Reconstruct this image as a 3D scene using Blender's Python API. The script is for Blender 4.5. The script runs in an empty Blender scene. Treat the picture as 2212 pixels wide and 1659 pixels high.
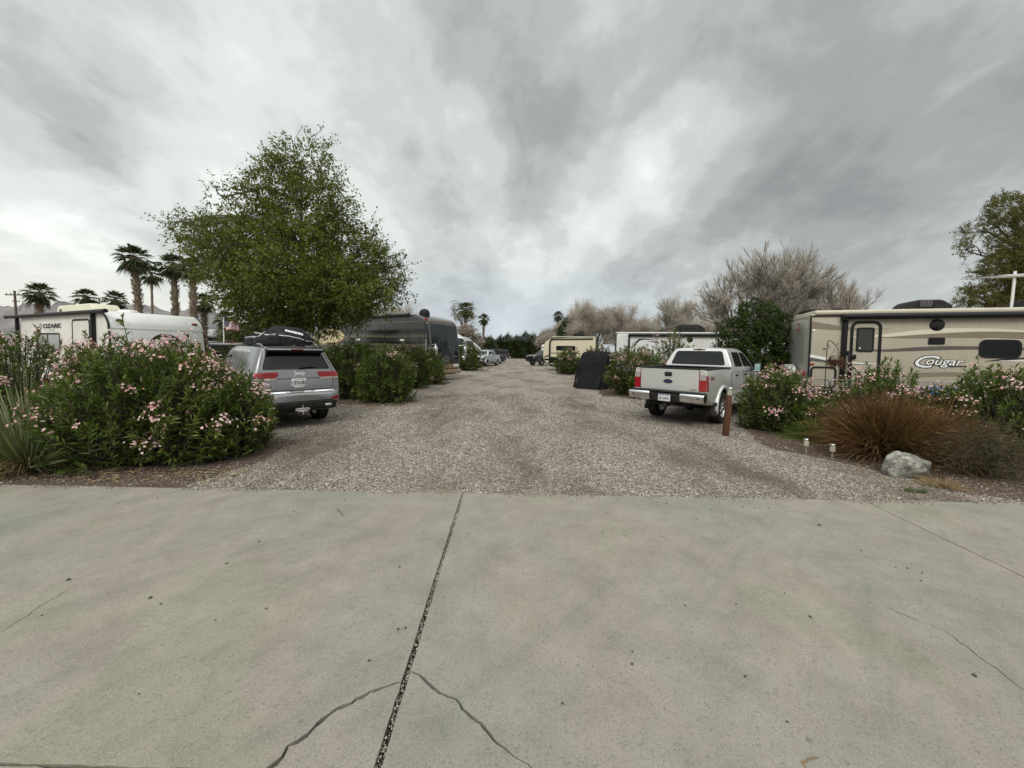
import bpy, bmesh, math, random
import numpy as np
from mathutils import Vector, Matrix, geometry, noise
from mathutils.bvhtree import BVHTree
R = math.radians
SC = bpy.context.scene
COL = SC.collection
rnd = random.Random(7)
rng = np.random.default_rng(11)
# ------------------------------------------------------------------ camera numbers
F_PX, H_CAM, PITCH, ROLL, Y_HOR = 831.0, 1.80, R(2.5), R(0.9), 758.0   # in a 2212 x 1659 picture
PP_Y = Y_HOR + F_PX * math.tan(PITCH)
FW = Vector((0, math.cos(PITCH), -math.sin(PITCH)))
UP0 = Vector((0, math.sin(PITCH), math.cos(PITCH)))
RT = Vector((math.cos(ROLL), 0, 0)) + UP0 * math.sin(ROLL)
UP = UP0 * math.cos(ROLL) - Vector((math.sin(ROLL), 0, 0))
EYE = Vector((0, 0, H_CAM))
def ray(px, py): return FW + RT * ((px - 1106) / F_PX) + UP * ((PP_Y - py) / F_PX)
def at(px, py, Y):
    r = ray(px, py); return EYE + r * (Y / r.y)
def gnd(px, py, z=0.0):
    r = ray(px, py); return EYE + r * ((z - H_CAM) / r.z)
def xg(px, Y):
    """world x of picture column px at depth Y (near the horizon row)"""
    return at(px, Y_HOR + (px - 1106) * math.tan(ROLL), Y).x
# ------------------------------------------------------------------ scene properties
def tag(o, label=None, cat=None, group=None, kind=None):
    if label: o['label'] = label
    if cat: o['category'] = cat
    if group: o['group'] = group
    if kind: o['kind'] = kind
    return o
def empty(name, loc=(0, 0, 0), rz=0.0, label=None, cat=None, group=None):
    o = bpy.data.objects.new(name, None); COL.objects.link(o)
    o.empty_display_size = .2
    o.location = loc; o.rotation_euler = (0, 0, rz)
    return tag(o, label, cat, group)
def link(name, me, parent=None):
    o = bpy.data.objects.new(name, me); COL.objects.link(o)
    if parent is not None: o.parent = parent
    return o
def copy_tree(o, parent=None):
    c = o.copy(); COL.objects.link(c)
    if parent is not None: c.parent = parent
    for ch in o.children: copy_tree(ch, c)
    return c
# ------------------------------------------------------------------ mesh building
class MB:
    def __init__(s): s.v = []; s.f = []; s.m = []
    def add(s, vs, fs, mi=0, M=None):
        b = len(s.v)
        s.v += [tuple(M @ Vector(v)) if M is not None else tuple(v) for v in vs]
        s.f += [tuple(i + b for i in f) for f in fs]; s.m += [mi] * len(fs)
        return s
    def box(s, c, d, mi=0, rot=None, bev=0.0, seg=2):
        bm = bmesh.new(); bmesh.ops.create_cube(bm, size=1.0)
        bmesh.ops.scale(bm, vec=d, verts=bm.verts)
        if bev > 0: bmesh.ops.bevel(bm, geom=list(bm.edges), offset=bev, segments=seg, affect='EDGES', profile=.5)
        M = Matrix.Translation(c)
        if rot is not None: M = M @ rot.to_4x4()
        s.bm(bm, mi, M); return s
    def bm(s, bm, mi=0, M=None):
        bm.verts.index_update()
        s.add([v.co.copy() for v in bm.verts], [[v.index for v in f.verts] for f in bm.faces], mi, M); bm.free(); return s
    def tube(s, pts, rad, n=8, mi=0, cap=True, jit=0.0):
        pts = [Vector(p) for p in pts]; k = len(pts)
        if not hasattr(rad, '__len__'): rad = [rad] * k
        ref = Vector((0.31, 0.17, 0.93)); b = len(s.v)
        for i, p in enumerate(pts):
            t = (pts[min(i + 1, k - 1)] - pts[max(i - 1, 0)])
            t = t.normalized() if t.length > 1e-9 else Vector((0, 0, 1))
            a = t.cross(ref)
            if a.length < .05: a = t.cross(Vector((1, 0, 0)))
            a.normalize(); c = t.cross(a)
            for j in range(n):
                q = 2 * math.pi * j / n
                r = rad[i] * (1 + (rnd.uniform(-jit, jit) if jit else 0))
                s.v.append(tuple(p + a * (math.cos(q) * r) + c * (math.sin(q) * r)))
        for i in range(k - 1):
            for j in range(n):
                s.f.append((b + i * n + j, b + i * n + (j + 1) % n, b + (i + 1) * n + (j + 1) % n, b + (i + 1) * n + j)); s.m.append(mi)
        if cap:
            s.f.append(tuple(b + j for j in range(n))[::-1]); s.m.append(mi)
            s.f.append(tuple(b + (k - 1) * n + j for j in range(n))); s.m.append(mi)
        return s
    def lathe(s, prof, n=32, mi=0, M=None, axis='z'):
        """prof: (radius, height) pairs"""
        vs = []; fs = []
        for r, h in prof:
            for j in range(n):
                q = 2 * math.pi * j / n
                if axis == 'z': vs.append((r * math.cos(q), r * math.sin(q), h))
                else: vs.append((h, r * math.cos(q), r * math.sin(q)))
        for i in range(len(prof) - 1):
            for j in range(n):
                fs.append((i * n + j, i * n + (j + 1) % n, (i + 1) * n + (j + 1) % n, (i + 1) * n + j))
        return s.add(vs, fs, mi, M)
    def prism(s, poly, d0, d1, plane='yz', mi=0, bev=0.0, seg=3, M=None):
        """poly in the named plane, extruded along the remaining axis from d0 to d1"""
        bm = bmesh.new()
        def P3(a, b, d): return {'yz': (d, a, b), 'xz': (a, d, b), 'xy': (a, b, d)}[plane]
        lo = [bm.verts.new(P3(a, b, d0)) for a, b in poly]; hi = [bm.verts.new(P3(a, b, d1)) for a, b in poly]
        n = len(poly)
        bm.faces.new(lo[::-1]); bm.faces.new(hi)
        for i in range(n): bm.faces.new((lo[i], lo[(i + 1) % n], hi[(i + 1) % n], hi[i]))
        bmesh.ops.recalc_face_normals(bm, faces=bm.faces)
        if bev > 0:
            es = [e for e in bm.edges if len(e.link_faces) == 2 and e.calc_face_angle(0) > .5]
            bmesh.ops.bevel(bm, geom=es, offset=bev, segments=seg, affect='EDGES', profile=.5)
        return s.bm(bm, mi, M)
    def mesh(s, name, mats, smooth=None):
        me = bpy.data.meshes.new(name); me.from_pydata(s.v, [], s.f)
        for m in (mats if isinstance(mats, (list, tuple)) else [mats]): me.materials.append(m)
        if any(s.m): me.polygons.foreach_set('material_index', s.m)
        finish(me, smooth); return me
    def build(s, name, mats, parent=None, smooth=None):
        return link(name, s.mesh(name, mats, smooth), parent)
def finish(me, smooth):
    if smooth is not None and len(me.polygons):
        me.polygons.foreach_set('use_smooth', [True] * len(me.polygons))
        if smooth < 179: me.set_sharp_from_angle(angle=R(smooth))
    me.update()
def npmesh(name, V, Fc, mats, mi=None, smooth=False):
    """V (n,3) array, Fc (k,c) array of equal-sized faces"""
    me = bpy.data.meshes.new(name)
    V = np.ascontiguousarray(V, dtype=np.float32); Fc = np.ascontiguousarray(Fc, dtype=np.int32)
    k, c = Fc.shape
    me.vertices.add(len(V)); me.vertices.foreach_set('co', V.ravel())
    me.loops.add(k * c); me.loops.foreach_set('vertex_index', Fc.ravel())
    me.polygons.add(k); me.polygons.foreach_set('loop_start', np.arange(0, k * c, c, dtype=np.int32))
    try: me.polygons.foreach_set('loop_total', np.full(k, c, dtype=np.int32))
    except Exception: pass
    for m in (mats if isinstance(mats, (list, tuple)) else [mats]): me.materials.append(m)
    if mi is not None: me.polygons.foreach_set('material_index', np.ascontiguousarray(mi, dtype=np.int32))
    me.update(calc_edges=True); me.validate()
    if smooth: me.polygons.foreach_set('use_smooth', [True] * len(me.polygons))
    return me
def rounded(pts, r, n=5):
    """round the corners of a closed 2-D polygon"""
    out = []; k = len(pts)
    for i in range(k):
        p0, p1, p2 = Vector(pts[i - 1]), Vector(pts[i]), Vector(pts[(i + 1) % k])
        rr = r[i] if hasattr(r, '__len__') else r
        a = (p0 - p1); b = (p2 - p1)
        d = min(rr, a.length * .48, b.length * .48)
        a = p1 + a.normalized() * d; b = p1 + b.normalized() * d
        for j in range(n + 1):
            t = j / n
            out.append(tuple(a * (1 - t) ** 2 + p1 * 2 * t * (1 - t) + b * t * t))
    return out
def rect(a0, b0, a1, b1): return [(a0, b0), (a1, b0), (a1, b1), (a0, b1)]
def circle(a, b, r, n=24, ry=None): return [(a + r * math.cos(2 * math.pi * i / n), b + (ry or r) * math.sin(2 * math.pi * i / n)) for i in range(n)]
def fill2d(outline, cell, holes=()):
    loops = [outline] + list(holes)
    pts = []; edges = []
    for lp in loops:
        b = len(pts); dense = []
        for i in range(len(lp)):
            p, q = Vector(lp[i]), Vector(lp[(i + 1) % len(lp)])
            m = max(1, int((q - p).length / cell))
            dense += [p.lerp(q, j / m) for j in range(m)]
        pts += dense; edges += [(b + i, b + (i + 1) % len(dense)) for i in range(len(dense))]
    xs = [p[0] for p in outline]; ys = [p[1] for p in outline]
    if cell < max(max(xs) - min(xs), max(ys) - min(ys)):
        x = min(xs) + cell * .5
        while x < max(xs):
            y = min(ys) + cell * .5
            while y < max(ys):
                pts.append(Vector((x + rnd.uniform(-.05, .05) * cell, y))); y += cell
            x += cell
    v, e, f, *_ = geometry.delaunay_2d_cdt(pts, edges, [], 1 if not holes else 2, 1e-6)
    return [tuple(p) for p in v], [tuple(q) for q in f]
class Frame:
    """projects 2-D outlines (a,b) onto a surface: axis '-x','+x','-y','+y','+z' is the outward side"""
    def __init__(s, axis, bvh=None, flat=None, off=.004): s.axis, s.bvh, s.flat, s.off = axis, bvh, flat, off
    def p3(s, a, b, lift=0.0):
        ax = s.axis; sg = -1 if ax[0] == '-' else 1; k = 'xyz'.index(ax[1])
        def mk(d): return Vector({0: (d, a, b), 1: (a, d, b), 2: (a, b, d)}[k])
        n = Vector((0, 0, 0)); n[k] = sg
        if s.bvh is None: return mk(s.flat + sg * (s.off + lift))
        hit = s.bvh.ray_cast(mk(60 * sg), -n)
        if hit[0] is None:
            near = s.bvh.find_nearest(mk(0 if s.flat is None else s.flat))
            p = mk(near[0][k]) if near[0] is not None else mk(0)
            return p + n * (s.off + lift)
        return hit[0] + n * (s.off + lift)
def decal(mb, fr, outline, mi=0, cell=.08, thick=.0, lift=0.0, holes=()):
    """a thin panel lying on the surface of fr, with a real rim"""
    vs, fs = fill2d(outline, cell, holes)
    top = [fr.p3(a, b, lift) for a, b in vs]
    k = 'xyz'.index(fr.axis[1]); sg = -1 if fr.axis[0] == '-' else 1
    n = Vector((0, 0, 0)); n[k] = sg
    F = []
    for f in fs:
        a, b, c = top[f[0]], top[f[1]], top[f[2]]
        F.append(f if (b - a).cross(c - a).dot(n) > 0 else f[::-1])
    mb.add(top, F, mi)
    if thick > 0:
        ec = {}
        for f in F:
            for i in range(len(f)):
                e = (f[i], f[(i + 1) % len(f)]); ec[e] = 1
        rim = [e for e in ec if (e[1], e[0]) not in ec]
        vv = []; ff = []
        for a, b in rim:
            j = len(vv); vv += [top[a], top[b], top[b] - n * thick, top[a] - n * thick]; ff.append((j + 3, j + 2, j + 1, j))
        mb.add(vv, ff, mi)
    return mb
def ribbon(mb, fr, pts, w, mi=0, lift=0.0, step=.08):
    """narrow strip along a 2-D polyline on a surface"""
    dense = []
    for i in range(len(pts) - 1):
        p, q = Vector(pts[i]), Vector(pts[i + 1]); m = max(1, int((q - p).length / step))
        dense += [p.lerp(q, j / m) for j in range(m)]
    dense.append(Vector(pts[-1]))
    vs = []
    for i, p in enumerate(dense):
        t = dense[min(i + 1, len(dense) - 1)] - dense[max(i - 1, 0)]
        nn = Vector((-t.y, t.x)).normalized() * w * .5
        vs += [fr.p3(*(p + nn), lift), fr.p3(*(p - nn), lift)]
    fs = [(2 * i, 2 * i + 1, 2 * i + 3, 2 * i + 2) for i in range(len(dense) - 1)]
    k = 'xyz'.index(fr.axis[1]); sg = -1 if fr.axis[0] == '-' else 1
    if fs:
        a, b, c = vs[fs[0][0]], vs[fs[0][1]], vs[fs[0][2]]
        if ((b - a).cross(c - a))[k] * sg < 0: fs = [f[::-1] for f in fs]
    mb.add(vs, fs, mi); return mb
def text2d(body, size, shear=0.0, bold=0.0, sx=1.0, space=1.0):
    cu = bpy.data.curves.new('lettering', 'FONT'); cu.body = body; cu.size = size; cu.shear = shear; cu.offset = bold
    cu.align_x = 'CENTER'; cu.align_y = 'CENTER'; cu.resolution_u = 3; cu.space_character = space
    ob = bpy.data.objects.new('lettering', cu); COL.objects.link(ob)
    dg = bpy.context.evaluated_depsgraph_get()
    me = bpy.data.meshes.new_from_object(ob.evaluated_get(dg))
    vs = [(v.co.x * sx, v.co.y) for v in me.vertices]; fs = [tuple(p.vertices) for p in me.polygons]
    bpy.data.objects.remove(ob); bpy.data.curves.remove(cu); bpy.data.meshes.remove(me)
    return vs, fs
def letters(mb, fr, body, a, b, size, mi=0, shear=0.0, bold=0.0, sx=1.0, rot=0.0, lift=0.0, flip=1, space=1.0):
    vs, fs = text2d(body, size, shear, bold, sx, space)
    c, s = math.cos(rot), math.sin(rot)
    P = [fr.p3(a + flip * (x * c - y * s), b + x * s + y * c, lift) for x, y in vs]
    k = 'xyz'.index(fr.axis[1]); sg = -1 if fr.axis[0] == '-' else 1
    F = []
    for f in fs:
        q = (P[f[1]] - P[f[0]]).cross(P[f[2]] - P[f[0]])[k] * sg
        F.append(f if q > 0 else f[::-1])
    mb.add(P, F, mi); return mb
def smooth_interp(ts, vals, t):
    """monotone cubic through (ts, vals)"""
    n = len(ts)
    i = max(0, min(n - 2, next((j for j in range(n - 1) if t <= ts[j + 1]), n - 2)))
    d = [(vals[j + 1] - vals[j]) / (ts[j + 1] - ts[j]) for j in range(n - 1)]
    def slope(j):
        if j == 0: return d[0]
        if j == n - 1: return d[-1]
        return 0 if d[j - 1] * d[j] <= 0 else 2 * d[j - 1] * d[j] / (d[j - 1] + d[j])
    h = ts[i + 1] - ts[i]; u = (t - ts[i]) / h
    return (vals[i] * (1 + 2 * u) * (1 - u) ** 2 + slope(i) * h * u * (1 - u) ** 2 + vals[i + 1] * u * u * (3 - 2 * u) + slope(i + 1) * h * u * u * (u - 1))
def loft(stations, long_step=.06, sub=4):
    """stations: (y, [(x,z) half section, bottom centre to top centre]); closed symmetric skin"""
    ys = [s[0] for s in stations]; K = len(stations[0][1])
    samples = []
    for i in range(len(ys) - 1):
        m = max(1, int((ys[i + 1] - ys[i]) / long_step)); samples += [ys[i] + (ys[i + 1] - ys[i]) * j / m for j in range(m)]
    samples.append(ys[-1])
    rings = []
    for y in samples:
        half = [(smooth_interp(ys, [s[1][k][0] for s in stations], y), smooth_interp(ys, [s[1][k][1] for s in stations], y)) for k in range(K)]
        pts = []
        for k in range(K - 1):
            p0 = half[k - 1] if k > 0 else (-half[1][0], half[1][1]); p1, p2 = half[k], half[k + 1]
            p3 = half[k + 2] if k + 2 < K else (-half[K - 2][0], half[K - 2][1])
            for j in range(sub):
                t = j / sub; q = []
                for c in (0, 1):
                    m1 = (p2[c] - p0[c]) * .32; m2 = (p3[c] - p1[c]) * .32
                    q.append(p1[c] * (1 + 2 * t) * (1 - t) ** 2 + m1 * t * (1 - t) ** 2 + p2[c] * t * t * (3 - 2 * t) + m2 * t * t * (t - 1))
                pts.append((max(q[0], 0.0), q[1]))
        pts.append(half[-1])
        full = pts + [(-x, z) for x, z in pts[-2:0:-1]]
        rings.append([(x, y, z) for x, z in full])
    n = len(rings[0]); mb = MB()
    vs = [p for r in rings for p in r]; fs = []
    for i in range(len(rings) - 1):
        for j in range(n): fs.append((i * n + j, (i + 1) * n + j, (i + 1) * n + (j + 1) % n, i * n + (j + 1) % n))
    fs.append(tuple(range(n))); fs.append(tuple((len(rings) - 1) * n + j for j in range(n))[::-1])
    mb.add(vs, fs)
    return mb
def cut(me, cutters, mats):
    """boolean difference of a mesh with a list of cutter MBs"""
    o = link('work', me); cs = []
    for c in cutters:
        cm = c.mesh('work_cutter', mats[-1]); bm = bmesh.new(); bm.from_mesh(cm); bmesh.ops.recalc_face_normals(bm, faces=bm.faces); bm.to_mesh(cm); bm.free()
        co = link('work_cutter', cm); cs.append(co)
        md = o.modifiers.new('b', 'BOOLEAN'); md.operation = 'DIFFERENCE'; md.object = co; md.solver = 'EXACT'
        try: md.material_mode = 'TRANSFER'
        except Exception: pass
    bm = bmesh.new(); bm.from_mesh(me); bmesh.ops.recalc_face_normals(bm, faces=bm.faces); bm.to_mesh(me); bm.free()
    dg = bpy.context.evaluated_depsgraph_get()
    out = bpy.data.meshes.new_from_object(o.evaluated_get(dg))
    for c in cs + [o]: bpy.data.objects.remove(c)
    return out
def bvh_of(me):
    bm = bmesh.new(); bm.from_mesh(me); t = BVHTree.FromBMesh(bm); bm.free(); return t
def mesh_fix(me):
    bm = bmesh.new(); bm.from_mesh(me); bmesh.ops.recalc_face_normals(bm, faces=bm.faces); bm.to_mesh(me); bm.free(); return me
# ------------------------------------------------------------------ materials
MAT = {}
class NT:
    def __init__(s, name):
        s.m = bpy.data.materials.new(name); s.m.use_nodes = True; s.t = s.m.node_tree; s.t.nodes.clear()
        s.out = s.n('ShaderNodeOutputMaterial')
    def n(s, typ, **kw):
        x = s.t.nodes.new(typ)
        for k, v in kw.items():
            if k in x.inputs: x.inputs[k].default_value = v
            else: setattr(x, k, v)
        return x
    def l(s, a, b): s.t.links.new(a, b)
    def bsdf(s, **kw):
        b = s.n('ShaderNodeBsdfPrincipled'); s.l(b.outputs[0], s.out.inputs['Surface'])
        for k, v in kw.items(): b.inputs[k.replace('_', ' ')].default_value = v
        s.b = b; return b
    def coords(s, which='Object', scale=(1, 1, 1)):
        t = s.n('ShaderNodeTexCoord'); m = s.n('ShaderNodeMapping'); m.inputs['Scale'].default_value = scale
        s.l(t.outputs[which], m.inputs['Vector']); return m.outputs[0]
    def noise(s, vec, scale, detail=4, rough=.6):
        x = s.n('ShaderNodeTexNoise'); x.inputs['Scale'].default_value = scale; x.inputs['Detail'].default_value = detail; x.inputs['Roughness'].default_value = rough
        if vec is not None: s.l(vec, x.inputs['Vector'])
        return x.outputs['Fac']
    def ramp(s, fac, stops, interp='LINEAR'):
        r = s.n('ShaderNodeValToRGB'); e = r.color_ramp.elements; r.color_ramp.interpolation = interp
        while len(e) < len(stops): e.new(.5)
        for i, (p, c) in enumerate(stops):
            e[i].position = p; e[i].color = (*c, 1) if len(c) == 3 else c
        s.l(fac, r.inputs[0]); return r.outputs[0]
    def mix(s, fac, a, b, mode='MIX'):
        x = s.n('ShaderNodeMix'); x.data_type = 'RGBA'; x.blend_type = mode
        for sock, v in ((x.inputs[0], fac), (x.inputs[6], a), (x.inputs[7], b)):
            if hasattr(v, 'is_linked'): s.l(v, sock)
            elif hasattr(v, '__len__'): sock.default_value = (*v, 1) if len(v) == 3 else v
            else: sock.default_value = v
        return x.outputs[2]
    def math(s, op, a, b=None, clamp=False):
        x = s.n('ShaderNodeMath'); x.operation = op; x.use_clamp = clamp
        for i, v in enumerate((a, b)):
            if v is None: continue
            if hasattr(v, 'is_linked'): s.l(v, x.inputs[i])
            else: x.inputs[i].default_value = v
        return x.outputs[0]
    def bump(s, h, strength=.3, dist=.02):
        x = s.n('ShaderNodeBump'); x.inputs['Strength'].default_value = strength; x.inputs['Distance'].default_value = dist
        s.l(h, x.inputs['Height']); s.l(x.outputs[0], s.b.inputs['Normal']); return x
g3 = lambda v: (v, v, v)
def plain(key, col, rough=.5, metal=0.0, coat=0.0, dirt=.12, spec=.5, bump=0.0, scale=6.0, dirtcol=None):
    t = NT(key.replace('_', ' ')); b = t.bsdf(Roughness=rough, Metallic=metal, Coat_Weight=coat)
    b.inputs['Specular IOR Level'].default_value = spec
    v = t.coords(); n = t.noise(v, scale, 5, .65)
    dk = dirtcol or tuple(c * .55 for c in col)
    m = t.ramp(n, [(.35, tuple(c for c in col)), (.8, tuple(c * (1 - dirt) + d * dirt for c, d in zip(col, dk)))])
    if key.endswith('_side') or key.endswith('gelcoat') or key == 'siding_dark':
        sn = t.noise(t.coords(scale=(4.5, 4.5, .35)), 2.2, 5, .7); m = t.mix(t.ramp(sn, [(.50, g3(0)), (.76, g3(.34))]), m, dk)
    t.l(m, b.inputs['Base Color'])
    r = t.ramp(n, [(.3, g3(max(0, rough - .04))), (.8, g3(min(1, rough + .12)))]); t.l(r, b.inputs['Roughness'])
    if bump: t.bump(t.noise(v, scale * 6, 3), bump, .01)
    MAT[key] = t.m; return t.m
def paint(key, col, metal=.55, rough=.28, dust=(.30, .26, .21), amt=.35):
    """car paint with dust that gathers low down"""
    t = NT(key.replace('_', ' ')); b = t.bsdf(Roughness=rough, Metallic=metal, Coat_Weight=.7, Coat_Roughness=.06)
    v = t.coords(); n = t.noise(v, 3.5, 6, .7); f = t.noise(v, 260, 2, .5)
    sep = t.n('ShaderNodeSeparateXYZ'); t.l(v, sep.inputs[0])
    low = t.ramp(sep.outputs[2], [(.25, g3(1)), (.95, g3(.12))])
    d = t.math('MULTIPLY', t.math('MULTIPLY', n, low), amt, True)
    base = t.mix(.10, col, t.ramp(f, [(.3, tuple(c * .6 for c in col)), (.7, tuple(min(1, c * 1.3) for c in col))]))
    t.l(t.mix(d, base, dust), b.inputs['Base Color'])
    t.l(t.math('ADD', t.math('MULTIPLY', d, .9), rough, True), b.inputs['Roughness'])
    t.l(t.math('SUBTRACT', metal, d, True), b.inputs['Metallic'])
    MAT[key] = t.m; return t.m
def glassy(key, col, rough=.03):
    t = NT(key.replace('_', ' ')); b = t.bsdf(Roughness=rough, Base_Color=(*col, 1)); b.inputs['Specular IOR Level'].default_value = .45
    v = t.coords(); n = t.noise(v, 5, 5, .7); t.l(t.ramp(n, [(.35, g3(rough)), (.85, g3(rough + .09))]), b.inputs['Roughness'])
    MAT[key] = t.m; return t.m
def leafy(key, cols, rough=.45, trans=.22, hue=True, spec=.24):
    """cols: colour stops picked at random for each leaf"""
    t = NT(key.replace('_', ' ')); b = t.bsdf(Roughness=rough); b.inputs['Specular IOR Level'].default_value = spec
    g = t.n('ShaderNodeNewGeometry')
    k = len(cols); c = t.ramp(g.outputs['Random Per Island'], [(i / max(1, k - 1), cols[i]) for i in range(k)])
    oc = t.coords(); n = t.noise(oc, 1.7, 3); c = t.mix(t.math('MULTIPLY', n, .45), c, tuple(x * .6 for x in cols[0]))
    n2 = t.noise(oc, .85, 3); c = t.mix(t.ramp(n2, [(.50, g3(0)), (.68, g3(.40))]), c, tuple(min(1, x * 1.25) for x in cols[-2]))
    t.l(c, b.inputs['Base Color'])
    if trans > 0:
        tr = t.n('ShaderNodeBsdfTranslucent'); t.l(t.mix(.5, c, (.16, .20, .03)), tr.inputs[0])
        mx = t.n('ShaderNodeMixShader'); mx.inputs[0].default_value = trans
        t.l(b.outputs[0], mx.inputs[1]); t.l(tr.outputs[0], mx.inputs[2]); t.l(mx.outputs[0], t.out.inputs['Surface'])
    MAT[key] = t.m; return t.m
def barky(key, c0, c1, scale=9.0):
    t = NT(key.replace('_', ' ')); b = t.bsdf(Roughness=.9); v = t.coords(scale=(1, 1, .35)); n = t.noise(v, scale, 6, .7)
    t.l(t.ramp(n, [(.3, c0), (.7, c1)]), b.inputs['Base Color']); t.bump(n, .6, .03); MAT[key] = t.m; return t.m
# paints and hard parts
paint('silver_grey_paint', (.20, .20, .202), .6, .27, amt=.08)
paint('pale_silver_paint', (.66, .655, .63), .40, .28, amt=.10)
paint('silver_blue_paint', (.50, .53, .56), .5, .3)
paint('black_paint', (.006, .007, .009), .0, .25, amt=.08)
paint('navy_paint', (.012, .018, .028), .0, .25, amt=.1)
plain('black_plastic', (.008, .008, .009), .6, spec=.18, dirt=.5, dirtcol=(.08, .07, .06))
plain('black_trim', (.008, .008, .009), .45, spec=.3)
plain('grey_plastic', (.13, .13, .13), .6)
plain('underbody', (.010, .010, .010), .95, spec=.1)
plain('rubber', (.012, .011, .011), .9, spec=.2, dirt=.7, dirtcol=(.10, .085, .07), bump=.2, scale=9)
plain('alloy', (.55, .55, .55), .28, 1.0, dirt=.3)
plain('chrome', (.78, .78, .78), .10, 1.0, dirt=.2)
plain('red_lens', (.30, .010, .014), .14, coat=.5)
plain('dark_red_lens', (.20, .01, .01), .18, coat=.5)
plain('clear_lens', (.36, .32, .30), .12, coat=.8)
plain('amber_lens', (.55, .18, .03), .2, coat=.5)
plain('white_gelcoat', (.72, .73, .71), .30, coat=.25, dirt=.22, dirtcol=(.45, .42, .36), scale=1.6)
plain('white_side', (.73, .72, .67), .42, dirt=.35, dirtcol=(.48, .43, .33), scale=1.3)
plain('grey_gelcoat', (.31, .30, .275), .35, coat=.2, dirt=.25, dirtcol=(.30, .28, .24), scale=1.6)
plain('beige_side', (.40, .36, .275), .40, coat=.15, dirt=.22, dirtcol=(.26, .22, .15), scale=1.5)
plain('beige_roof', (.56, .51, .40), .5, dirt=.4, dirtcol=(.36, .31, .22), scale=2)
plain('cream_side', (.62, .55, .40), .42, dirt=.2, scale=1.6)
plain('tan_brown', (.215, .175, .125), .4)
plain('dark_taupe', (.095, .085, .070), .4)
plain('cream_stripe', (.66, .61, .49), .4)
plain('white_stripe', (.75, .74, .71), .35)
plain('letter_white', (.82, .82, .80), .4, dirt=.05)
plain('letter_black', (.012, .012, .014), .4)
plain('letter_grey', (.28, .28, .27), .45)
plain('letter_pale', (.50, .50, .48), .45)
plain('plate_white', (.66, .67, .66), .4, dirt=.1)
plain('plate_red', (.45, .06, .05), .5)
plain('plate_blue', (.09, .15, .35), .5)
plain('emblem_blue', (.02, .03, .07), .25, coat=.5)
plain('brown_red', (.19, .07, .055), .5)
plain('coach_grey', (.046, .047, .045), .10, .1, coat=.6, dirt=.2, scale=1.5)
plain('coach_dark', (.012, .014, .015), .10, .0, coat=.5)
plain('coach_olive', (.125, .118, .082), .12, .1, coat=.6)
plain('coach_cream', (.60, .49, .28), .16, .1, coat=.8)
plain('coach_tan', (.34, .245, .16), .22, .2, coat=.6)
plain('fabric_black', (.009, .009, .010), .8, spec=.18, bump=.5, scale=14, dirt=.6, dirtcol=(.05, .05, .055))
plain('fabric_charcoal', (.0075, .008, .009), .75, spec=.12, bump=.4, scale=10, dirt=.5, dirtcol=(.02, .02, .022))
plain('piping_grey', (.42, .42, .42), .6)
plain('galvanised', (.34, .35, .35), .45, .8, dirt=.3)
plain('blue_plastic', (.018, .085, .26), .4, dirt=.3)
plain('sky_reflection', (.30, .44, .43), .1)  # reflected sky put into the base colour of the mirrors
plain('frosted', (.40, .37, .28), .3)
plain('solar_cell', (.02, .025, .035), .15, coat=.6)
plain('grey_metal', (.45, .45, .43), .4, .7)
plain('roofing_grey', (.36, .36, .35), .6, dirt=.3)
plain('siding_dark', (.05, .045, .04), .8)
plain('cream_ac', (.66, .63, .50), .5, dirt=.35, dirtcol=(.40, .36, .26))
plain('flag_red', (.42, .03, .05), .8); plain('flag_white', (.74, .72, .70), .8); plain('flag_blue', (.03, .04, .12), .8)
plain('pole_wood', (.11, .085, .065), .9, bump=.5)
plain('basket_moss', (.09, .035, .03), .95, bump=.8, scale=20)
plain('dirt_mark', (.10, .055, .035), .95)
plain('dirt_mark2', (.20, .145, .105), .95)
glassy('tint_glass', (.006, .007, .008))
glassy('car_glass', (.014, .016, .017))
glassy('coach_glass', (.010, .016, .018))
glassy('pale_glass', (.24, .26, .25), .08)
glassy('door_glass', (.045, .045, .042), .12)
# timber post
t = NT('stained post timber'); b = t.bsdf(Roughness=.75); v = t.coords(scale=(14, 14, 1.2)); n = t.noise(v, 3, 6, .7)
t.l(t.ramp(n, [(.3, (.030, .011, .005)), (.55, (.092, .034, .013)), (.8, (.16, .066, .026))]), b.inputs['Base Color']); t.bump(n, .4, .01); MAT['post_timber'] = t.m
# boulder
t = NT('boulder stone'); b = t.bsdf(Roughness=.85); v = t.coords(); n = t.noise(v, 8.5, 9, .72); n2 = t.noise(v, 3.2, 4)
geo = t.n('ShaderNodeNewGeometry')
c = t.ramp(n, [(.32, (.045, .045, .042)), (.46, (.15, .145, .13)), (.56, (.34, .325, .285)), (.68, (.56, .54, .48))])
c = t.mix(t.ramp(n2, [(.46, g3(0)), (.56, g3(.75))]), c, (.115, .092, .066)); t.l(c, b.inputs['Base Color'])
vo = t.n('ShaderNodeTexVoronoi'); vo.inputs['Scale'].default_value = 7; t.l(v, vo.inputs['Vector'])
t.bump(t.mix(.5, n, vo.outputs['Distance']), .7, .05); MAT['boulder'] = t.m
# corrugated white siding
t = NT('white horizontal siding'); b = t.bsdf(Roughness=.4); v = t.coords(); sp = t.n('ShaderNodeSeparateXYZ'); t.l(v, sp.inputs[0])
n = t.noise(v, 1.5, 5); t.l(t.ramp(n, [(.4, (.70, .70, .69)), (.8, (.58, .56, .51))]), b.inputs['Base Color']); MAT['siding_white'] = t.m
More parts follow.
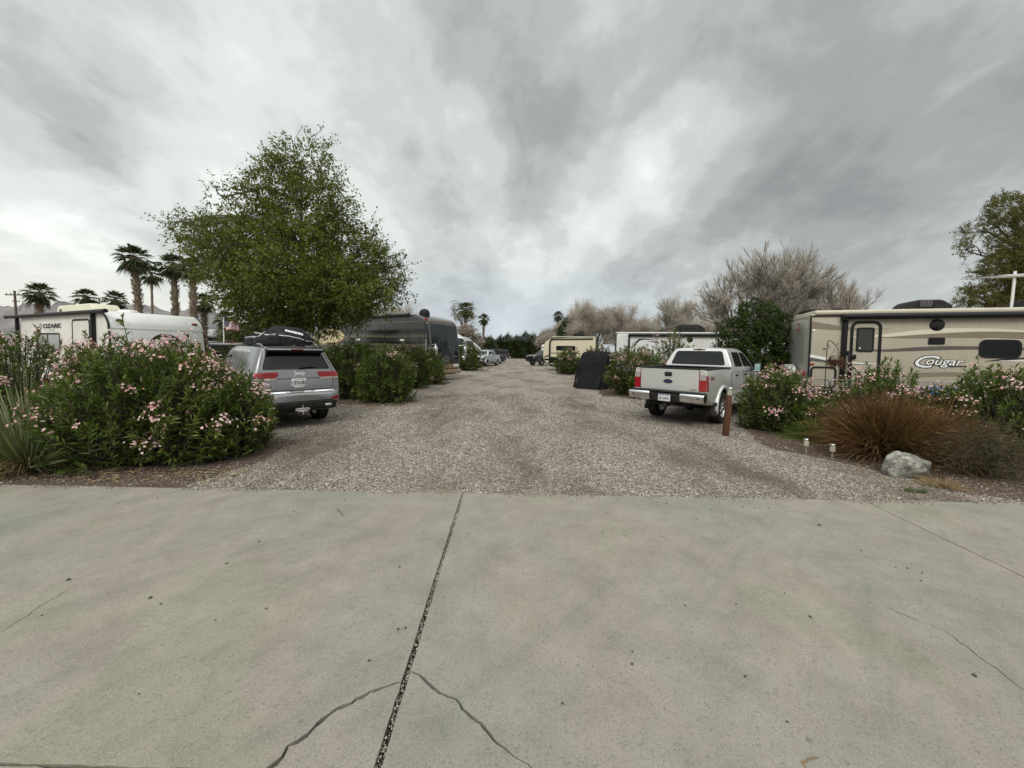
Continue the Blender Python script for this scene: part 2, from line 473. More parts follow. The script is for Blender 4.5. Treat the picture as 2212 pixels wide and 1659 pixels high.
# concrete
t = NT('pavement concrete'); b = t.bsdf(Roughness=.88); b.inputs['Specular IOR Level'].default_value = .3
v = t.coords('Object'); big = t.noise(t.coords('Object', (1.0, .6, 1)), .5, 6, .6); mid = t.noise(v, 2.6, 6, .7); fine = t.noise(v, 105, 3, .85); grit = t.noise(v, 46, 4, .75)
tone = t.ramp(mid, [(.26, (.200, .182, .158)), (.5, (.254, .232, .203)), (.75, (.310, .284, .249))])
tint = t.ramp(big, [(.36, (.86, .93, .88)), (.44, (.97, .98, .96)), (.52, (1.03, 1.0, .975)), (.60, (1.0, 1.0, .88)), (.68, (.97, 1.0, .84))])
c = t.mix(1.0, tone, tint, 'MULTIPLY')
rm = t.n('ShaderNodeMapping'); rm.vector_type = 'TEXTURE'; rm.inputs['Rotation'].default_value = (0, 0, R(47)); rm.inputs['Scale'].default_value = (2.8, .30, 1); t.l(t.n('ShaderNodeTexCoord').outputs['Object'], rm.inputs[0]); rc = rm.outputs[0]
str_ = t.noise(rc, 1.2, 6, .65)
c = t.mix(t.ramp(str_, [(.54, g3(0)), (.72, g3(.42))]), c, (.15, .145, .125))
wm = t.n('ShaderNodeMapping'); wm.vector_type = 'TEXTURE'; wm.inputs['Rotation'].default_value = (0, 0, R(55)); wm.inputs['Scale'].default_value = (1.8, .5, 1); t.l(t.n('ShaderNodeTexCoord').outputs['Object'], wm.inputs[0]); warm = t.noise(wm.outputs[0], 1.1, 5, .7)
c = t.mix(t.ramp(warm, [(.60, g3(0)), (.75, g3(.30))]), c, (.30, .235, .165))
c = t.mix(t.ramp(grit, [(.32, g3(.55)), (.45, g3(0))]), c, (.10, .094, .083))
c = t.mix(t.ramp(fine, [(.30, g3(.75)), (.46, g3(0)), (.58, g3(0)), (.72, g3(.6))]), c, t.ramp(fine, [(.45, (.10, .093, .083)), (.6, (.46, .44, .41))]))
vs = t.n('ShaderNodeTexVoronoi'); vs.inputs['Scale'].default_value = 3.1; t.l(v, vs.inputs['Vector'])
c = t.mix(t.ramp(vs.outputs['Distance'], [(.035, g3(.55)), (.06, g3(0))]), c, (.09, .088, .08))
t.l(c, b.inputs['Base Color']); t.bump(t.mix(.5, fine, grit), .42, .008); MAT['concrete'] = t.m
plain('crack_dark', (.035, .030, .025), .95, spec=.1)
# gravel ground
t = NT('gravel ground'); b = t.bsdf(Roughness=.9); b.inputs['Specular IOR Level'].default_value = .25
v = t.coords('Object'); jit = t.n('ShaderNodeTexNoise'); jit.inputs['Scale'].default_value = 22; t.l(v, jit.inputs['Vector'])
vv = t.n('ShaderNodeVectorMath'); vv.operation = 'MULTIPLY_ADD'; t.l(jit.outputs['Color'], vv.inputs[0]); vv.inputs[1].default_value = (.012, .012, .012); t.l(v, vv.inputs[2])
def stones(scale):
    x = t.n('ShaderNodeTexVoronoi'); x.inputs['Scale'].default_value = scale; t.l(vv.outputs[0], x.inputs['Vector']); return x
s1 = stones(42); s2 = stones(75)
sp1 = t.n('ShaderNodeSeparateColor'); t.l(s1.outputs['Color'], sp1.inputs[0]); sp2 = t.n('ShaderNodeSeparateColor'); t.l(s2.outputs['Color'], sp2.inputs[0])
STONE = [(0, (.066, .055, .045)), (.2, (.152, .128, .105)), (.45, (.258, .220, .182)), (.65, (.320, .272, .226)), (.82, (.418, .370, .317)), (1, (.68, .635, .57))]
c1 = t.ramp(sp1.outputs[0], STONE); c2 = t.ramp(sp2.outputs[1], STONE)
c = t.mix(t.ramp(sp1.outputs[2], [(.45, g3(0)), (.5, g3(1))]), c1, c2)
gap = t.ramp(s1.outputs['Distance'], [(.0, g3(0)), (.62, g3(0)), (.95, g3(.75))])
c = t.mix(gap, c, (.075, .058, .044))  # dirt colour in the gaps, with shade between stones painted in
big = t.noise(v, .16, 4, .6); med = t.noise(t.coords('Object', (.9, .35, 1)), .7, 6, .7)
c = t.mix(t.ramp(med, [(.46, g3(0)), (.64, g3(.75))]), c, (.095, .070, .050))
c = t.mix(t.ramp(big, [(.50, g3(0)), (.66, g3(.30))]), c, (.20, .125, .088))
t.l(c, b.inputs['Base Color'])
h = t.mix(.5, s1.outputs['Distance'], s2.outputs['Distance']); bp = t.bump(h, .75, .03); bp.invert = True; MAT['gravel'] = t.m
# loose stones
t = NT('loose stone'); b = t.bsdf(Roughness=.85); b.inputs['Specular IOR Level'].default_value = .3; g = t.n('ShaderNodeNewGeometry')
t.l(t.mix(t.ramp(t.noise(t.coords('Object', (.9, .35, 1)), .7, 6, .7), [(.46, g3(0)), (.64, g3(.68))]), t.ramp(g.outputs['Random Per Island'], STONE), (.095, .070, .050)), b.inputs['Base Color']); MAT['stone'] = t.m
plain('dark_pebble', (.06, .055, .05), .8)
# bare soil
t = NT('bare soil'); b = t.bsdf(Roughness=.95); v = t.coords('Object'); n = t.noise(v, 4, 7, .75); f = t.noise(v, 60, 3, .7)
c = t.ramp(n, [(.3, (.034, .020, .013)), (.55, (.075, .046, .031)), (.8, (.14, .097, .068))]); c = t.mix(t.ramp(f, [(.55, g3(0)), (.72, g3(.7))]), c, (.28, .22, .17))
t.l(c, b.inputs['Base Color']); t.bump(f, .6, .02); MAT['soil'] = t.m
# hills: distance haze is put into the grey-purple rock colour
t = NT('hazed hill rock'); b = t.bsdf(Roughness=1.0); v = t.coords('Object'); n = t.noise(v, .006, 8, .7)
t.l(t.ramp(n, [(.35, (.135, .128, .135)), (.5, (.20, .188, .185)), (.65, (.265, .245, .235))]), b.inputs['Base Color']); b.inputs['Specular IOR Level'].default_value = 0; MAT['hill'] = t.m
# leaves
leafy('oleander_leaf', [(.030, .062, .009), (.064, .118, .016), (.098, .162, .024), (.155, .225, .044), (.195, .21, .055), (.045, .09, .012)], .40, .25)
leafy('oleander_leaf_dry', [(.050, .085, .012), (.085, .130, .020), (.125, .150, .028), (.18, .125, .04), (.095, .15, .024), (.06, .10, .016)], .45, .2)
leafy('tree_leaf', [(.070, .100, .010), (.105, .140, .015), (.150, .180, .022), (.21, .215, .035), (.09, .12, .012)], .45, .36)
leafy('dark_leaf', [(.014, .032, .005), (.022, .048, .006), (.036, .068, .008), (.075, .105, .012)], .5, .05, True, .06)
leafy('citrus_leaf', [(.045, .068, .012), (.070, .095, .018), (.10, .12, .028)], .4, .25)
leafy('hedge_leaf', [(.022, .038, .010), (.034, .055, .014), (.050, .072, .022), (.09, .095, .05)], .45, .12)
leafy('olive_leaf', [(.095, .100, .020), (.145, .138, .030), (.19, .165, .040), (.11, .09, .03)], .5, .25)
leafy('dry_leaf', [(.34, .285, .235), (.41, .35, .295), (.46, .40, .34), (.29, .235, .19)], .7, .15)
leafy('blossom', [(.60, .25, .26), (.70, .36, .36), (.80, .54, .52), (.84, .68, .64), (.74, .42, .42)], .6, .18)
leafy('bud', [(.40, .09, .07), (.50, .15, .11), (.35, .10, .06)], .6, .1)
leafy('palm_leaf', [(.035, .050, .020), (.050, .068, .026), (.075, .088, .038)], .5, .15)
leafy('palm_dry', [(.14, .095, .055), (.19, .135, .08), (.10, .07, .045)], .8, .1)
leafy('spoon_leaf', [(.105, .145, .060), (.15, .19, .085), (.21, .24, .125), (.27, .27, .16)], .45, .15)
leafy('straw_dark', [(.22, .13, .06), (.30, .20, .095), (.15, .075, .035), (.38, .27, .14)], .7, .1)
leafy('straw', [(.30, .21, .10), (.40, .30, .16), (.22, .14, .07), (.46, .37, .22)], .7, .15)
leafy('fountain_blade', [(.050, .016, .010), (.095, .036, .018), (.16, .070, .030), (.25, .130, .050), (.060, .020, .013), (.38, .25, .10)], .6, .2)
leafy('dry_twig', [(.075, .055, .038), (.110, .078, .050), (.16, .12, .08), (.055, .045, .028)], .8, .1)
leafy('shrub_leaf', [(.070, .060, .030), (.095, .075, .040), (.060, .068, .028), (.12, .085, .050)], .7, .15)
leafy('tamarisk_twig', [(.44, .39, .335), (.53, .475, .415), (.60, .545, .48), (.36, .315, .27)], .8, .1)
leafy('green_weed', [(.05, .095, .022), (.085, .14, .035), (.12, .13, .05)], .5, .2)
barky('bark', (.055, .045, .036), (.16, .135, .11)); barky('grey_bark', (.050, .043, .038), (.13, .112, .098)); barky('palm_bark', (.085, .060, .042), (.24, .18, .125), 5)
barky('stem_bark', (.035, .032, .020), (.085, .075, .05))
# ------------------------------------------------------------------ vehicle helpers
class Local:
    """vehicle frame: x right, y forward, origin on the ground"""
    def __init__(s, x, y, a): s.loc = Vector((x, y, 0)); s.a = a; s.M = Matrix.Translation(s.loc) @ Matrix.Rotation(a, 4, 'Z'); s.I = s.M.inverted()
    def pick(s, px, py, axis, val):
        o = s.I @ EYE; d = (s.I.to_3x3() @ ray(px, py)); k = 'xyz'.index(axis)
        return o + d * ((val - o[k]) / d[k])
def zoom(x0, y0, s): return lambda x, y: (x0 + x * s, y0 + y * s)
z1 = zoom(0, 493.8, .24802); z3 = zoom(384.0, 658.3, .19838); z4 = zoom(658.3, 630.9, .17361)
z5 = zoom(932.6, 630.9, .18601); z6 = zoom(1261.8, 658.3, .18194); z7 = zoom(1645.8, 603.5, .25595)
def wheel(parent, x, y, r, w, rim_r, side, spokes=5, rim='alloy', lod=0):
    n = 40 if not lod else 20
    mb = MB(); h = side * w / 2
    prof = [(0.02, h * .55), (rim_r * .22, h * .58), (rim_r * .26, h * .38), (rim_r * .8, h * .2), (rim_r * .97, h * .75), (rim_r * 1.02, h * .95), (rim_r * 1.03, -h * .9), (rim_r * .3, -h * .7)]
    mb.lathe(prof, n, 0, None, 'x')
    for k in range(spokes):
        q = 2 * math.pi * k / spokes + .3
        rot = Matrix.Rotation(q, 4, 'X')
        mb.box((h * .62, 0, rim_r * .58), (.035, rim_r * .30, rim_r * .84), 0, None, .012)
        m = len(mb.v) - 1
        # rotate the last spoke into place
        cnt = 0
        for j in range(len(mb.v) - 1, -1, -1):
            if cnt >= spoke_verts(): break
            mb.v[j] = tuple(rot @ Vector(mb.v[j])); cnt += 1
    o = mb.build('wheel', MAT[rim], parent, 40); o.location = (x, y, r)
    tb = MB()
    pr = [(rim_r, w * .42), (rim_r * 1.05, w * .47), (r * .86, w * .52), (r * .95, w * .49), (r * .985, w * .42), (r, w * .30), (r, w * .10), (r * .985, w * .08), (r * .985, -w * .08), (r, -w * .10), (r, -w * .30), (r * .985, -w * .42), (r * .95, -w * .49), (r * .86, -w * .52), (rim_r, -w * .42), (rim_r * .5, -w * .35)]
    tb.lathe(pr, n, 0, None, 'x')
    if not lod:
        for k in range(44):
            q = 2 * math.pi * k / 44; rot = Matrix.Rotation(q, 3, 'X')
            for sx in (-1, 1):
                c = rot @ Vector((sx * w * .36, 0, r * .988)); tb.box(c, (w * .2, .026, .018), 0, rot)
    tb.build('tyre', MAT['rubber'], o, 40)
    return o
def spoke_verts():
    if not hasattr(spoke_verts, 'n'):
        q = MB(); q.box((0, 0, 0), (1, 1, 1), 0, None, .012); spoke_verts.n = len(q.v)
    return spoke_verts.n
def arch_cutter(y, r, side, x0, x1, z):
    c = MB(); a = [(y + r * math.cos(q), z + r * math.sin(q)) for q in [2 * math.pi * i / 36 for i in range(36)]]
    c.prism(a, x0 * side, x1 * side, 'yz'); return c
def sided(pts, sx): return [(p[0] * sx, p[1]) for p in pts]
# ------------------------------------------------------------------ the grey SUV
def make_suv():
    x, y, a = SUV.loc.x, SUV.loc.y, SUV.a
    t = empty('sport_utility_car', (x, y, 0), a, 'grey mid-size SUV seen from behind, parked beside pink-flowering bushes, cargo bag on its roof', 'car'); t.scale = (.95, 1, 1.06)
    lo = [(0, .34), (.82, .34), (.925, .44), (.96, .62)]
    st = [(0.00, [(0, .42), (.60, .42), (.74, .47), (.77, .56), (.75, .64), (.72, .67), (.66, .685), (.5, .69), (0, .70)]),
          (0.04, [(0, .38), (.76, .38), (.86, .46), (.89, .58), (.87, .67), (.84, .70), (.76, .72), (.5, .725), (0, .735)]),
          (0.11, [(0, .35), (.82, .35), (.92, .45), (.95, .60), (.93, .71), (.90, .745), (.8, .76), (.5, .77), (0, .78)]),
          (0.145, lo + [(.95, .92), (.92, 1.12), (.80, 1.17), (.5, 1.19), (0, 1.205)]),
          (0.20, lo + [(.962, 1.0), (.935, 1.14), (.80, 1.25), (.58, 1.275), (0, 1.285)]),
          (0.45, lo + [(.968, 1.03), (.945, 1.16), (.72, 1.60), (.59, 1.665), (0, 1.69)]),
          (0.60, lo + [(.97, 1.03), (.945, 1.16), (.725, 1.635), (.60, 1.70), (0, 1.725)]),
          (1.2, lo + [(.97, 1.03), (.945, 1.15), (.725, 1.655), (.60, 1.725), (0, 1.75)]),
          (2.2, lo + [(.97, 1.02), (.945, 1.14), (.725, 1.66), (.60, 1.73), (0, 1.755)]),
          (2.85, lo + [(.97, 1.0), (.945, 1.12), (.71, 1.62), (.58, 1.69), (0, 1.715)]),
          (3.55, lo + [(.965, .98), (.935, 1.08), (.80, 1.13), (.60, 1.15), (0, 1.17)]),
          (4.45, [(0, .34), (.80, .34), (.90, .44), (.93, .60), (.92, .90), (.88, .98), (.72, 1.03), (.5, 1.05), (0, 1.07)]),
          (4.74, [(0, .36), (.62, .36), (.72, .44), (.76, .58), (.76, .80), (.73, .88), (.6, .93), (.4, .95), (0, .96)]),
          (4.82, [(0, .46), (.45, .46), (.5, .5), (.52, .6), (.52, .7), (.5, .75), (.4, .78), (.3, .79), (0, .79)])]
    body = loft(st, .05, 5).mesh('body', [MAT['silver_grey_paint'], MAT['underbody']])
    ra, fa = .99, 3.90
    body = cut(body, [arch_cutter(yy, .425, s, .62, 1.2, .39) for yy in (ra, fa) for s in (1, -1)], [MAT['silver_grey_paint'], MAT['underbody']])
    finish(body, 38); bv = bvh_of(body)
    o = link('body', body, t)
    rear = Frame('-y', bv, 0.1, .004); L = Frame('-x', bv, -.9, .004); Rt = Frame('+x', bv, .9, .004)
    # rear screen, hatch lines, bumper pieces
    g = MB(); decal(g, rear, rounded([(-.745, 1.235), (.745, 1.235), (.60, 1.60), (-.60, 1.60)], .05), 0, .06, .01); g.build('rear_window', MAT['tint_glass'], t, 30)
    sp = MB(); sp.prism([(.50, 1.715), (.22, 1.665), (.20, 1.64), (.50, 1.66)], -.60, .60, 'yz', 0, .012); spo = sp.build('spoiler', MAT['silver_grey_paint'], t, 40)
    su = MB(); su.prism([(.55, 1.655), (.215, 1.638), (.25, 1.585), (.36, 1.575), (.60, 1.60)], -.62, .62, 'yz', 0, .02); su.build('spoiler_underside', MAT['black_trim'], spo, 40)
    bl = MB(); bl.box((0, .197, 1.652), (.26, .012, .022), 0, None, .004); bl.build('brake_light', MAT['dark_red_lens'], spo, 40)
    sl = MB()
    for pts in ([(-.80, 1.225), (-.79, .80), (.79, .80), (.80, 1.225)], [(-.80, 1.225), (-.66, 1.62)], [(.80, 1.225), (.66, 1.62)]): ribbon(sl, rear, pts, .012)
    ribbon(sl, rear, [(-.79, 1.045), (.79, 1.045)], .012)
    sl.build('panel_gap', MAT['black_trim'], o, 60)
    for sx in (-1, 1):
        tl = MB(); decal(tl, rear, rounded(sided([(.43, 1.185), (.905, 1.175), (.925, 1.07), (.47, 1.065)], sx), .03), 0, .05, .03, .014); lamp = tl.build('tail_light', MAT['red_lens'], t, 40)
        cl = MB(); decal(cl, rear, rounded(sided([(.44, 1.062), (.925, 1.066), (.915, 1.022), (.50, 1.015)], sx), .015), 0, .05, .03, .012); cl.build('reversing_lens', MAT['clear_lens'], lamp, 40)
        dv = MB(); ribbon(dv, rear, sided([(.80, 1.21), (.805, .99)], sx), .010, 0, .019); ribbon(dv, rear, sided([(.42, 1.13), (.92, 1.13)], sx), .008, 0, .017); dv.build('lens_divider', MAT['dark_red_lens'], lamp, 40)
        rf = MB(); decal(rf, rear, rounded(sided([(.70, .62), (.90, .64), (.90, .57), (.71, .56)], sx), .015), 0, .05, .02, .008); rf.build('reflector', MAT['dark_red_lens'], t, 40)
        ex = MB(); ex.box((.62 * sx, .02, .455), (.17, .10, .065), 0, None, .02); ex.build('exhaust_tip', MAT['chrome'], t, 40)
    cs = MB(); ribbon(cs, rear, [(-.80, .765), (.80, .765)], .028, 0, .012); ribbon(cs, Frame('+z', bv, 1, .004), [(-.80, .075), (.80, .075)], .03, 0, .006); cs.build('chrome_strip', MAT['chrome'], t, 60)
    bb = MB(); decal(bb, rear, rounded([(-.86, .535), (.86, .535), (.80, .37), (-.80, .37)], .03), 0, .06, .03, .012); decal(bb, rear, rounded([(-.74, .57), (.74, .57), (.74, .548), (-.74, .548)], .008), 0, .06, .03, .010)
    bb.build('lower_bumper', MAT['black_plastic'], t, 40)
    pl = MB(); pl.box((0, .118, .965), (.315, .012, .162), 0, None, .003); plate = pl.build('licence_plate', MAT['plate_white'], t, 30)
    fp = Frame('-y', None, .112, .0015); lt = MB(); letters(lt, fp, 'CEY6182', 0, .955, .098, 0, 0, .0025, .78, 0, .001); lt.build('plate_number', MAT['letter_black'], plate)
    l2 = MB(); letters(l2, fp, 'Washington', -.03, 1.028, .034, 0, 0, 0, 1, 0, .001); l2.build('plate_heading', MAT['plate_red'], plate)
    l3 = MB(); l3.box((.085, .1115, 1.028), (.06, .003, .018)); l3.build('plate_sticker', MAT['letter_grey'], plate)
    lt = MB(); letters(lt, rear, 'Jeep', .02, 1.155, .125, 0, 0, .001, 1.1, 0, .010); lt.build('badge', MAT['letter_white'], t)
    hd = MB(); hd.box((0, .125, .86), (.22, .02, .045), 0, None, .01); hd.build('hatch_handle', MAT['chrome'], t, 40)
    wp = MB(); wp.tube([rear.p3(.02, 1.262, .03), rear.p3(.2, 1.285, .03), rear.p3(.42, 1.275, .02)], [.022, .016, .006], 8); wp.build('rear_wiper', MAT['black_plastic'], t, 60)
    # tow hitch
    h = MB(); h.box((0, .02, .40), (.08, .22, .07), 0, None, .01); h.tube([(-.13, -.07, .40), (.13, -.07, .40)], .018, 10); h.box((0, -.08, .42), (.26, .03, .035), 0, None, .008); h.box((0, -.08, .37), (.20, .03, .03), 0, None, .008)
    h.tube([(0, -.09, .44), (0, -.09, .50)], .022, 12); h.tube([(0, -.08, .36), (0, -.08, .30)], .03, 10)
    for sx in (-1, 1): h.tube([(.13 * sx, -.10, .41), (.13 * sx, -.05, .41)], .032, 12)
    h.build('tow_hitch', MAT['chrome'], t, 40)
    # side glass
    for fr, sx in ((L, -1), (Rt, 1)):
        for nm, poly in (('quarter_window', [(.62, 1.20), (1.36, 1.185), (1.36, 1.59), (.92, 1.575)]), ('rear_door_window', [(1.42, 1.185), (2.28, 1.175), (2.28, 1.60), (1.42, 1.59)]), ('front_door_window', [(2.36, 1.175), (3.20, 1.165), (2.80, 1.56), (2.36, 1.585)])):
            g = MB(); decal(g, fr, rounded(poly, .05, 4), 0, .13, .01, .002); g.build(nm, MAT['car_glass'], t, 30)
        tr = MB()
        ribbon(tr, fr, [(.56, 1.165), (3.40, 1.145)], .035, 0, .008); ribbon(tr, fr, [(.60, 1.20), (.90, 1.60), (1.4, 1.625), (2.4, 1.63), (2.9, 1.60), (3.35, 1.17)], .022, 0, .006)
        tr.build('window_trim', MAT['chrome'], t, 60)
        gp = MB(); ribbon(gp, fr, [(1.40, 1.15), (1.38, .75), (1.55, .48)], .012); ribbon(gp, fr, [(2.32, 1.15), (2.30, .46)], .012); ribbon(gp, fr, [(3.36, 1.12), (3.40, .46)], .012); ribbon(gp, fr, [(1.45, .47), (3.4, .46)], .05, 0, .004)
        gp.build('door_gap', MAT['black_trim'], o, 60)
        for yy in (1.60, 2.50):
            dh = MB(); dh.box(fr.p3(yy, 1.02, .02), (.035, .20, .035), 0, None, .012); dh.build('door_handle', MAT['chrome'], t, 40)
        mr = MB(); mr.box((1.06 * sx, 3.10, 1.20), (.20, .14, .17), 0, None, .05); mr.tube([(.92 * sx, 3.12, 1.13), (1.02 * sx, 3.12, 1.16)], .03, 8); mr.build('side_mirror', MAT['black_plastic'], t, 40)
        rl = MB(); zz = lambda q: 1.745 if .9 < q < 2.9 else 1.70
        rl.tube([(.58 * sx, .62, 1.70), (.575 * sx, .85, 1.755), (.575 * sx, 2.0, 1.785), (.575 * sx, 2.7, 1.755), (.57 * sx, 2.9, 1.69)], .022, 8); rl.build('roof_rail', MAT['silver_grey_paint'], t, 60)
        for yy in (ra, fa): wheel(t, .80 * sx, yy, .375, .25, .24, sx)
    fd = MB(); decal(fd, L, circle(.70, 1.0, .095, 28), 0, .05, .0, .003); fd.build('fuel_door', MAT['black_trim'], t, 40)
    op = MB(); p = L.p3(.60, 1.0, .05); op.lathe([(0.0, 0.0), (.085, .0), (.09, .008), (.085, .016), (0, .016)], 24, 0, Matrix.Translation(p + Vector((-.06, -.05, 0))) @ Matrix.Rotation(R(62), 4, 'Z') @ Matrix.Rotation(R(90), 4, 'Y')); op.build('fuel_flap', MAT['silver_grey_paint'], t, 40)
    ub = MB(); ub.box((0, 2.4, .36), (1.5, 4.1, .12)); ub.tube([(-.7, .99, .34), (.7, .99, .34)], .06, 10); ub.build('undercarriage', MAT['underbody'], t)
    ws = MB(); decal(ws, Frame('+z', bv, 1.5, .004), rounded([(-.62, 2.98), (.62, 2.98), (.72, 3.48), (-.72, 3.48)], .06), 0, .08, .0); ws.build('windscreen', MAT['car_glass'], t, 30)
    # roof bag: soft, sagging, strapped
    zr = 1.755
    b = bag_mesh(); bo = link('roof_cargo_bag', b)
    bo.location = SUV.M @ Vector((.04, 1.65, zr * 1.06)); bo.rotation_euler = (0, 0, a)
    tag(bo, 'lumpy black soft cargo bag with grey piping strapped on the grey SUV roof', 'cargo bag')
    bvb = bvh_of(b); br = Frame('-y', bvb, 0, .006); bl_ = Frame('-x', bvb, 0, .006); bt = Frame('+z', bvb, .3, .005)
    pp = MB(); ribbon(pp, br, [(-.50, .29), (-.38, .24), (-.30, .225), (0, .21), (.25, .15), (.32, .12)], .022); ribbon(pp, br, [(.35, .105), (.52, .10)], .02)
    ribbon(pp, bl_, [(-.75, .26), (-.3, .17), (.3, .20), (.75, .16)], .022); ribbon(pp, bl_, [(-.45, .06), (-.4, .2), (-.1, .33)], .018)
    pp.build('piping', MAT['piping_grey'], bo, 60)
    st_ = MB(); ribbon(st_, br, [(-.20, .02), (-.22, .36)], .04); ribbon(st_, br, [(.34, .02), (.30, .40)], .04); ribbon(st_, bl_, [(-.2, .02), (-.2, .36)], .04); ribbon(st_, bl_, [(.5, .02), (.5, .36)], .04); st_.build('strap', MAT['fabric_charcoal'], bo, 60)
    lt = MB(); letters(lt, br, 'KANGORA', .14, .30, .070, 0, .2, .004, 1.05, R(-14), .004); lt.build('lettering', MAT['letter_white'], bo)
    return t
def bag_mesh():
    n, m = 64, 28; vs = []; fs = []
    hx, hy, hz = .62, .85, .45
    for i in range(m + 1):
        ph = i / m; zc = math.sin(ph * math.pi / 2)
        for j in range(n):
            th = 2 * math.pi * j / n
            c, s = math.cos(th), math.sin(th); e = .35
            sx = math.copysign(abs(c) ** e, c); sy = math.copysign(abs(s) ** e, s)
            rr = (1 - ph ** 5.0) * (1 - .08 * ph) + .0
            xx, yy = sx * hx * rr, sy * hy * rr; zz = hz * (ph ** .75)
            q = Vector((xx * 3.1, yy * 2.3, zz * 4))
            top = .30 + .50 * (1 - abs((xx - .14) / .62) ** 1.8) * (1 - .35 * abs(yy / .8) ** 3) + .28 * noise.noise(q * .9)
            zz *= max(.35, min(1.25, .35 + top * .9))
            w = .020 * noise.noise(q * 2.6) + .013 * noise.noise(Vector((xx * 9, yy * 9, zz * 22))) + .012 * abs(noise.noise(Vector((xx * 4 + zz * 14, yy * 5, 3))))
            d = Vector((sx, sy, .6)).normalized() * w
            vs.append((xx + d.x, yy + d.y, zz + d.z * min(1, ph * 4)))
    for i in range(m):
        for j in range(n): fs.append((i * n + j, i * n + (j + 1) % n, (i + 1) * n + (j + 1) % n, (i + 1) * n + j))
    fs.append(tuple(range(n))[::-1]); fs.append(tuple(m * n + j for j in range(n)))
    mb = MB(); mb.add(vs, fs); return mb.mesh('roof_cargo_bag', MAT['fabric_black'], 50)
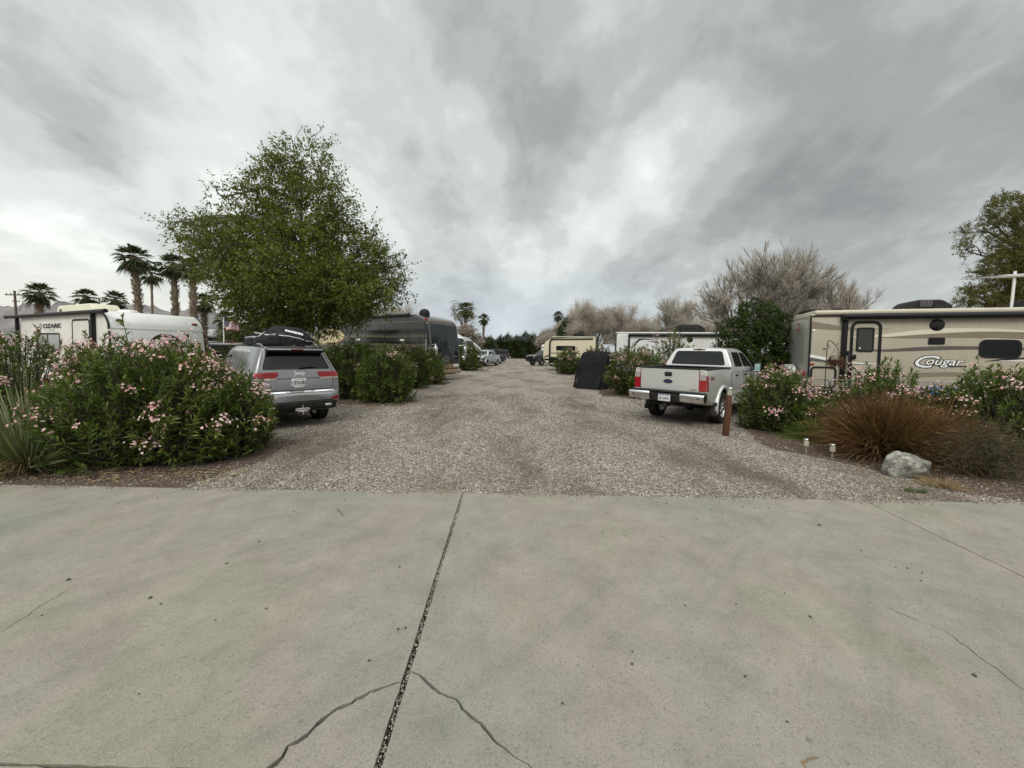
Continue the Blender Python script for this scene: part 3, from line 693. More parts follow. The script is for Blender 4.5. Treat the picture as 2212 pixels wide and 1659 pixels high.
# ------------------------------------------------------------------ pickups
def make_pickup(x, y, a, label, paint_key, near=False, shell=False, group=None, scale=1.0):
    t = empty('pickup_truck', (x, y, 0), a, label, 'pickup truck', group); t.scale = (scale * (.93 if near else 1), scale, scale)
    pm = MAT[paint_key]
    def S(w, zt, zb=.50, wl=None): return [(0, zb), (w - .16, zb), (w - .04, zb + .06), (w, .72), (w, .98), (w - .012, zt - .10), (w - .05, zt), (w - .10, zt + .012), (0, zt + .012)]
    st = [(.155, S(.965, 1.40, .62)), (.17, S(.975, 1.415, .60)), (.9, S(.99, 1.42)), (2.12, S(.99, 1.42)), (3.4, S(.985, 1.39)), (4.7, S(.975, 1.36)), (5.6, S(.965, 1.32)), (6.05, S(.95, 1.26)), (6.14, S(.91, 1.20, .56)), (6.2, S(.80, 1.05, .64))]
    body = loft(st, .08, 5).mesh('body', [pm, MAT['underbody']])
    ra, fa = 1.42, 5.08
    bed = MB(); bed.box((0, 1.12, 1.55), (1.60, 1.84, 1.0))
    body = cut(body, [arch_cutter(yy, .50, s, .60, 1.3, .43) for yy in (ra, fa) for s in (1, -1)] + [bed], [pm, MAT['underbody']])
    finish(body, 35); bv = bvh_of(body); o = link('body', body, t)
    C = lambda w, z0, w1, z1, w2, z2: [(0, 1.33), (w - .02, 1.33), (w, 1.36), (w, 1.42), (w1, z1), (w2, z2), (w2 * .6, z2 + .012), (0, z2 + .02)]
    cst = [(2.14, C(.955, 0, .955, 1.45, .90, 1.46)), (2.17, C(.965, 0, .945, 1.52, .88, 1.54)), (2.33, C(.97, 0, .79, 1.86, .71, 1.93)), (2.55, C(.97, 0, .785, 1.885, .68, 1.965)), (3.3, C(.97, 0, .785, 1.89, .68, 1.975)), (3.95, C(.965, 0, .77, 1.85, .67, 1.935)), (4.72, C(.93, 0, .90, 1.42, .83, 1.435)), (4.8, C(.90, 0, .88, 1.38, .8, 1.39))]
    cab = loft(cst, .06, 5).mesh('cab', [pm]); mesh_fix(cab); finish(cab, 35); cv = bvh_of(cab); cabo = link('cab', cab, t)
    cr = Frame('-y', cv, 2.2, .004); CL = Frame('-x', cv, -.8, .004); CR = Frame('+x', cv, .8, .004)
    g = MB(); decal(g, cr, rounded([(-.80, 1.49), (.80, 1.49), (.665, 1.885), (-.665, 1.885)], .07), 0, .06, .012); g.build('rear_window', MAT['tint_glass'], cabo, 30)
    bl = MB(); p = cr.p3(0, 1.935, .01); bl.box(p, (.36, .03, .04), 0, None, .01); hb = bl.build('brake_light', MAT['clear_lens'], cabo, 40)
    b2 = MB(); b2.box(p + Vector((0, -.008, 0)), (.14, .03, .034), 0, None, .006); b2.build('brake_lens', MAT['dark_red_lens'], hb, 40)
    ws = MB(); decal(ws, Frame('+y', cv, 4.5, .004), rounded([(-.80, 1.46), (.80, 1.46), (.64, 1.88), (-.64, 1.88)], .08), 0, .08, .01); ws.build('windscreen', MAT['car_glass'], cabo, 30)
    for fr, sx in ((CL, -1), (CR, 1)):
        for nm, poly in (('rear_door_window', [(2.52, 1.46), (3.30, 1.45), (3.30, 1.865), (2.62, 1.86)]), ('front_door_window', [(3.40, 1.45), (4.50, 1.44), (3.98, 1.84), (3.40, 1.865)])):
            g = MB(); decal(g, fr, rounded(poly, .06), 0, .08, .01); g.build(nm, MAT['car_glass'], cabo, 30)
    rear = Frame('-y', bv, .15, .004); BL = Frame('-x', bv, -.97, .004); BR = Frame('+x', bv, .97, .004)
    # tailgate
    tg = MB(); decal(tg, rear, rounded([(-.775, .885), (.775, .885), (.775, 1.405), (-.775, 1.405)], .03), 0, .07, .02, .016); tgo = tg.build('tailgate', pm, t, 30)
    gp = MB()
    for sx in (-1, 1): ribbon(gp, rear, [(.79 * sx, .80), (.79 * sx, 1.41)], .016, 0, .002)
    for fr in (BL, BR):
        ribbon(gp, fr, [(2.13, .60), (2.13, 1.40)], .03); ribbon(gp, fr, [(3.36, .58), (3.36, 1.38)], .014); ribbon(gp, fr, [(4.62, .58), (4.60, 1.34)], .014); ribbon(gp, fr, [(2.5, .59), (4.62, .58)], .014)
    gp.build('panel_gap', MAT['black_trim'], o, 60)
    cap = MB()
    cap.box((0, .17, 1.437), (1.60, .085, .03), 0, None, .01)
    for sx in (-1, 1): cap.box((.885 * sx, 1.14, 1.437), (.17, 1.98, .03), 0, None, .01)
    cap.box((0, 2.075, 1.437), (1.60, .06, .03), 0, None, .01)
    cap.build('bed_rail_cap', MAT['black_plastic'], t, 40)
    for sx in (-1, 1):
        ol = sided([(.79, 1.30), (.965, 1.28), (.972, .90), (.79, .905)], sx)
        tl = MB(); decal(tl, rear, rounded(ol, .03), 0, .05, .04, .016)
        sd = BR if sx > 0 else BL; decal(tl, sd, rounded([(.165, 1.28), (.25, 1.26), (.25, .90), (.165, .90)], .02), 0, .05, .0, .003)
        lamp = tl.build('tail_light', MAT['red_lens'], t, 40)
        cl = MB(); decal(cl, rear, rounded(sided([(.80, 1.295), (.955, 1.275), (.962, 1.17), (.80, 1.17)], sx), .025), 0, .05, .0, .020); cl.build('reversing_lens', MAT['clear_lens'], lamp, 40)
        # wheel-arch flare
        fl = MB()
        for yy in (ra, fa):
            arc = [(.985 * sx, yy + .525 * math.cos(q), .43 + .525 * math.sin(q)) for q in [R(-14) + R(208) * i / 22 for i in range(23)]]
            fl.tube(arc, [.035] + [.052] * 21 + [.035], 10)
        fl.build('wheel_arch', pm, t, 60)
        for yy in (ra, fa): wheel(t, .86 * sx, yy, .405, .29, .24, sx, 6, 'alloy', 0 if near else 1)
        mr = MB(); mr.box((1.19 * sx, 4.18, 1.42), (.20, .12, .28), 0, None, .045); mr.tube([(.93 * sx, 4.2, 1.34), (1.15 * sx, 4.18, 1.36)], .025, 8); mr.tube([(.93 * sx, 4.2, 1.42), (1.15 * sx, 4.18, 1.46)], .02, 8)
        mo = mr.build('side_mirror', MAT['black_plastic'] if near else pm, t, 40)
        mg = MB(); mg.box((1.19 * sx, 4.116, 1.42), (.155, .006, .235), 0, None, .02); mg.build('mirror_glass', MAT['sky_reflection'], mo, 40)
        rb = MB(); rb.box((.98 * sx, 3.5, .47), (.20, 2.3, .05), 0, None, .02); rb.build('running_board', MAT['chrome'] if not near else MAT['grey_metal'], t, 40)
        for yy in (2.62, 3.55):
            dh = MB(); dh.box((.997 * sx, yy, 1.22), (.03, .21, .045), 0, None, .012); dh.build('door_handle', MAT['black_plastic'], t, 40)
        mf = MB(); mf.box((.84 * sx, .86, .42), (.34, .02, .34), 0, None, .004); mf.build('mud_flap', MAT['rubber'], t, 40)
        ch = MB(); pr = rounded([(-.10, .64), (-.135, .80), (-.10, .845), (.16, .85), (.16, .64)], .03)
        ch.prism(pr, .40 * sx, 1.0 * sx, 'yz', 0, .02); bp = ch.build('rear_bumper', MAT['chrome'], t, 40)
        sn = MB(); sn.lathe([(0, 0), (.022, 0), (.022, .012), (0, .012)], 14, 0, Matrix.Translation((.86 * sx, -.122, .745)) @ Matrix.Rotation(R(90), 4, 'X')); sn.build('parking_sensor', MAT['black_plastic'], bp, 40)
    sb = MB(); sb.prism(rounded([(-.06, .60), (-.085, .78), (-.06, .83), (.15, .835), (.15, .60)], .03), -.42, .42, 'yz', 0, .012); sb.box((0, .03, .858), (1.98, .25, .022), 0, None, .008)
    sbo = sb.build('bumper_step', MAT['grey_plastic'] if not near else MAT['black_plastic'], t, 40)
    pl = MB(); pl.box((0.0, -.094, .705), (.32, .012, .165), 0, None, .004); plate = pl.build('licence_plate', MAT['plate_white'], t, 30)
    fp = Frame('-y', None, -.100, .0015)
    if near:
        lt = MB(); letters(lt, fp, '251360C', 0, .695, .092, 0, 0, .002, .82, 0, .001); lt.build('plate_number', MAT['emblem_blue'], plate)
        pb = MB(); pb.box((0, -.101, .772), (.30, .003, .02)); pb.build('plate_band', MAT['plate_blue'], plate)
        lt = MB(); letters(lt, rear, 'SUPER  DUTY', .02, .93, .115, 0, 0, .004, 1.62, 0, .020, 1, 1.05); lt.build('raised_lettering', pm, tgo)
        l2 = MB(); letters(l2, rear, 'F-250', .63, .925, .055, 0, .1, .004, 1.5, 0, .020); l2.build('badge', MAT['chrome'], tgo)
        lt = MB(); letters(lt, BR, 'FX4', .50, 1.20, .13, 0, .25, .006, 1.2, 0, .002); lt.build('decal', MAT['brown_red'], o)
        hd = MB(); decal(hd, rear, rounded(rect(-.105, 1.225, .095, 1.335), .03), 0, .05, .0, .020); hdo = hd.build('tailgate_handle', MAT['black_plastic'], tgo, 40)
        bz = MB(); ring = rounded(rect(-.125, 1.205, .115, 1.355), .04); ribbon(bz, rear, ring + ring[:1], .02, 0, .021, .03); bz.build('handle_surround', pm, hdo, 60)
        cr_ = MB(); ribbon(cr_, rear, [(-.77, 1.355), (-.16, 1.35), (-.12, 1.20), (.11, 1.20), (.15, 1.35), (.77, 1.355)], .012, 0, .018, .05); ribbon(cr_, rear, [(-.77, 1.0), (.77, 1.0)], .014, 0, .018); cr_.build('crease', MAT['letter_pale'], tgo, 60)
        em = MB(); decal(em, rear, circle(-.005, 1.105, .125, 36, .052), 0, .05, .02, .030); emo = em.build('emblem', MAT['chrome'], tgo, 40)
        e2 = MB(); decal(e2, rear, circle(-.005, 1.105, .108, 36, .040), 0, .05, .0, .033); e2.build('emblem_field', MAT['emblem_blue'], emo, 40)
    hi = MB(); hi.box((0, .10, .53), (.10, .30, .10), 0, None, .01); hi.tube([(-.55, .2, .53), (.55, .2, .53)], .04, 8); hi.tube([(0, -.05, .47), (0, -.05, .40)], .02, 8); hi.box((.16, .02, .57), (.12, .05, .05), 0, None, .01)
    hi.build('tow_hitch', MAT['black_plastic'], t, 40)
    ub = MB(); ub.box((0, 3.1, .55), (1.3, 5.4, .16)); ub.tube([(-.8, ra, .41), (.8, ra, .41)], .08, 10); ub.lathe([(0, -.16), (.13, -.10), (.16, 0), (.13, .10), (0, .16)], 14, 0, Matrix.Translation((.1, ra, .41))); ub.tube([(.5, .35, .50), (.5, 2.2, .5)], .05, 8)
    ub.build('undercarriage', MAT['underbody'], t, 40)
    if not near:
        gr = MB(); gr.box((0, 6.19, .98), (1.05, .05, .34), 0, None, .03); gr.build('grille', MAT['black_trim'], t, 40)
        for sx in (-1, 1):
            hl = MB(); hl.box((.70 * sx, 6.13, 1.02), (.34, .12, .24), 0, None, .05); hl.build('headlight', MAT['clear_lens'], t, 40)
        fb = MB(); fb.box((0, 6.2, .68), (1.85, .16, .24), 0, None, .05); fb.build('front_bumper', MAT['black_trim'] if paint_key != 'silver_blue_paint' else pm, t, 40)
    if shell:
        sh = MB(); sh.prism(rounded([(.20, 1.45), (2.10, 1.45), (2.10, 1.98), (.42, 1.96)], .08), -.92, .92, 'yz', 0, .08); so = sh.build('bed_shell', pm, t, 40)
        for sx in (-1, 1):
            w = MB(); w.prism(rounded([(.55, 1.56), (1.98, 1.56), (1.98, 1.86), (.62, 1.85)], .06), .92 * sx, .928 * sx, 'yz'); w.build('shell_window', MAT['car_glass'], so, 30)
    return t
# ------------------------------------------------------------------ travel trailers and coaches
def rv_box(name, prof, w, mats, parent, bev=.05, seg=4):
    mb = MB(); mb.prism(prof, -w / 2, w / 2, 'yz', 0, bev, seg); return mb.build(name, mats, parent, 40)
def tyres(t, ys, w, r=.36):
    for yy in ys:
        for sx in (-1, 1): wheel(t, sx * (w / 2 - .16), yy, r, .22, .20, sx, 5, 'white_gelcoat', 1)
def bar(mb, p, q, wdt, d, mi=0, bev=.01):
    """rectangular bar from p to q"""
    p, q = Vector(p), Vector(q); v = q - p
    rot = v.to_track_quat('Y', 'Z').to_matrix(); mb.box((p + q) / 2, (wdt, v.length, d), mi, rot, bev)
def ac_unit(name, parent, x, y, z, mat, l=1.0, w=.70, h=.28):
    m = MB(); pr = rounded([(-l / 2, 0), (l / 2, 0), (l / 2 - .05, h * .55), (l / 2 - .32, h), (-l / 2 + .12, h), (-l / 2, h * .8)], .07)
    m.prism([(y + a, z + b) for a, b in pr], x - w / 2, x + w / 2, 'yz', 0, .05); o = m.build(name, MAT[mat], parent, 40)
    g = MB()
    for k in range(9): g.box((x - w * .36 + k * w * .09, y - l / 2 - .002, z + h * .4), (.012, .02, h * .5))
    for k in range(7): g.box((x + w / 2 + .001, y - l * .42 + k * .035, z + h * .45), (.012, .012, h * .45))
    g.build('vent_slats', MAT['black_trim'] if mat != 'cream_ac' else MAT['grey_plastic'], o)
    return o
def outline_frame(mb, fr, poly, w, lift=.004, step=.06, closed=True):
    pts = list(poly) + ([poly[0]] if closed else []); ribbon(mb, fr, pts, w, 0, lift, step)
# ---- white trailer on the left -------------------------------------------------
def make_white_trailer():
    Lc = OZ; W = 2.45
    t = empty('travel_trailer', Lc.loc, Lc.a, 'white travel trailer with a round mountain emblem, behind the left flowering bushes', 'travel trailer')
    Ln = 7.4                      # origin is the foot of the front-right corner: x=0 there, front y=0
    top = 2.82
    prof = [(-Ln, .55), (-Ln, top), (-.75, top)] + [(-.75 + .75 * math.sin(q) * 1.0 - .16, top - .62 * (1 - math.cos(q))) for q in [R(10 * i) for i in range(2, 8)]] + [(-.02, 1.15), (-.10, .55)]
    bo = MB(); bo.prism(prof, -W, 0, 'yz', 0, .03, 3); body = bo.build('body', MAT['white_side'], t, 40)
    # smooth front cap skin set proud of the box
    i0 = 2; cp = prof[i0:]
    cap = MB(); vs = []; fs = []
    n = 12
    for i, (yy, zz) in enumerate(cp):
        for j in range(n + 1):
            u = j / n; bulge = .05 * (1 - (2 * u - 1) ** 4)
            nx = 1 if i > 1 else 0
            vs.append((-W * (1 - u) , yy + .012 + bulge * nx, zz + .012 + (0 if nx else .01)))
    for i in range(len(cp) - 1):
        for j in range(n): fs.append((i * (n + 1) + j, i * (n + 1) + j + 1, (i + 1) * (n + 1) + j + 1, (i + 1) * (n + 1) + j))
    cap.add(vs, fs); capo = cap.build('front_cap', MAT['white_gelcoat'], t, 60); mesh_fix(capo.data)
    cb = bvh_of(capo.data); FC = Frame('+y', cb, 0, .006)
    S = Frame('+x', None, 0.0, .006)
    pk = lambda q: (lambda v: (v.y, v.z))(Lc.pick(*q, 'x', 0.0))
    for sx in (0.012, -W - .012):
        ed = MB(); ed.tube([(sx, yy + .01, zz + .01) for yy, zz in cp], .028, 8); ed.build('corner_trim', MAT['black_trim'], t, 60)
    rs = MB(); ribbon(rs, Frame('+x', None, 0, .008), [(-Ln, top - .03), (-.8, top - .03)], .05); rs.build('roof_edge', MAT['black_trim'], t)
    aw = MB(); a0 = pk(z1(90, 755)); a1 = pk(z1(960, 730))
    aw.tube([(.10, a0[0], top - .02), (.10, a0[0] + .1, top - .02), (.10, a1[0], top - .02)], [.075, .062, .062], 14); awo = aw.build('awning_roll', MAT['black_trim'], t, 60)
    for q0, q1 in ((z1(172, 770), z1(178, 980)), (z1(828, 735), z1(842, 1100))):
        p0, p1 = pk(q0), pk(q1); m = MB(); yy = (p0[0] + p1[0]) / 2; bar(m, (.07, yy, top - .02), (.05, yy, .9), .10, .10); m.build('awning_arm', MAT['black_trim'], awo, 40)
    dr = MB(); d0, d1 = pk(z1(637, 1000)), pk(z1(778, 785)); dl = rounded(rect(d0[0], .75, d1[0], d1[1] - .02), .13)
    decal(dr, S, dl, 0, .2, .0); d = dr.build('door', MAT['white_side'], t); m = MB(); outline_frame(m, S, dl, .065, .006); m.build('door_frame', MAT['black_trim'], d)
    wn = MB(); w0 = pk(z1(325, 1080)); w1 = pk(z1(520, 915)); wl = rounded(rect(w0[0], w0[1], w1[0], w1[1]), .07)
    decal(wn, S, wl, 0, .2, .01); wo = wn.build('window', MAT['pale_glass'], t); m = MB(); outline_frame(m, S, wl, .06, .006); ribbon(m, S, [((w0[0] + w1[0]) / 2, w0[1]), ((w0[0] + w1[0]) / 2, w1[1])], .07, 0, .007); m.build('window_frame', MAT['black_trim'], wo)
    c = pk(z1(452, 850)); hgt = abs(pk(z1(452, 832))[1] - pk(z1(452, 868))[1]); wid = abs(pk(z1(375, 850))[0] - pk(z1(530, 850))[0])
    m = MB(); vs_, _ = text2d('OZARK', 1.0); tw = max(v[0] for v in vs_) - min(v[0] for v in vs_); sz = hgt / .72
    letters(m, S, 'OZARK', c[0], c[1], sz, 0, 0, .012, wid / (tw * sz)); m.build('lettering', MAT['letter_black'], t)
    m = MB(); c2 = pk(z1(443, 886)); letters(m, S, 'LITE', c2[0], c2[1], sz * .5, 0, 0, .002, 1.5 * wid / (tw * sz)); m.build('lettering', MAT['letter_pale'], t)
    m = MB(); c3 = pk(z1(356, 850)); el = circle(c3[0], c3[1], wid * .075, 20, hgt * .62); outline_frame(m, S, el, .03); ribbon(m, S, [(c3[0] - .03, c3[1] - hgt * .5), (c3[0] + .03, c3[1] + hgt * .5)], .02); m.build('leaf_emblem', MAT['letter_grey'], t)
    # front cap details
    xq = lambda u: -W * (1 - u)
    m = MB(); ribbon(m, FC, [(xq(.01), 2.30), (xq(.99), 2.30)], .02, 0, .002); m.build('seam', MAT['letter_pale'], capo, 60)
    for u in (.90, .10):
        m = MB(); m.box(FC.p3(xq(u), 2.55, .015), (.16, .05, .07), 0, None, .02); m.build('marker_light', MAT['dark_red_lens'], t, 40)
    em = MB(); cx, cz, rr = xq(.46), 1.72, .42
    arc = [(cx + rr * math.cos(R(q)), cz + rr * math.sin(R(q))) for q in range(-40, 205, 6)]; ribbon(em, FC, arc, .085, 0, .004, .04)
    arc = [(cx + rr * math.cos(R(q)), cz + rr * math.sin(R(q))) for q in range(230, 300, 6)]; ribbon(em, FC, arc, .085, 0, .004, .04)
    emo = em.build('round_emblem', MAT['letter_black'], t)
    em = MB(); decal(em, FC, [(cx - .30, cz - .10), (cx - .12, cz + .26), (cx - .02, cz + .12), (cx + .06, cz + .18), (cx + .30, cz - .12), (cx + .1, cz - .02), (cx - .05, cz - .05)], 0, .08, .0, .004); em.build('mountain_mark', MAT['letter_grey'], emo)
    em = MB(); letters(em, FC, 'OZARK', cx - .02, cz - .24, .22, 0, .1, .012, 1.35, 0, .006, -1); em.build('lettering', MAT['letter_black'], emo)
    em = MB(); decal(em, FC, rounded(rect(xq(.30), 1.10, xq(.72), 1.13), .01), 0, .1, .0, .004); em.build('lower_stripe', MAT['letter_grey'], capo)
    # side swoosh, roof gear, chassis
    m = MB(); q0, q1 = pk(z1(935, 1065)), pk(z1(1130, 1055)); decal(m, S, [(q0[0], q0[1]), (q1[0], q1[1] + .05), (q1[0], q1[1] - .05)], 0, .3, .0, .002); m.build('stripe', MAT['letter_black'], t)
    a_ = Lc.pick(*z1(620, 700), 'x', -1.0).y; b_ = Lc.pick(*z1(945, 700), 'x', -1.0).y; ac_unit('air_conditioner', t, -1.0, (a_ + b_) / 2, top, 'cream_ac', abs(b_ - a_), .75, .42)
    m = MB(); m.lathe([(0, .13), (.2, .12), (.28, .05), (.29, 0)], 20, 0, Matrix.Translation((-.8, -1.15, top))); m.build('roof_vent', MAT['white_gelcoat'], t, 40)
    m = MB(); m.box((-W / 2, -Ln / 2, .48), (W - .2, Ln - .3, .14)); m.build('chassis', MAT['underbody'], t)
    for yy in (-3.0, -3.8):
        for xx in (-.14, -W + .14): wheel(t, xx, yy, .36, .2, .2, 1 if xx > -1 else -1, 5, 'white_gelcoat', 1)
    m = MB(); m.tube([(-W / 2 - .5, -.1, .5), (-W / 2, 1.1, .5), (-W / 2 + .5, -.1, .5)], .04, 8); m.build('hitch', MAT['black_plastic'], t, 40)
# ---- beige trailer on the right -------------------------------------------------
def make_beige_trailer():
    Lc = CG; W = 2.2; Ln = 8.8       # origin: foot of the rear-right corner, x=0 on the near side, y forward
    top = 3.05
    t = empty('travel_trailer', Lc.loc, Lc.a, 'beige travel trailer with brown swooshes and a black-framed door, close at the right edge', 'travel trailer')
    poly = rounded([(0, 0), (Ln, 0), (Ln, -W), (0, -W)], [.10, .2, .2, .55], 8)          # (y, x)
    b = MB(); b.prism([(x, y) for y, x in poly], .62, top, 'xy', 0, .05, 3); body = b.build('body', MAT['beige_side'], t, 40)
    # rear cap skin, a lighter moulded end
    rc = MB(); n = 14; vs = []; fs = []; m_ = 16
    for i in range(m_ + 1):
        zz = .66 + (top + .0 - .66) * i / m_; tk = max(0.0, (zz - (top - .40)) / .40)
        for j in range(n + 1):
            u = j / n; xx = -W * u; yb = -.04 - .06 * math.sin(math.pi * min(1, u * 1.0)) + .55 * max(0, u - .62) ** 2 * 5.5
            vs.append((xx + (.004 if j == 0 else 0), yb + .20 * tk ** 2.2 + (.09 if j == 0 else 0), zz))
    for i in range(m_):
        for j in range(n): fs.append((i * (n + 1) + j, i * (n + 1) + j + 1, (i + 1) * (n + 1) + j + 1, (i + 1) * (n + 1) + j))
    rc.add(vs, fs); rco = rc.build('rear_cap', MAT['grey_gelcoat'], t, 60); mesh_fix(rco.data)
    S = Frame('+x', None, 0.0, .005)
    pk = lambda x, y: (lambda v: (v.y, v.z))(Lc.pick(*z7(x, y), 'x', 0.0))
    def band(name, upper, lower, mat, lift=0.0):
        up = [pk(*p) for p in upper]; lw = [pk(*p) for p in lower]
        def dens(q):
            ys = [a for a, _ in q]; zs = [b_ for _, b_ in q]; k = 26
            return [(ys[0] + (ys[-1] - ys[0]) * i / k, smooth_interp(ys, zs, ys[0] + (ys[-1] - ys[0]) * i / k)) for i in range(k + 1)]
        U, Lw = dens(up), dens(lw); m = MB(); n_ = len(U)
        m.add([S.p3(a, b_, lift) for a, b_ in U] + [S.p3(a, b_, lift) for a, b_ in Lw], [(i + n_, i + 1 + n_, i + 1, i) for i in range(n_ - 1)])
        m.build(name, MAT[mat], t)
    # swooshes (picture points of the photograph turned into places on the flat side)
    band('stripe', [(412, 352), (560, 378), (700, 398), (900, 413), (1085, 416)], [(412, 412), (560, 424), (700, 430), (900, 425), (1085, 417)], 'tan_brown')
    band('stripe', [(760, 482), (1010, 465), (1300, 430), (1600, 412), (1900, 414), (2230, 432), (2600, 470), (3100, 560)], [(760, 490), (1010, 487), (1300, 468), (1600, 450), (1900, 440), (2230, 446), (2600, 480), (3100, 563)], 'cream_stripe')
    band('stripe', [(1010, 489), (1300, 470), (1600, 452), (1900, 442), (2230, 449), (2600, 484), (3100, 570)], [(1010, 492), (1300, 498), (1600, 492), (1900, 496), (2230, 508), (2600, 530), (3100, 590)], 'tan_brown', .001)
    band('stripe', [(750, 592), (1010, 592), (1300, 572), (1600, 563), (1900, 566), (2230, 576), (2700, 600), (3100, 640)], [(750, 596), (1010, 610), (1300, 604), (1600, 594), (1900, 592), (2230, 598), (2700, 618), (3100, 645)], 'dark_taupe')
    band('stripe', [(1860, 500), (2000, 490), (2230, 492), (2700, 510)], [(1860, 502), (2000, 504), (2230, 514), (2700, 540)], 'cream_stripe')
    band('stripe', [(394, 630), (560, 662), (720, 690), (900, 708), (1120, 711)], [(394, 655), (560, 686), (720, 708), (900, 716), (1120, 713)], 'white_stripe', .003)
    band('stripe', [(394, 650), (560, 680), (720, 703), (900, 712), (1120, 711)], [(394, 686), (560, 702), (720, 714), (900, 719), (1120, 714)], 'dark_taupe', .001)
    band('stripe', [(1000, 802), (1300, 790), (1600, 784), (1900, 792), (2230, 808), (2700, 830)], [(1000, 812), (1300, 824), (1600, 818), (1900, 824), (2230, 838), (2700, 850)], 'tan_brown')
    band('stripe', [(1880, 690), (2060, 668), (2230, 660), (2700, 655)], [(1880, 693), (2060, 684), (2230, 672), (2700, 675)], 'letter_black')
    band('stripe', [(2000, 686), (2120, 682), (2230, 682), (2700, 690)], [(2000, 689), (2120, 690), (2230, 692), (2700, 710)], 'white_stripe', .002)
    # roof edge and awning
    rf = MB(); rf.box((-W / 2, Ln / 2 + .05, top + .035), (W + .06, Ln - .1, .13), 0, None, .05); rf.build('roof', MAT['beige_roof'], t, 40)
    a0 = pk(690, 312)[0]
    rl = MB(); bar(rl, (.02, .05, top - .06), (.02, a0, top - .06), .05, .04); rl.build('roof_edge', MAT['black_trim'], t)
    aw = MB(); aw.tube([(.12, a0 - .05, top - .10), (.12, a0 + .12, top - .10), (.12, Ln - .4, top - .10)], [.085, .085, .082], 16); awo = aw.build('awning_roll', MAT['black_trim'], t, 60)
    hd = MB(); hd.box((.10, a0, top - .13), (.16, .17, .20), 0, None, .04); hd.build('awning_bracket', MAT['black_trim'], awo, 40)
    p1 = pk(668, 860); am = MB(); bar(am, (.06, a0 + .03, top - .15), (.05, a0 + .02, p1[1]), .10, .11); am.build('awning_arm', MAT['black_trim'], awo, 40)
    # door
    q0, q1 = pk(735, 900), pk(1003, 360); dl = rounded(rect(q0[0], .80, q1[0], q1[1]), .19, 8)
    d = MB(); outline_frame(d, S, dl, .075, .012); do = d.build('door_frame', MAT['black_trim'], t)
    w0, w1 = pk(797, 605), pk(943, 412); wl = rounded(rect(w0[0], w0[1], w1[0], w1[1]), .05); m = MB(); decal(m, S, wl, 0, .2, .01, .008); wo = m.build('door_window', MAT['door_glass'], do); m = MB(); outline_frame(m, S, wl, .045, .013); m.build('window_frame', MAT['black_trim'], wo)
    h = pk(766, 653); m = MB(); m.box((.035, *h), (.06, .14, .13), 0, None, .03); m.build('door_latch', MAT['black_trim'], do, 40)
    h = pk(822, 580); m = MB(); m.lathe([(0, 0), (.022, 0), (.02, .01), (0, .012)], 12, 0, Matrix.Translation((.02, *h)) @ Matrix.Rotation(R(90), 4, 'Y')); m.build('door_sticker', MAT['letter_white'], do)
    g = MB(); gx0, gx1 = pk(712, 620), pk(708, 808)
    g.tube([(.02, gx0[0] + .02, gx0[1]), (.10, gx0[0] + .03, gx0[1] - .02), (.13, gx0[0] + .04, (gx0[1] + gx1[1]) / 2), (.10, gx1[0] + .03, gx1[1] + .02), (.02, gx1[0] + .02, gx1[1])], .03, 10); g.box((.03, gx0[0], gx0[1]), (.05, .12, .12), 0, None, .02); g.box((.03, gx1[0], gx1[1]), (.05, .12, .12), 0, None, .02); g.build('grab_handle', MAT['black_plastic'], t, 50)
    h = pk(706, 660); m = MB(); m.box((.012, *h), (.02, .06, .16), 0, None, .006); m.build('side_plate', MAT['letter_white'], t)
    # lights, speakers, windows, vents
    h = pk(1478, 384); m = MB(); m.lathe([(0, .05), (.10, .045), (.155, .02), (.165, 0)], 28, 0, Matrix.Translation((.005, *h)) @ Matrix.Rotation(R(90), 4, 'Y')); m.build('outdoor_speaker', MAT['black_plastic'], t, 40)
    v0, v1 = pk(1404, 545), pk(1538, 495); m = MB(); decal(m, S, rect(v0[0], v0[1], v1[0], v1[1]), 0, .3, .0, .006); vo = m.build('furnace_vent', MAT['black_plastic'], t); m = MB(); outline_frame(m, S, rect(v0[0], v0[1], v1[0], v1[1]), .025, .018)
    for k in range(4): ribbon(m, S, [(v0[0], v0[1] + (v1[1] - v0[1]) * (k + .5) / 4), (v1[0], v0[1] + (v1[1] - v0[1]) * (k + .5) / 4)], .015, 0, .014)
    m.build('vent_frame', MAT['black_trim'], vo)
    w0, w1 = pk(1838, 652), pk(2180, 520); wl = rounded(rect(w0[0], w0[1], w1[0], w1[1]), .13, 8); m = MB(); decal(m, S, wl, 0, .2, .0, .006); wo = m.build('window', MAT['tint_glass'], t); m = MB(); outline_frame(m, S, wl, .07, .014); mid = (w0[1] + w1[1]) / 2 + .03; ribbon(m, S, [(w0[0], mid), (w1[0], mid)], .02, 0, .012); m.build('window_frame', MAT['black_trim'], wo)
    b0, b1 = pk(408, 905), pk(622, 745); bl = rounded(rect(b0[0], .86, b1[0], b1[1]), .12, 7); m = MB(); outline_frame(m, S, bl, .055, .010); m.build('luggage_door_frame', MAT['black_trim'], t)
    h = pk(420, 715); m = MB(); m.box((.012, *h), (.03, .11, .05), 0, None, .012); m.build('side_marker', MAT['red_lens'], t, 40)
    h = pk(437, 431); m = MB(); m.lathe([(0, .02), (.03, .015), (.035, 0)], 14, 0, Matrix.Translation((.004, *h)) @ Matrix.Rotation(R(90), 4, 'Y')); m.build('side_sticker', MAT['letter_white'], t, 40)
    h = pk(528, 586); m = MB(); m.box((.012, *h), (.03, .07, .025), 0, None, .01); m.build('side_clip', MAT['black_plastic'], t, 40)
    m = MB(); m.tube([(.012, .01, top - .05), (.012, .005, .66)], .022, 8); m.build('corner_trim', MAT['black_trim'], t, 60)
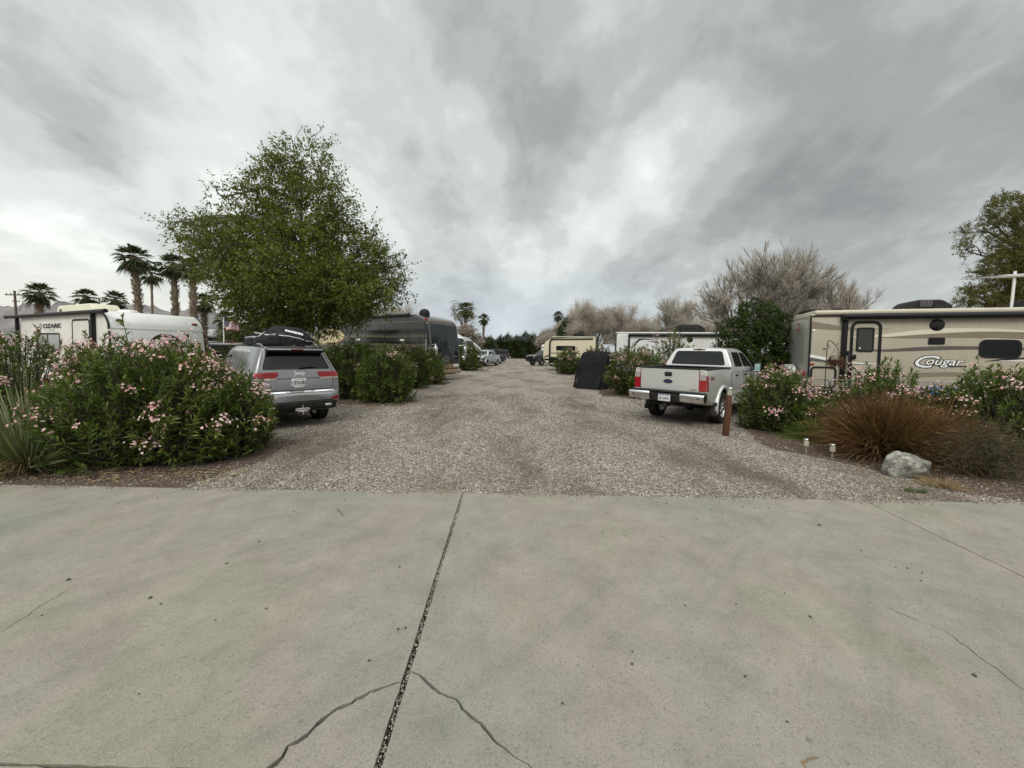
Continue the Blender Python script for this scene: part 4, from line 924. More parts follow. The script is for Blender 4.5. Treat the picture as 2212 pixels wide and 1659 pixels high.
    m = MB(); m.box((-.14, -.075, 1.25), (.12, .05, .16), 0, None, .02); m.build('tail_light', MAT['red_lens'], t, 40)
    for zz in (2.62, 2.78): 
        m = MB(); m.box((-.55, -.12, zz), (.1, .05, .05), 0, None, .015); m.build('marker_light', MAT['dark_red_lens'], t, 40)
    # name on the side
    c = pk(1475, 694); e0 = pk(1280, 700); e1 = pk(1672, 690); wd = e1[0] - e0[0]
    m = MB(); letters(m, S, 'ougar', c[0] + wd * .13, c[1] - .0, .30, 0, .32, .018, 1.12, R(-1), .004); letters(m, S, 'C', c[0] - wd * .34, c[1] - .01, .50, 0, .42, .020, 1.35, R(-6), .004); m.build('lettering_outline', MAT['letter_black'], t)
    m = MB(); letters(m, S, 'ougar', c[0] + wd * .13, c[1] + .0, .30, 0, .32, .002, 1.12, R(-1), .007); letters(m, S, 'C', c[0] - wd * .34, c[1] - .01, .50, 0, .42, .001, 1.35, R(-6), .007); m.build('lettering', MAT['letter_white'], t)
    m = MB(); c2 = pk(1606, 731); letters(m, S, 'by Keystone', c2[0], c2[1], .085, 0, .2, .003, 1.35, 0, .006); m.build('lettering', MAT['letter_black'], t)
    # under the floor, wheels
    m = MB(); m.box((-W / 2, Ln / 2, .56), (W - .1, Ln - .1, .16)); m.build('chassis', MAT['underbody'], t); tb = []
    for yy in (3.9, 4.8):
        for xx in (-.13, -W + .13): wheel(t, xx, yy, .37, .22, .2, 1 if xx > -1 else -1, 5, 'white_gelcoat', 1)
    # roof gear
    pr_ = lambda x, y: (lambda v: (v.y, v.z))(Lc.pick(*z7(x, y), 'x', -1.2))
    y0, y1 = pr_(1148, 262)[0], pr_(1552, 262)[0]; yc = (y0 + y1) / 2
    h = MB(); pr = rounded([(y0, 0), (y1 - .12, 0), (y1 - .06, .15), (y1 - .32, .34), (y0 + .22, .34), (y0 + .06, .22)], .10, 6); h.prism([(a, b_ + top + .10) for a, b_ in pr], -1.65, -.75, 'yz', 0, .06); ho = h.build('air_conditioner', MAT['black_plastic'], t, 40)
    m = MB()
    for k in range(7): m.box((-.742, y0 + .30 + k * .04, top + .33), (.016, .016, .2))
    m.build('vent_slats', MAT['grey_plastic'], ho)
    y2 = pr_(430, 262)[0]; m = MB(); m.prism(rounded([(y2 - .32, top + .08), (y2 + .4, top + .08), (y2 + .34, top + .16), (y2 - .22, top + .24), (y2 - .32, top + .2)], .04), -1.4, -.8, 'yz', 0, .03); m.build('roof_vent', MAT['black_plastic'], t, 40)
    y3 = pr_(622, 262)[0]; m = MB(); m.tube([(-1.0, y3, top + .08), (-1.0, y3, top + .20)], .05, 10); m.lathe([(.09, 0), (.09, .05), (0, .07)], 14, 0, Matrix.Translation((-1.0, y3, top + .19))); m.build('vent_pipe', MAT['black_plastic'], t, 40)
    y4 = pr_(2150, 250)[0]; m = MB(); m.prism(rounded([(y4 - .08, top + .08), (y4 + 1.0, top + .08), (y4 + .95, top + .45), (y4 + .08, top + .42)], .06), -1.6, -.85, 'yz', 0, .05); m.build('roof_box', MAT['black_plastic'], t, 40)
    m = MB(); m.tube([(-1.3, y4 - .05, top + .08), (-1.3, y4 - .02, top + 1.25)], .032, 10); mo = m.build('antenna_mast', MAT['white_gelcoat'], t, 40)
    m = MB(); m.prism(rounded([(y4 - .95, top + 1.11), (y4 - .2, top + 1.15), (y4 + .9, top + 1.17), (y4 + .9, top + 1.11), (y4 - .2, top + 1.09)], .02), -1.42, -1.18, 'yz', 0, .015); m.build('antenna_wing', MAT['white_gelcoat'], mo, 40)
    # spare wheel cover on the rear wall
    m = MB(); m.lathe([(0, -.16), (.36, -.15), (.38, -.11), (.38, .08), (.34, .1), (0, .1)], 30, 0, Matrix.Translation((-.75, -.30, 1.13)) @ Matrix.Rotation(R(90), 4, 'X')); m.build('spare_wheel_cover', MAT['letter_pale'], t, 50)
    m = MB(); m.box((-.75, -.14, 1.0), (.08, .2, .5)); m.build('spare_wheel_bracket', MAT['black_plastic'], t)
# ---- white ribbed trailer, right ---------------------------------------------------
def make_ribbed_trailer():
    Lc = RB; W = 2.44; Ln = 7.2; top = 2.85
    t = empty('travel_trailer', Lc.loc, Lc.a, 'white travel trailer with horizontal ribbed siding and a black arched swoosh, behind the pickup', 'travel trailer')
    b = MB(); b.prism(rounded([(0, .55), (Ln, .55), (Ln, top), (0, top)], .06), -W, 0, 'yz', 0, .03); b.build('body', MAT['siding_white'], t, 40)
    s = MB(); z = .62; k = 0; prof = []
    while z < top - .08: prof += [(.004, z), (.020, z + .018), (.016, z + .075)]; z += .09
    vs = []; fs = []
    for xx, zz in prof: vs += [(xx, .05, zz), (xx, Ln - .05, zz)]
    fs = [(2 * i, 2 * i + 1, 2 * i + 3, 2 * i + 2) for i in range(len(prof) - 1)]; s.add(vs, fs); so = s.build('ribbed_siding', MAT['siding_white'], t)
    S = Frame('+x', None, 0.0, .024); pk = lambda x, y: (lambda v: (v.y, v.z))(Lc.pick(*z6(x, y), 'x', 0.0))
    for tp in ([(.01, .0, .6), (.01, .0, top - .03), (.01, .08, top)], [(-W, .0, .6), (-W, .0, top - .03)]):
        m = MB(); m.tube(tp, .03, 8); m.build('corner_trim', MAT['black_trim'], t, 60)
    r = MB(); r.box((-W / 2, Ln / 2, top + .03), (W + .04, Ln + .02, .07), 0, None, .02); r.build('roof', MAT['white_gelcoat'], t, 40)
    a0 = pk(530, 340)[0]
    aw = MB(); aw.tube([(.10, a0, top - .09), (.10, Ln - .3, top - .09)], .075, 12); ao = aw.build('awning_roll', MAT['black_trim'], t, 60)
    m = MB(); bar(m, (.06, a0 + .02, top - .05), (.06, a0 + .02, .9), .09, .10); m.build('awning_arm', MAT['black_trim'], ao, 40)
    up = [pk(600, 490), pk(610, 440), pk(650, 405), pk(720, 402), pk(800, 412), pk(890, 430)]; lw = [pk(890, 432), pk(800, 420), pk(720, 412), pk(660, 425), pk(625, 455), pk(607, 495)]
    m = MB(); decal(m, S, up + lw, 0, .5); m.build('swoosh', MAT['letter_black'], t)
    m = MB(); decal(m, S, [pk(735, 432), pk(800, 432), pk(890, 445), pk(890, 462), pk(800, 441)], 0, .5); m.build('swoosh', MAT['brown_red'], t)
    m = MB(); decal(m, S, [pk(370, 535), pk(410, 575), pk(470, 600), pk(520, 640), pk(440, 610), pk(370, 575)], 0, .5); m.build('swoosh', MAT['letter_black'], t)
    h = pk(1255, 415); m = MB(); m.lathe([(0, .05), (.1, .04), (.15, 0)], 20, 0, Matrix.Translation((.02, *h)) @ Matrix.Rotation(R(90), 4, 'Y')); m.build('outdoor_speaker', MAT['black_plastic'], t, 40)
    h = pk(1300, 300)[0]; ac_unit('air_conditioner', t, -1.0, h, top + .06, 'black_plastic', 1.45, .8, .45)
    m = MB(); m.box((-W / 2, Ln / 2, .5), (W - .2, Ln - .3, .14)); m.build('chassis', MAT['underbody'], t)
    for yy in (3.2, 4.1):
        for xx in (-.13, -W + .13): wheel(t, xx, yy, .36, .2, .2, 1 if xx > -1 else -1, 5, 'white_gelcoat', 1)
# ---- cream trailer further down on the right ------------------------------------------
def make_cream_trailer():
    Lc = CT; W = 2.44; Ln = 4.7; top = 3.0
    t = empty('fifth_wheel_trailer', Lc.loc, Lc.a, 'cream travel trailer with black corner trim, far down the right side', 'travel trailer')
    b = MB(); b.prism([(y_, z_) for y_, z_ in rounded([(0, .9), (-.12, 1.3), (-.05, 2.6), (.55, top), (Ln, top + .25), (Ln, .6), (.6, .6)], [.1, .2, .5, .3, .1, .1, .1], 6)], -W, 0, 'yz', 0, .05); b.build('body', MAT['cream_side'], t, 40)
    S = Frame('+x', None, 0.0, .006)
    m = MB(); m.tube([(.02, .50, .6), (.02, .52, 2.8), (.02, .7, top - .1)], .09, 8); m.tube([(.02, .6, top - .06), (.02, Ln - .2, top + .02)], .07, 8); m.build('corner_trim', MAT['black_trim'], t, 60)
    m = MB(); wl = rounded(rect(1.1, 1.9, 2.9, 2.35), .15); decal(m, S, wl, 0, .3); m.build('window', MAT['tint_glass'], t)
    m = MB(); decal(m, S, [(0.0, 1.35), (.5, 1.55), (.5, 1.40), (.0, 1.15)], 0, .3); decal(m, S, rect(.62, 1.62, 3.4, 1.70), 0, .5); m.build('stripe', MAT['dark_taupe'], t)
    m = MB(); decal(m, Frame('+x', None, 0, .004), [(.55, .7), (4.6, .7), (4.6, 1.2), (.55, 1.3)], 0, .5); decal(m, S, rect(.0, .95, .5, 1.12), 0, .3); m.build('lower_panel', MAT['coach_dark'], t)
    m = MB(); m.box((-W / 2, Ln / 2 + .3, top + .20), (W + .1, Ln - .8, .06), 0, None, .02); m.build('roof', MAT['cream_stripe'], t, 40)
    ac_unit('air_conditioner', t, -1.2, 3.2, top + .22, 'black_plastic', 1.1, .8, .38)
    m = MB(); m.box((-W / 2, 2.5, .5), (W - .2, 3.9, .2)); m.build('chassis', MAT['underbody'], t)
    for yy in (2.7, 3.5):
        for xx in (-.13, -W + .13): wheel(t, xx, yy, .36, .2, .2, 1 if xx > -1 else -1, 5, 'white_gelcoat', 1)
# ---- dark motor coach ----------------------------------------------------------------
def make_dark_coach():
    Lc = MC; W = 2.6; Ln = 10.6; top = 3.85      # origin: foot of the front-right corner, front y=0
    t = empty('motor_coach', Lc.loc, Lc.a, 'dark grey motor coach with banded glossy sides and tall split windscreen, nose toward the lane', 'motorhome')
    prof = rounded([(-Ln, .45), (-.25, .40), (.06, .75), (.10, 1.5), (-.20, 3.45), (-1.15, top), (-Ln, top)], [.1, .2, .2, .4, .35, .5, .2], 6)
    poly = None
    bm = bmesh.new()
    b = MB(); b.prism(prof, -W, 0, 'yz', 0, .16, 5); body = b.build('body', MAT['coach_grey'], t, 40); bv = bvh_of(body.data)
    S = Frame('+x', None, 0.0, .006); FR = Frame('+y', bv, 0, .008)
    pk = lambda x, y: (lambda v: (v.y, v.z))(Lc.pick(*z4(x, y), 'x', 0.0))
    yl = -Ln + .15; yr = -.17
    def strip(name, z0, z1_, mat, y0=None, y1=None, lift=0.0, wob=.0):
        y0 = yl if y0 is None else y0; y1 = yr if y1 is None else y1
        n_ = 24; U = [(y0 + (y1 - y0) * i / n_, z1_ + wob * math.sin(i * .55 + z0 * 3)) for i in range(n_ + 1)]; Lw = [(y0 + (y1 - y0) * i / n_, z0 + wob * math.sin(i * .4 + 1 + z0)) for i in range(n_ + 1)]
        m = MB(); m.add([S.p3(a, b_, lift) for a, b_ in U] + [S.p3(a, b_, lift) for a, b_ in Lw], [(i + n_ + 1, i + n_ + 2, i + 1, i) for i in range(n_)]); m.build(name, MAT[mat], t)
    strip('side_band', 2.75, 2.95, 'coach_dark', wob=.03); strip('side_band', 2.5, 2.62, 'coach_olive', wob=.04, lift=.001); strip('side_band', 2.14, 2.25, 'coach_dark', wob=.02, lift=.002)  # wavy bands: reflected sky and horizon put into the side's colour
    strip('side_band', 1.98, 2.12, 'coach_olive', wob=.03); strip('side_band', 1.45, 1.92, 'coach_olive', wob=.02, lift=.001); strip('side_band', .55, .95, 'coach_tan')
    strip('side_band', 3.36, 3.42, 'coach_olive', wob=.01)
    # seams
    m = MB()
    for q in (pk(708, 400)[0], pk(995, 400)[0], pk(1298, 400)[0], pk(1490, 400)[0]): ribbon(m, S, [(q, .6), (q, 3.2)], .02, 0, .005)
    q0, q1 = pk(1000, 462), pk(1295, 462); ribbon(m, S, [(q0[0], q0[1]), (q1[0], q1[1])], .02, 0, .005); q0, q1 = pk(708, 580), pk(1300, 585); ribbon(m, S, [(q0[0], q0[1]), (q1[0], q1[1])], .02, 0, .005)
    m.build('panel_gap', MAT['coach_dark'], t)
    # cream swoosh at the tail end
    e0, e1 = pk(110, 640), pk(495, 455); cy, cz = (e0[0] + e1[0]) / 2, (e0[1] + e1[1]) / 2; ry, rz_ = (e1[0] - e0[0]) / 2, (e1[1] - e0[1]) / 2
    m = MB(); decal(m, S, [(cy + ry * math.cos(q), cz + rz_ * 1.05 * math.sin(q)) for q in [2 * math.pi * i / 40 for i in range(40)]], 0, .6, 0, .006); co = m.build('cream_swoosh', MAT['coach_cream'], t)
    m = MB(); ribbon(m, S, [(cy + ry * 1.02 * math.cos(q), cz + rz_ * 1.05 * math.sin(q)) for q in [R(-100) + R(140) * i / 30 for i in range(31)]], .09, 0, .008); m.build('swoosh_edge', MAT['brown_red'], co)
    m = MB()
    for k, off in enumerate((.1, -.12)): ribbon(m, S, [(cy - ry * .7 + ry * 1.3 * i / 14, cz + off + rz_ * .55 * math.sin(i / 14 * 2.4) - .05) for i in range(15)], .10 - .03 * k, 0, .008)
    m.build('swoosh_streak', MAT['coach_tan'], co)
    # windows, door, handles
    d0, d1 = pk(1440, 700), pk(1600, 520); m = MB(); dl = rounded(rect(d0[0], .7, min(d1[0], -.2), d1[1]), .06); outline_frame(m, S, dl, .05, .010); do = m.build('entry_door', MAT['coach_dark'], t)
    w0, w1 = pk(1500, 690), pk(1592, 580); m = MB(); wl = rounded(rect(w0[0], w0[1] - .2, min(w1[0], -.24), w1[1]), .05); decal(m, S, wl, 0, .3, 0, .008); m.build('door_window', MAT['pale_glass'], do)
    for q in ((672, 592), (1215, 600)):
        h = pk(*q); m = MB(); m.box((.02, *h), (.05, .34, .12), 0, None, .02); m.build('slide_light', MAT['letter_white'], t, 40)
    ra = MB(); ra.tube([(.08, -Ln + .2, top - .08), (.08, pk(1310, 260)[0], top - .06)], .10, 12); ra.build('awning_roll', MAT['coach_dark'], t, 60)
    m = MB(); h = pk(950, 285)[0]; m.box((.17, h, top - .05), (.05, .5, .06), 0, None, .01); m.build('awning_plate', MAT['letter_pale'], t)
    # front
    cx = -W / 2
    for sx in (-1, 1):
        m = MB(); decal(m, FR, rounded([(cx + .02 * sx, 1.42), (cx + 1.17 * sx, 1.42), (cx + 1.12 * sx, 3.22), (cx + .02 * sx, 3.28)], .09), 0, .1, 0, .006); m.build('windscreen', MAT['coach_glass'], t, 60)
        wp = MB(); wp.tube([FR.p3(cx + .45 * sx, 1.36, .05), FR.p3(cx + .12 * sx, 1.75, .06), FR.p3(cx + .1 * sx, 2.35, .05)], .016, 6); wp.build('wiper', MAT['black_trim'], t, 60)
        hl = MB(); decal(hl, FR, rounded(sided([(.62, .80), (1.10, .80), (1.12, .97), (.62, .97)], sx), .03) if False else rounded([(cx + .62 * sx, .80), (cx + 1.10 * sx, .80), (cx + 1.12 * sx, .97), (cx + .62 * sx, .97)], .03), 0, .1, .0, .014); hl.build('headlight', MAT['letter_white'], t, 60)
        mi = MB(); p = FR.p3(cx + 1.18 * sx, 1.75, .0); mi.tube([p + Vector((0, -.1, .3)), p + Vector((.12 * sx, .35, .35)), p + Vector((.12 * sx, .38, .1))], .035, 8); mi.box(p + Vector((.12 * sx, .36, .0)), (.24, .16, .50), 0, None, .07); mi.box(p + Vector((.06 * sx, .30, -.42)), (.26, .16, .24), 0, None, .07); mi.build('side_mirror', MAT['chrome'], t, 50)
    m = MB(); decal(m, FR, rounded([(cx - 1.15, 1.36), (cx + 1.15, 1.36), (cx + 1.12, .98), (cx - 1.12, .98)], .08), 0, .1, 0, .004); go = m.build('front_mask', MAT['coach_dark'], t, 60)
    m = MB(); decal(m, FR, circle(cx + .1, 1.20, .34, 30, .17), 0, .1, 0, .012); eo = m.build('round_emblem', MAT['black_trim'], go, 60); m = MB(); ribbon(m, FR, circle(cx + .1, 1.20, .30, 30, .14) + [(cx + .4, 1.20)], .03, 0, .016); ribbon(m, FR, [(cx - .1, 1.19), (cx + .3, 1.21)], .05, 0, .016); m.build('emblem_ring', MAT['letter_grey'], eo, 60)
    m = MB(); decal(m, FR, rounded([(cx - 1.2, .96), (cx + 1.2, .96), (cx + 1.16, .48), (cx - 1.16, .48)], .06), 0, .1, 0, .005); m.build('lower_front', MAT['coach_tan'], t, 60)
    m = MB(); decal(m, FR, rounded([(cx - .6, .62), (cx + .6, .62), (cx + .55, .50), (cx - .55, .50)], .03), 0, .1, 0, .012); m.build('lower_grille', MAT['black_trim'], t, 60)
    m = MB(); m.prism(rounded([(-.3, .36), (.16, .42), (.20, .62), (.05, .66)], .05), -W + .05, -.05, 'yz', 0, .05); m.build('bumper', MAT['coach_tan'], t, 40)
    for k in range(5):
        m = MB(); m.box(FR.p3(cx - .9 + k * .45, 3.45, .02), (.12, .05, .06), 0, None, .015); m.build('marker_light', MAT['amber_lens'], t, 40)
    p = pk(1512, 338); m = MB(); m.box((.02, min(p[0], -.3), p[1]), (.05, .22, .12), 0, None, .02); m.build('corner_light', MAT['red_lens'], t, 40)
    p = pk(1565, 305)[0]; m = MB(); m.lathe([(.30, 0), (.31, .15), (.28, .30), (.18, .41), (0, .46)], 24, 0, Matrix.Translation((-.75, -1.15, top - .12))); m.build('satellite_dome', MAT['black_plastic'], t, 40)
    for yy in (-2.2, -7.6, -8.8):
        for xx in (-.16, -W + .16): wheel(t, xx, yy, .5, .26, .28, 1 if xx > -1 else -1, 6, 'alloy', 1)
    m = MB(); m.box((-W / 2, -Ln / 2, .45), (W - .3, Ln - .8, .3)); m.build('chassis', MAT['underbody'], t)
# ---- pale coaches seen nose on far behind ------------------------------------------------
def make_pale_coach(x, y, a, top, label, body_mat, glass=True, slope=.55):
    t = empty('motor_coach', (x, y, 0), a, label, 'motorhome', 'pale coaches nosing out in a row on the left'); W = 2.5; Ln = 9.0
    prof = rounded([(-Ln, .45), (-.25, .40), (.06, .75), (.08, 1.4), (-slope, top - .45), (-slope - .8, top), (-Ln, top)], [.1, .2, .2, .4, .5, .5, .2], 6)
    b = MB(); b.prism(prof, -W, 0, 'yz', 0, .18, 5); body = b.build('body', MAT[body_mat], t, 40); bv = bvh_of(body.data); FR = Frame('+y', bv, 0, .01); S = Frame('+x', None, 0, .008); cx = -W / 2
    if glass:
        m = MB(); decal(m, FR, rounded([(cx - 1.1, 1.55), (cx + 1.1, 1.55), (cx + 1.02, top - .5), (cx - 1.02, top - .5)], .2), 0, .15); m.build('windscreen', MAT['coach_glass'], t, 60)
        for sx in (-1, 1):
            mi = MB(); p = FR.p3(cx + 1.1 * sx, 1.9, 0); mi.tube([p, p + Vector((.2 * sx, .3, .1))], .04, 6); mi.box(p + Vector((.2 * sx, .3, -.1)), (.22, .14, .45), 0, None, .06); mi.build('side_mirror', MAT['white_gelcoat'], t, 50)
    m = MB(); decal(m, S, rounded(rect(-2.6, 1.7, -1.0, 2.5), .1), 0, .4); m.build('side_window', MAT['coach_glass'], t)
    m = MB(); decal(m, S, rect(-8.5, 1.2, -.3, 1.4), 0, .6); m.build('stripe', MAT['letter_grey'], t)
    for sx in (-1, 1):
        m = MB(); decal(m, FR, rounded(rect(cx + .5 * sx if sx > 0 else cx - 1.05, .85, cx + 1.05 if sx > 0 else cx - .5, 1.05), .04), 0, .2); m.build('headlight', MAT['clear_lens'], t)
    for yy in (-2.0, -7.0):
        for xx in (-.16, -W + .16): wheel(t, xx, yy, .45, .25, .26, 1 if xx > -1 else -1, 6, 'alloy', 1)
    m = MB(); m.box((-W / 2, -Ln / 2, .45), (W - .3, Ln - .8, .3)); m.build('chassis', MAT['underbody'], t)
# ------------------------------------------------------------------ plants
def unit(v): return v / np.maximum(1e-9, np.linalg.norm(v, axis=-1, keepdims=True))
def leaf_mesh(name, P, D, L, Wd, mat, droop=.25, fold=.25, roll=None):
    """lance-shaped folded leaves: base points P, directions D, lengths L, widths Wd"""
    n = len(P); D = unit(D)
    up = np.tile(np.array([0, 0, 1.0]), (n, 1)); up += rng.normal(0, .45, (n, 3))
    S = unit(np.cross(D, up)); N = unit(np.cross(S, D))
    L = L[:, None]; Wd = Wd[:, None]
    mid = P + D * L * .45 - np.array([0, 0, 1.0]) * L * droop * .18
    tip = P + D * L - np.array([0, 0, 1.0]) * L * droop
    l = mid + S * Wd * .5 + N * Wd * fold; r = mid - S * Wd * .5 + N * Wd * fold
    V = np.stack([P, l, mid, r, tip], 1).reshape(-1, 3)
    base = (np.arange(n) * 5)[:, None]
    T = np.array([[0, 2, 1], [0, 3, 2], [2, 4, 1], [3, 4, 2]])
    Fc = (base[:, None, :] + T[None]).reshape(-1, 3)
    return npmesh(name, V, Fc, mat)
def ribbons(name, paths, widths, mat, flat_up=True):
    """paths (n,k,3), widths (n,k): one ribbon per path"""
    n, k, _ = paths.shape
    T = unit(np.gradient(paths, axis=1)); side = rng.normal(0, 1, (n, 1, 3)); side = unit(np.cross(T, np.broadcast_to(side, T.shape)))
    A = paths + side * widths[..., None] * .5; B = paths - side * widths[..., None] * .5
    V = np.stack([A, B], 2).reshape(-1, 3)
    b = (np.arange(n) * k * 2)[:, None]; i = np.arange(k - 1)[None] * 2
    q = (b + i)[..., None]; Fc = np.concatenate([q, q + 1, q + 3, q + 2], -1).reshape(-1, 4)
    return npmesh(name, V, Fc, mat)
def sticks(name, A, B, ra, rb, mat, sides=3):
    """straight tapering twigs from A to B"""
    n = len(A); T = unit(B - A); ref = np.where(np.abs(T[:, 2:3]) > .9, np.array([[1.0, 0, 0]]), np.array([[0, 0, 1.0]]))
    U = unit(np.cross(T, ref)); W = np.cross(T, U); vs = []
    for P, r in ((A, ra), (B, rb)):
        for j in range(sides):
            q = 2 * math.pi * j / sides; vs.append(P + (U * math.cos(q) + W * math.sin(q)) * np.asarray(r).reshape(-1, 1))
    V = np.stack(vs, 1).reshape(-1, 3); b = (np.arange(n) * 2 * sides)[:, None]
    Fc = np.stack([np.concatenate([b + j, b + (j + 1) % sides, b + sides + (j + 1) % sides, b + sides + j], 1) for j in range(sides)], 1).reshape(-1, 4)
    return npmesh(name, V, Fc, mat)
def blossom_geo(P, N, r):
    """five-petalled flowers"""
    n = len(P); N = unit(N); ref = rng.normal(0, 1, (n, 3)); U = unit(np.cross(N, ref)); W = np.cross(N, U); vs = [P]
    for j in range(10):
        q = 2 * math.pi * j / 10; rr = r if j % 2 == 0 else r * .55
        vs.append(P + (U * math.cos(q) + W * math.sin(q)) * rr[:, None] + N * (rr * (.35 if j % 2 == 0 else .15))[:, None])
    V = np.stack(vs, 1).reshape(-1, 3); b = (np.arange(n) * 11)[:, None]
    Fc = np.stack([np.concatenate([b, b + 1 + j, b + 1 + (j + 1) % 10], 1) for j in range(10)], 1).reshape(-1, 3)
    return V, Fc
def oleander(loc, rx, ry, h, label, leaves=5000, clusters=60, dry=False, leaf=.125, seed=1, group='flowering bushes', top_cap=None, rz=0.0, bias=None, ragged=.25, whites=0, lowfill=1.0):
    global rng
    rng = np.random.default_rng(seed)
    t = empty('oleander_bush', loc, rz, label, 'bush', group)
    leaves = int(leaves * 1.7); per = 17; leaf = leaf * 1.14; clusters = int(clusters * .72); ns = max(20, leaves // per)
    # shoot tips fill a dome-shaped shell and its inside
    u = rng.random(ns); th = rng.random(ns) * 2 * np.pi
    el = np.arcsin(np.clip(rng.random(ns) ** .8, 0, 1)); rad = rng.uniform(.50, 1.0, ns) ** .45
    lob = 1 + ragged * (np.sin(th * 3 + seed) * .4 + np.sin(th * 5 + 2 * seed) * .3 + rng.normal(0, .32, ns)) 
    cz = .30
    tip = np.stack([np.cos(th) * np.cos(el * .98) * rx * rad * lob, np.sin(th) * np.cos(el * .98) * ry * rad * lob, h * (cz + (1 - cz) * np.sin(el) * rad * (1 + ragged * .35 * rng.normal(0, 1, ns)))], 1)
    lowm = rng.random(ns) < .40 * lowfill
    tip[lowm, 2] = h * rng.uniform(.06, .45, lowm.sum()); 
    base = np.stack([tip[:, 0] * .35 + rng.normal(0, .08, ns), tip[:, 1] * .35 + rng.normal(0, .08, ns), np.zeros(ns)], 1)
    base[:, 2] = np.maximum(0, tip[:, 2] - h * .75) * .3
    out = unit(tip - np.array([0, 0, h * .2])); up = unit(out * np.array([.8, .8, .5]) + np.array([0, 0, .85]) + rng.normal(0, .28, (ns, 3)))
    sh = rng.uniform(.22, .42, ns) * min(1.0, h / 1.4)
    st0 = tip - up * sh[:, None]
    # stems
    A = np.concatenate([base, st0]); B = np.concatenate([st0, tip])
    link('stems', sticks('stems', A, B, np.concatenate([np.full(ns, .012), np.full(ns, .007)]), np.concatenate([np.full(ns, .007), np.full(ns, .003)]), MAT['stem_bark']), t)
    # leaves in whorls along each shoot, a rosette at its tip
    s = rng.random((ns, per)) ** .75; P = st0[:, None] + up[:, None] * (sh[:, None] * s)[..., None]
    ref = unit(np.cross(up, rng.normal(0, 1, (ns, 3)))); ref2 = np.cross(up, ref)
    q = rng.random((ns, per)) * 2 * np.pi
    rad_d = ref[:, None] * np.cos(q)[..., None] + ref2[:, None] * np.sin(q)[..., None]
    spread = (1.15 - .85 * s)[..., None]
    D = rad_d * spread + up[:, None] * (.55 + .5 * s[..., None]) + rng.normal(0, .15, (ns, per, 3))
    L = leaf * rng.uniform(.6, 1.15, (ns, per)); Wd = L * rng.uniform(.15, .23, (ns, per))
    P, D, L, Wd = P.reshape(-1, 3), D.reshape(-1, 3), L.ravel(), Wd.ravel()
    ok = P[:, 2] > .03; P, D, L, Wd = P[ok], D[ok], L[ok], Wd[ok]
    tipz = P[:, 2] + unit(D)[:, 2] * L - L * .22; ok = tipz > .01; P, D, L, Wd = P[ok], D[ok], L[ok], Wd[ok]
    link('foliage', leaf_mesh('foliage', P, D, L, Wd, MAT['oleander_leaf_dry' if dry else 'oleander_leaf'], .22), t)
    # flower heads sit on outer shoots
    if clusters:
        surf = np.argsort(-(rad * (1 + .4 * rng.random(ns)) - .9 * lowm * (rng.random(ns) < .75)))[:max(clusters * 3, 1)]
        pick = rng.choice(surf, min(clusters, len(surf)), replace=False)
        FP = []; FN = []; FR_ = []; BP = []; BD = []
        for i in pick:
            k = int(rng.integers(2, 9) if rng.random() < .42 else rng.integers(10, 40)); sp = .014 + .0068 * k ** .72
            c = tip[i] + up[i] * .05
            off = rng.normal(0, 1, (k, 3)) * sp * np.array([1, 1, .55]); FP.append(c + off); FN.append(up[i] * .7 + off / max(sp, .01) * .4 + rng.normal(0, .35, (k, 3)) + np.array([0, -.25, .1])); FR_.append(rng.uniform(.015, .028, k))
            kb = k // 2 + 2; off = rng.normal(0, 1, (kb, 3)) * sp; BP.append(c + off - up[i] * .02); BD.append(up[i] + off * 4)
        FP = np.concatenate(FP); FN = np.concatenate(FN); FR_ = np.concatenate(FR_); V, Fc = blossom_geo(FP, FN, FR_)
        tag(link('blossoms', npmesh('blossoms', V, Fc, MAT['blossom']), t), kind='stuff')
        BP = np.concatenate(BP); BD = np.concatenate(BD); kb = len(BP)
        tag(link('buds', leaf_mesh('buds', BP, BD, rng.uniform(.025, .06, kb), np.full(kb, .008), MAT['bud'], 0, .1), t), kind='stuff')
    return t
# ---- branching skeleton ------------------------------------------------------------
def grow(start, direction, length, radius, levels, spread, split, ratio, up_pull=.15, wob=.12, seed=3, min_r=.004):
    r_ = random.Random(seed); segs = []; tips = []
    def rec(p, d, L, r, lv):
        n = 3; q = p.copy(); dd = d.copy()
        for i in range(n):
            dd = (dd + Vector((r_.gauss(0, wob), r_.gauss(0, wob), r_.gauss(0, wob))) + Vector((0, 0, up_pull * .35))).normalized()
            e = q + dd * (L / n); r2 = max(min_r, r * (1 - .38 * (i + 1) / n))
            segs.append((q.copy(), e.copy(), max(min_r, r * (1 - .38 * i / n)), r2, lv)); q = e
            if lv < levels and i > 0 and r_.random() < .55 and lv > 0:
                ax = dd.cross(Vector((r_.gauss(0, 1), r_.gauss(0, 1), r_.gauss(0, 1)))).normalized()
                rec(q, (Matrix.Rotation(spread * r_.uniform(.9, 1.6), 3, ax) @ dd), L * ratio * r_.uniform(.5, .8), r2 * .6, lv + 1)
        if lv >= levels: tips.append((q, dd)); return
        k = split if r_.random() < .65 else split + 1
        a0 = r_.random() * 6.28
        ax0 = dd.orthogonal().normalized()
        for j in range(k):
            ax = Matrix.Rotation(a0 + 6.283 * j / k + r_.gauss(0, .3), 3, dd) @ ax0
            nd = Matrix.Rotation(spread * r_.uniform(.55, 1.25), 3, ax) @ dd
            rec(q, nd, L * ratio * r_.uniform(.8, 1.15), r * .62 * r_.uniform(.85, 1.1), lv + 1)
    rec(Vector(start), Vector(direction).normalized(), length, radius, 0)
    return segs, tips
def seg_arrays(segs):
    return (np.array([s[0] for s in segs]), np.array([s[1] for s in segs]), np.array([s[2] for s in segs]), np.array([s[3] for s in segs]))
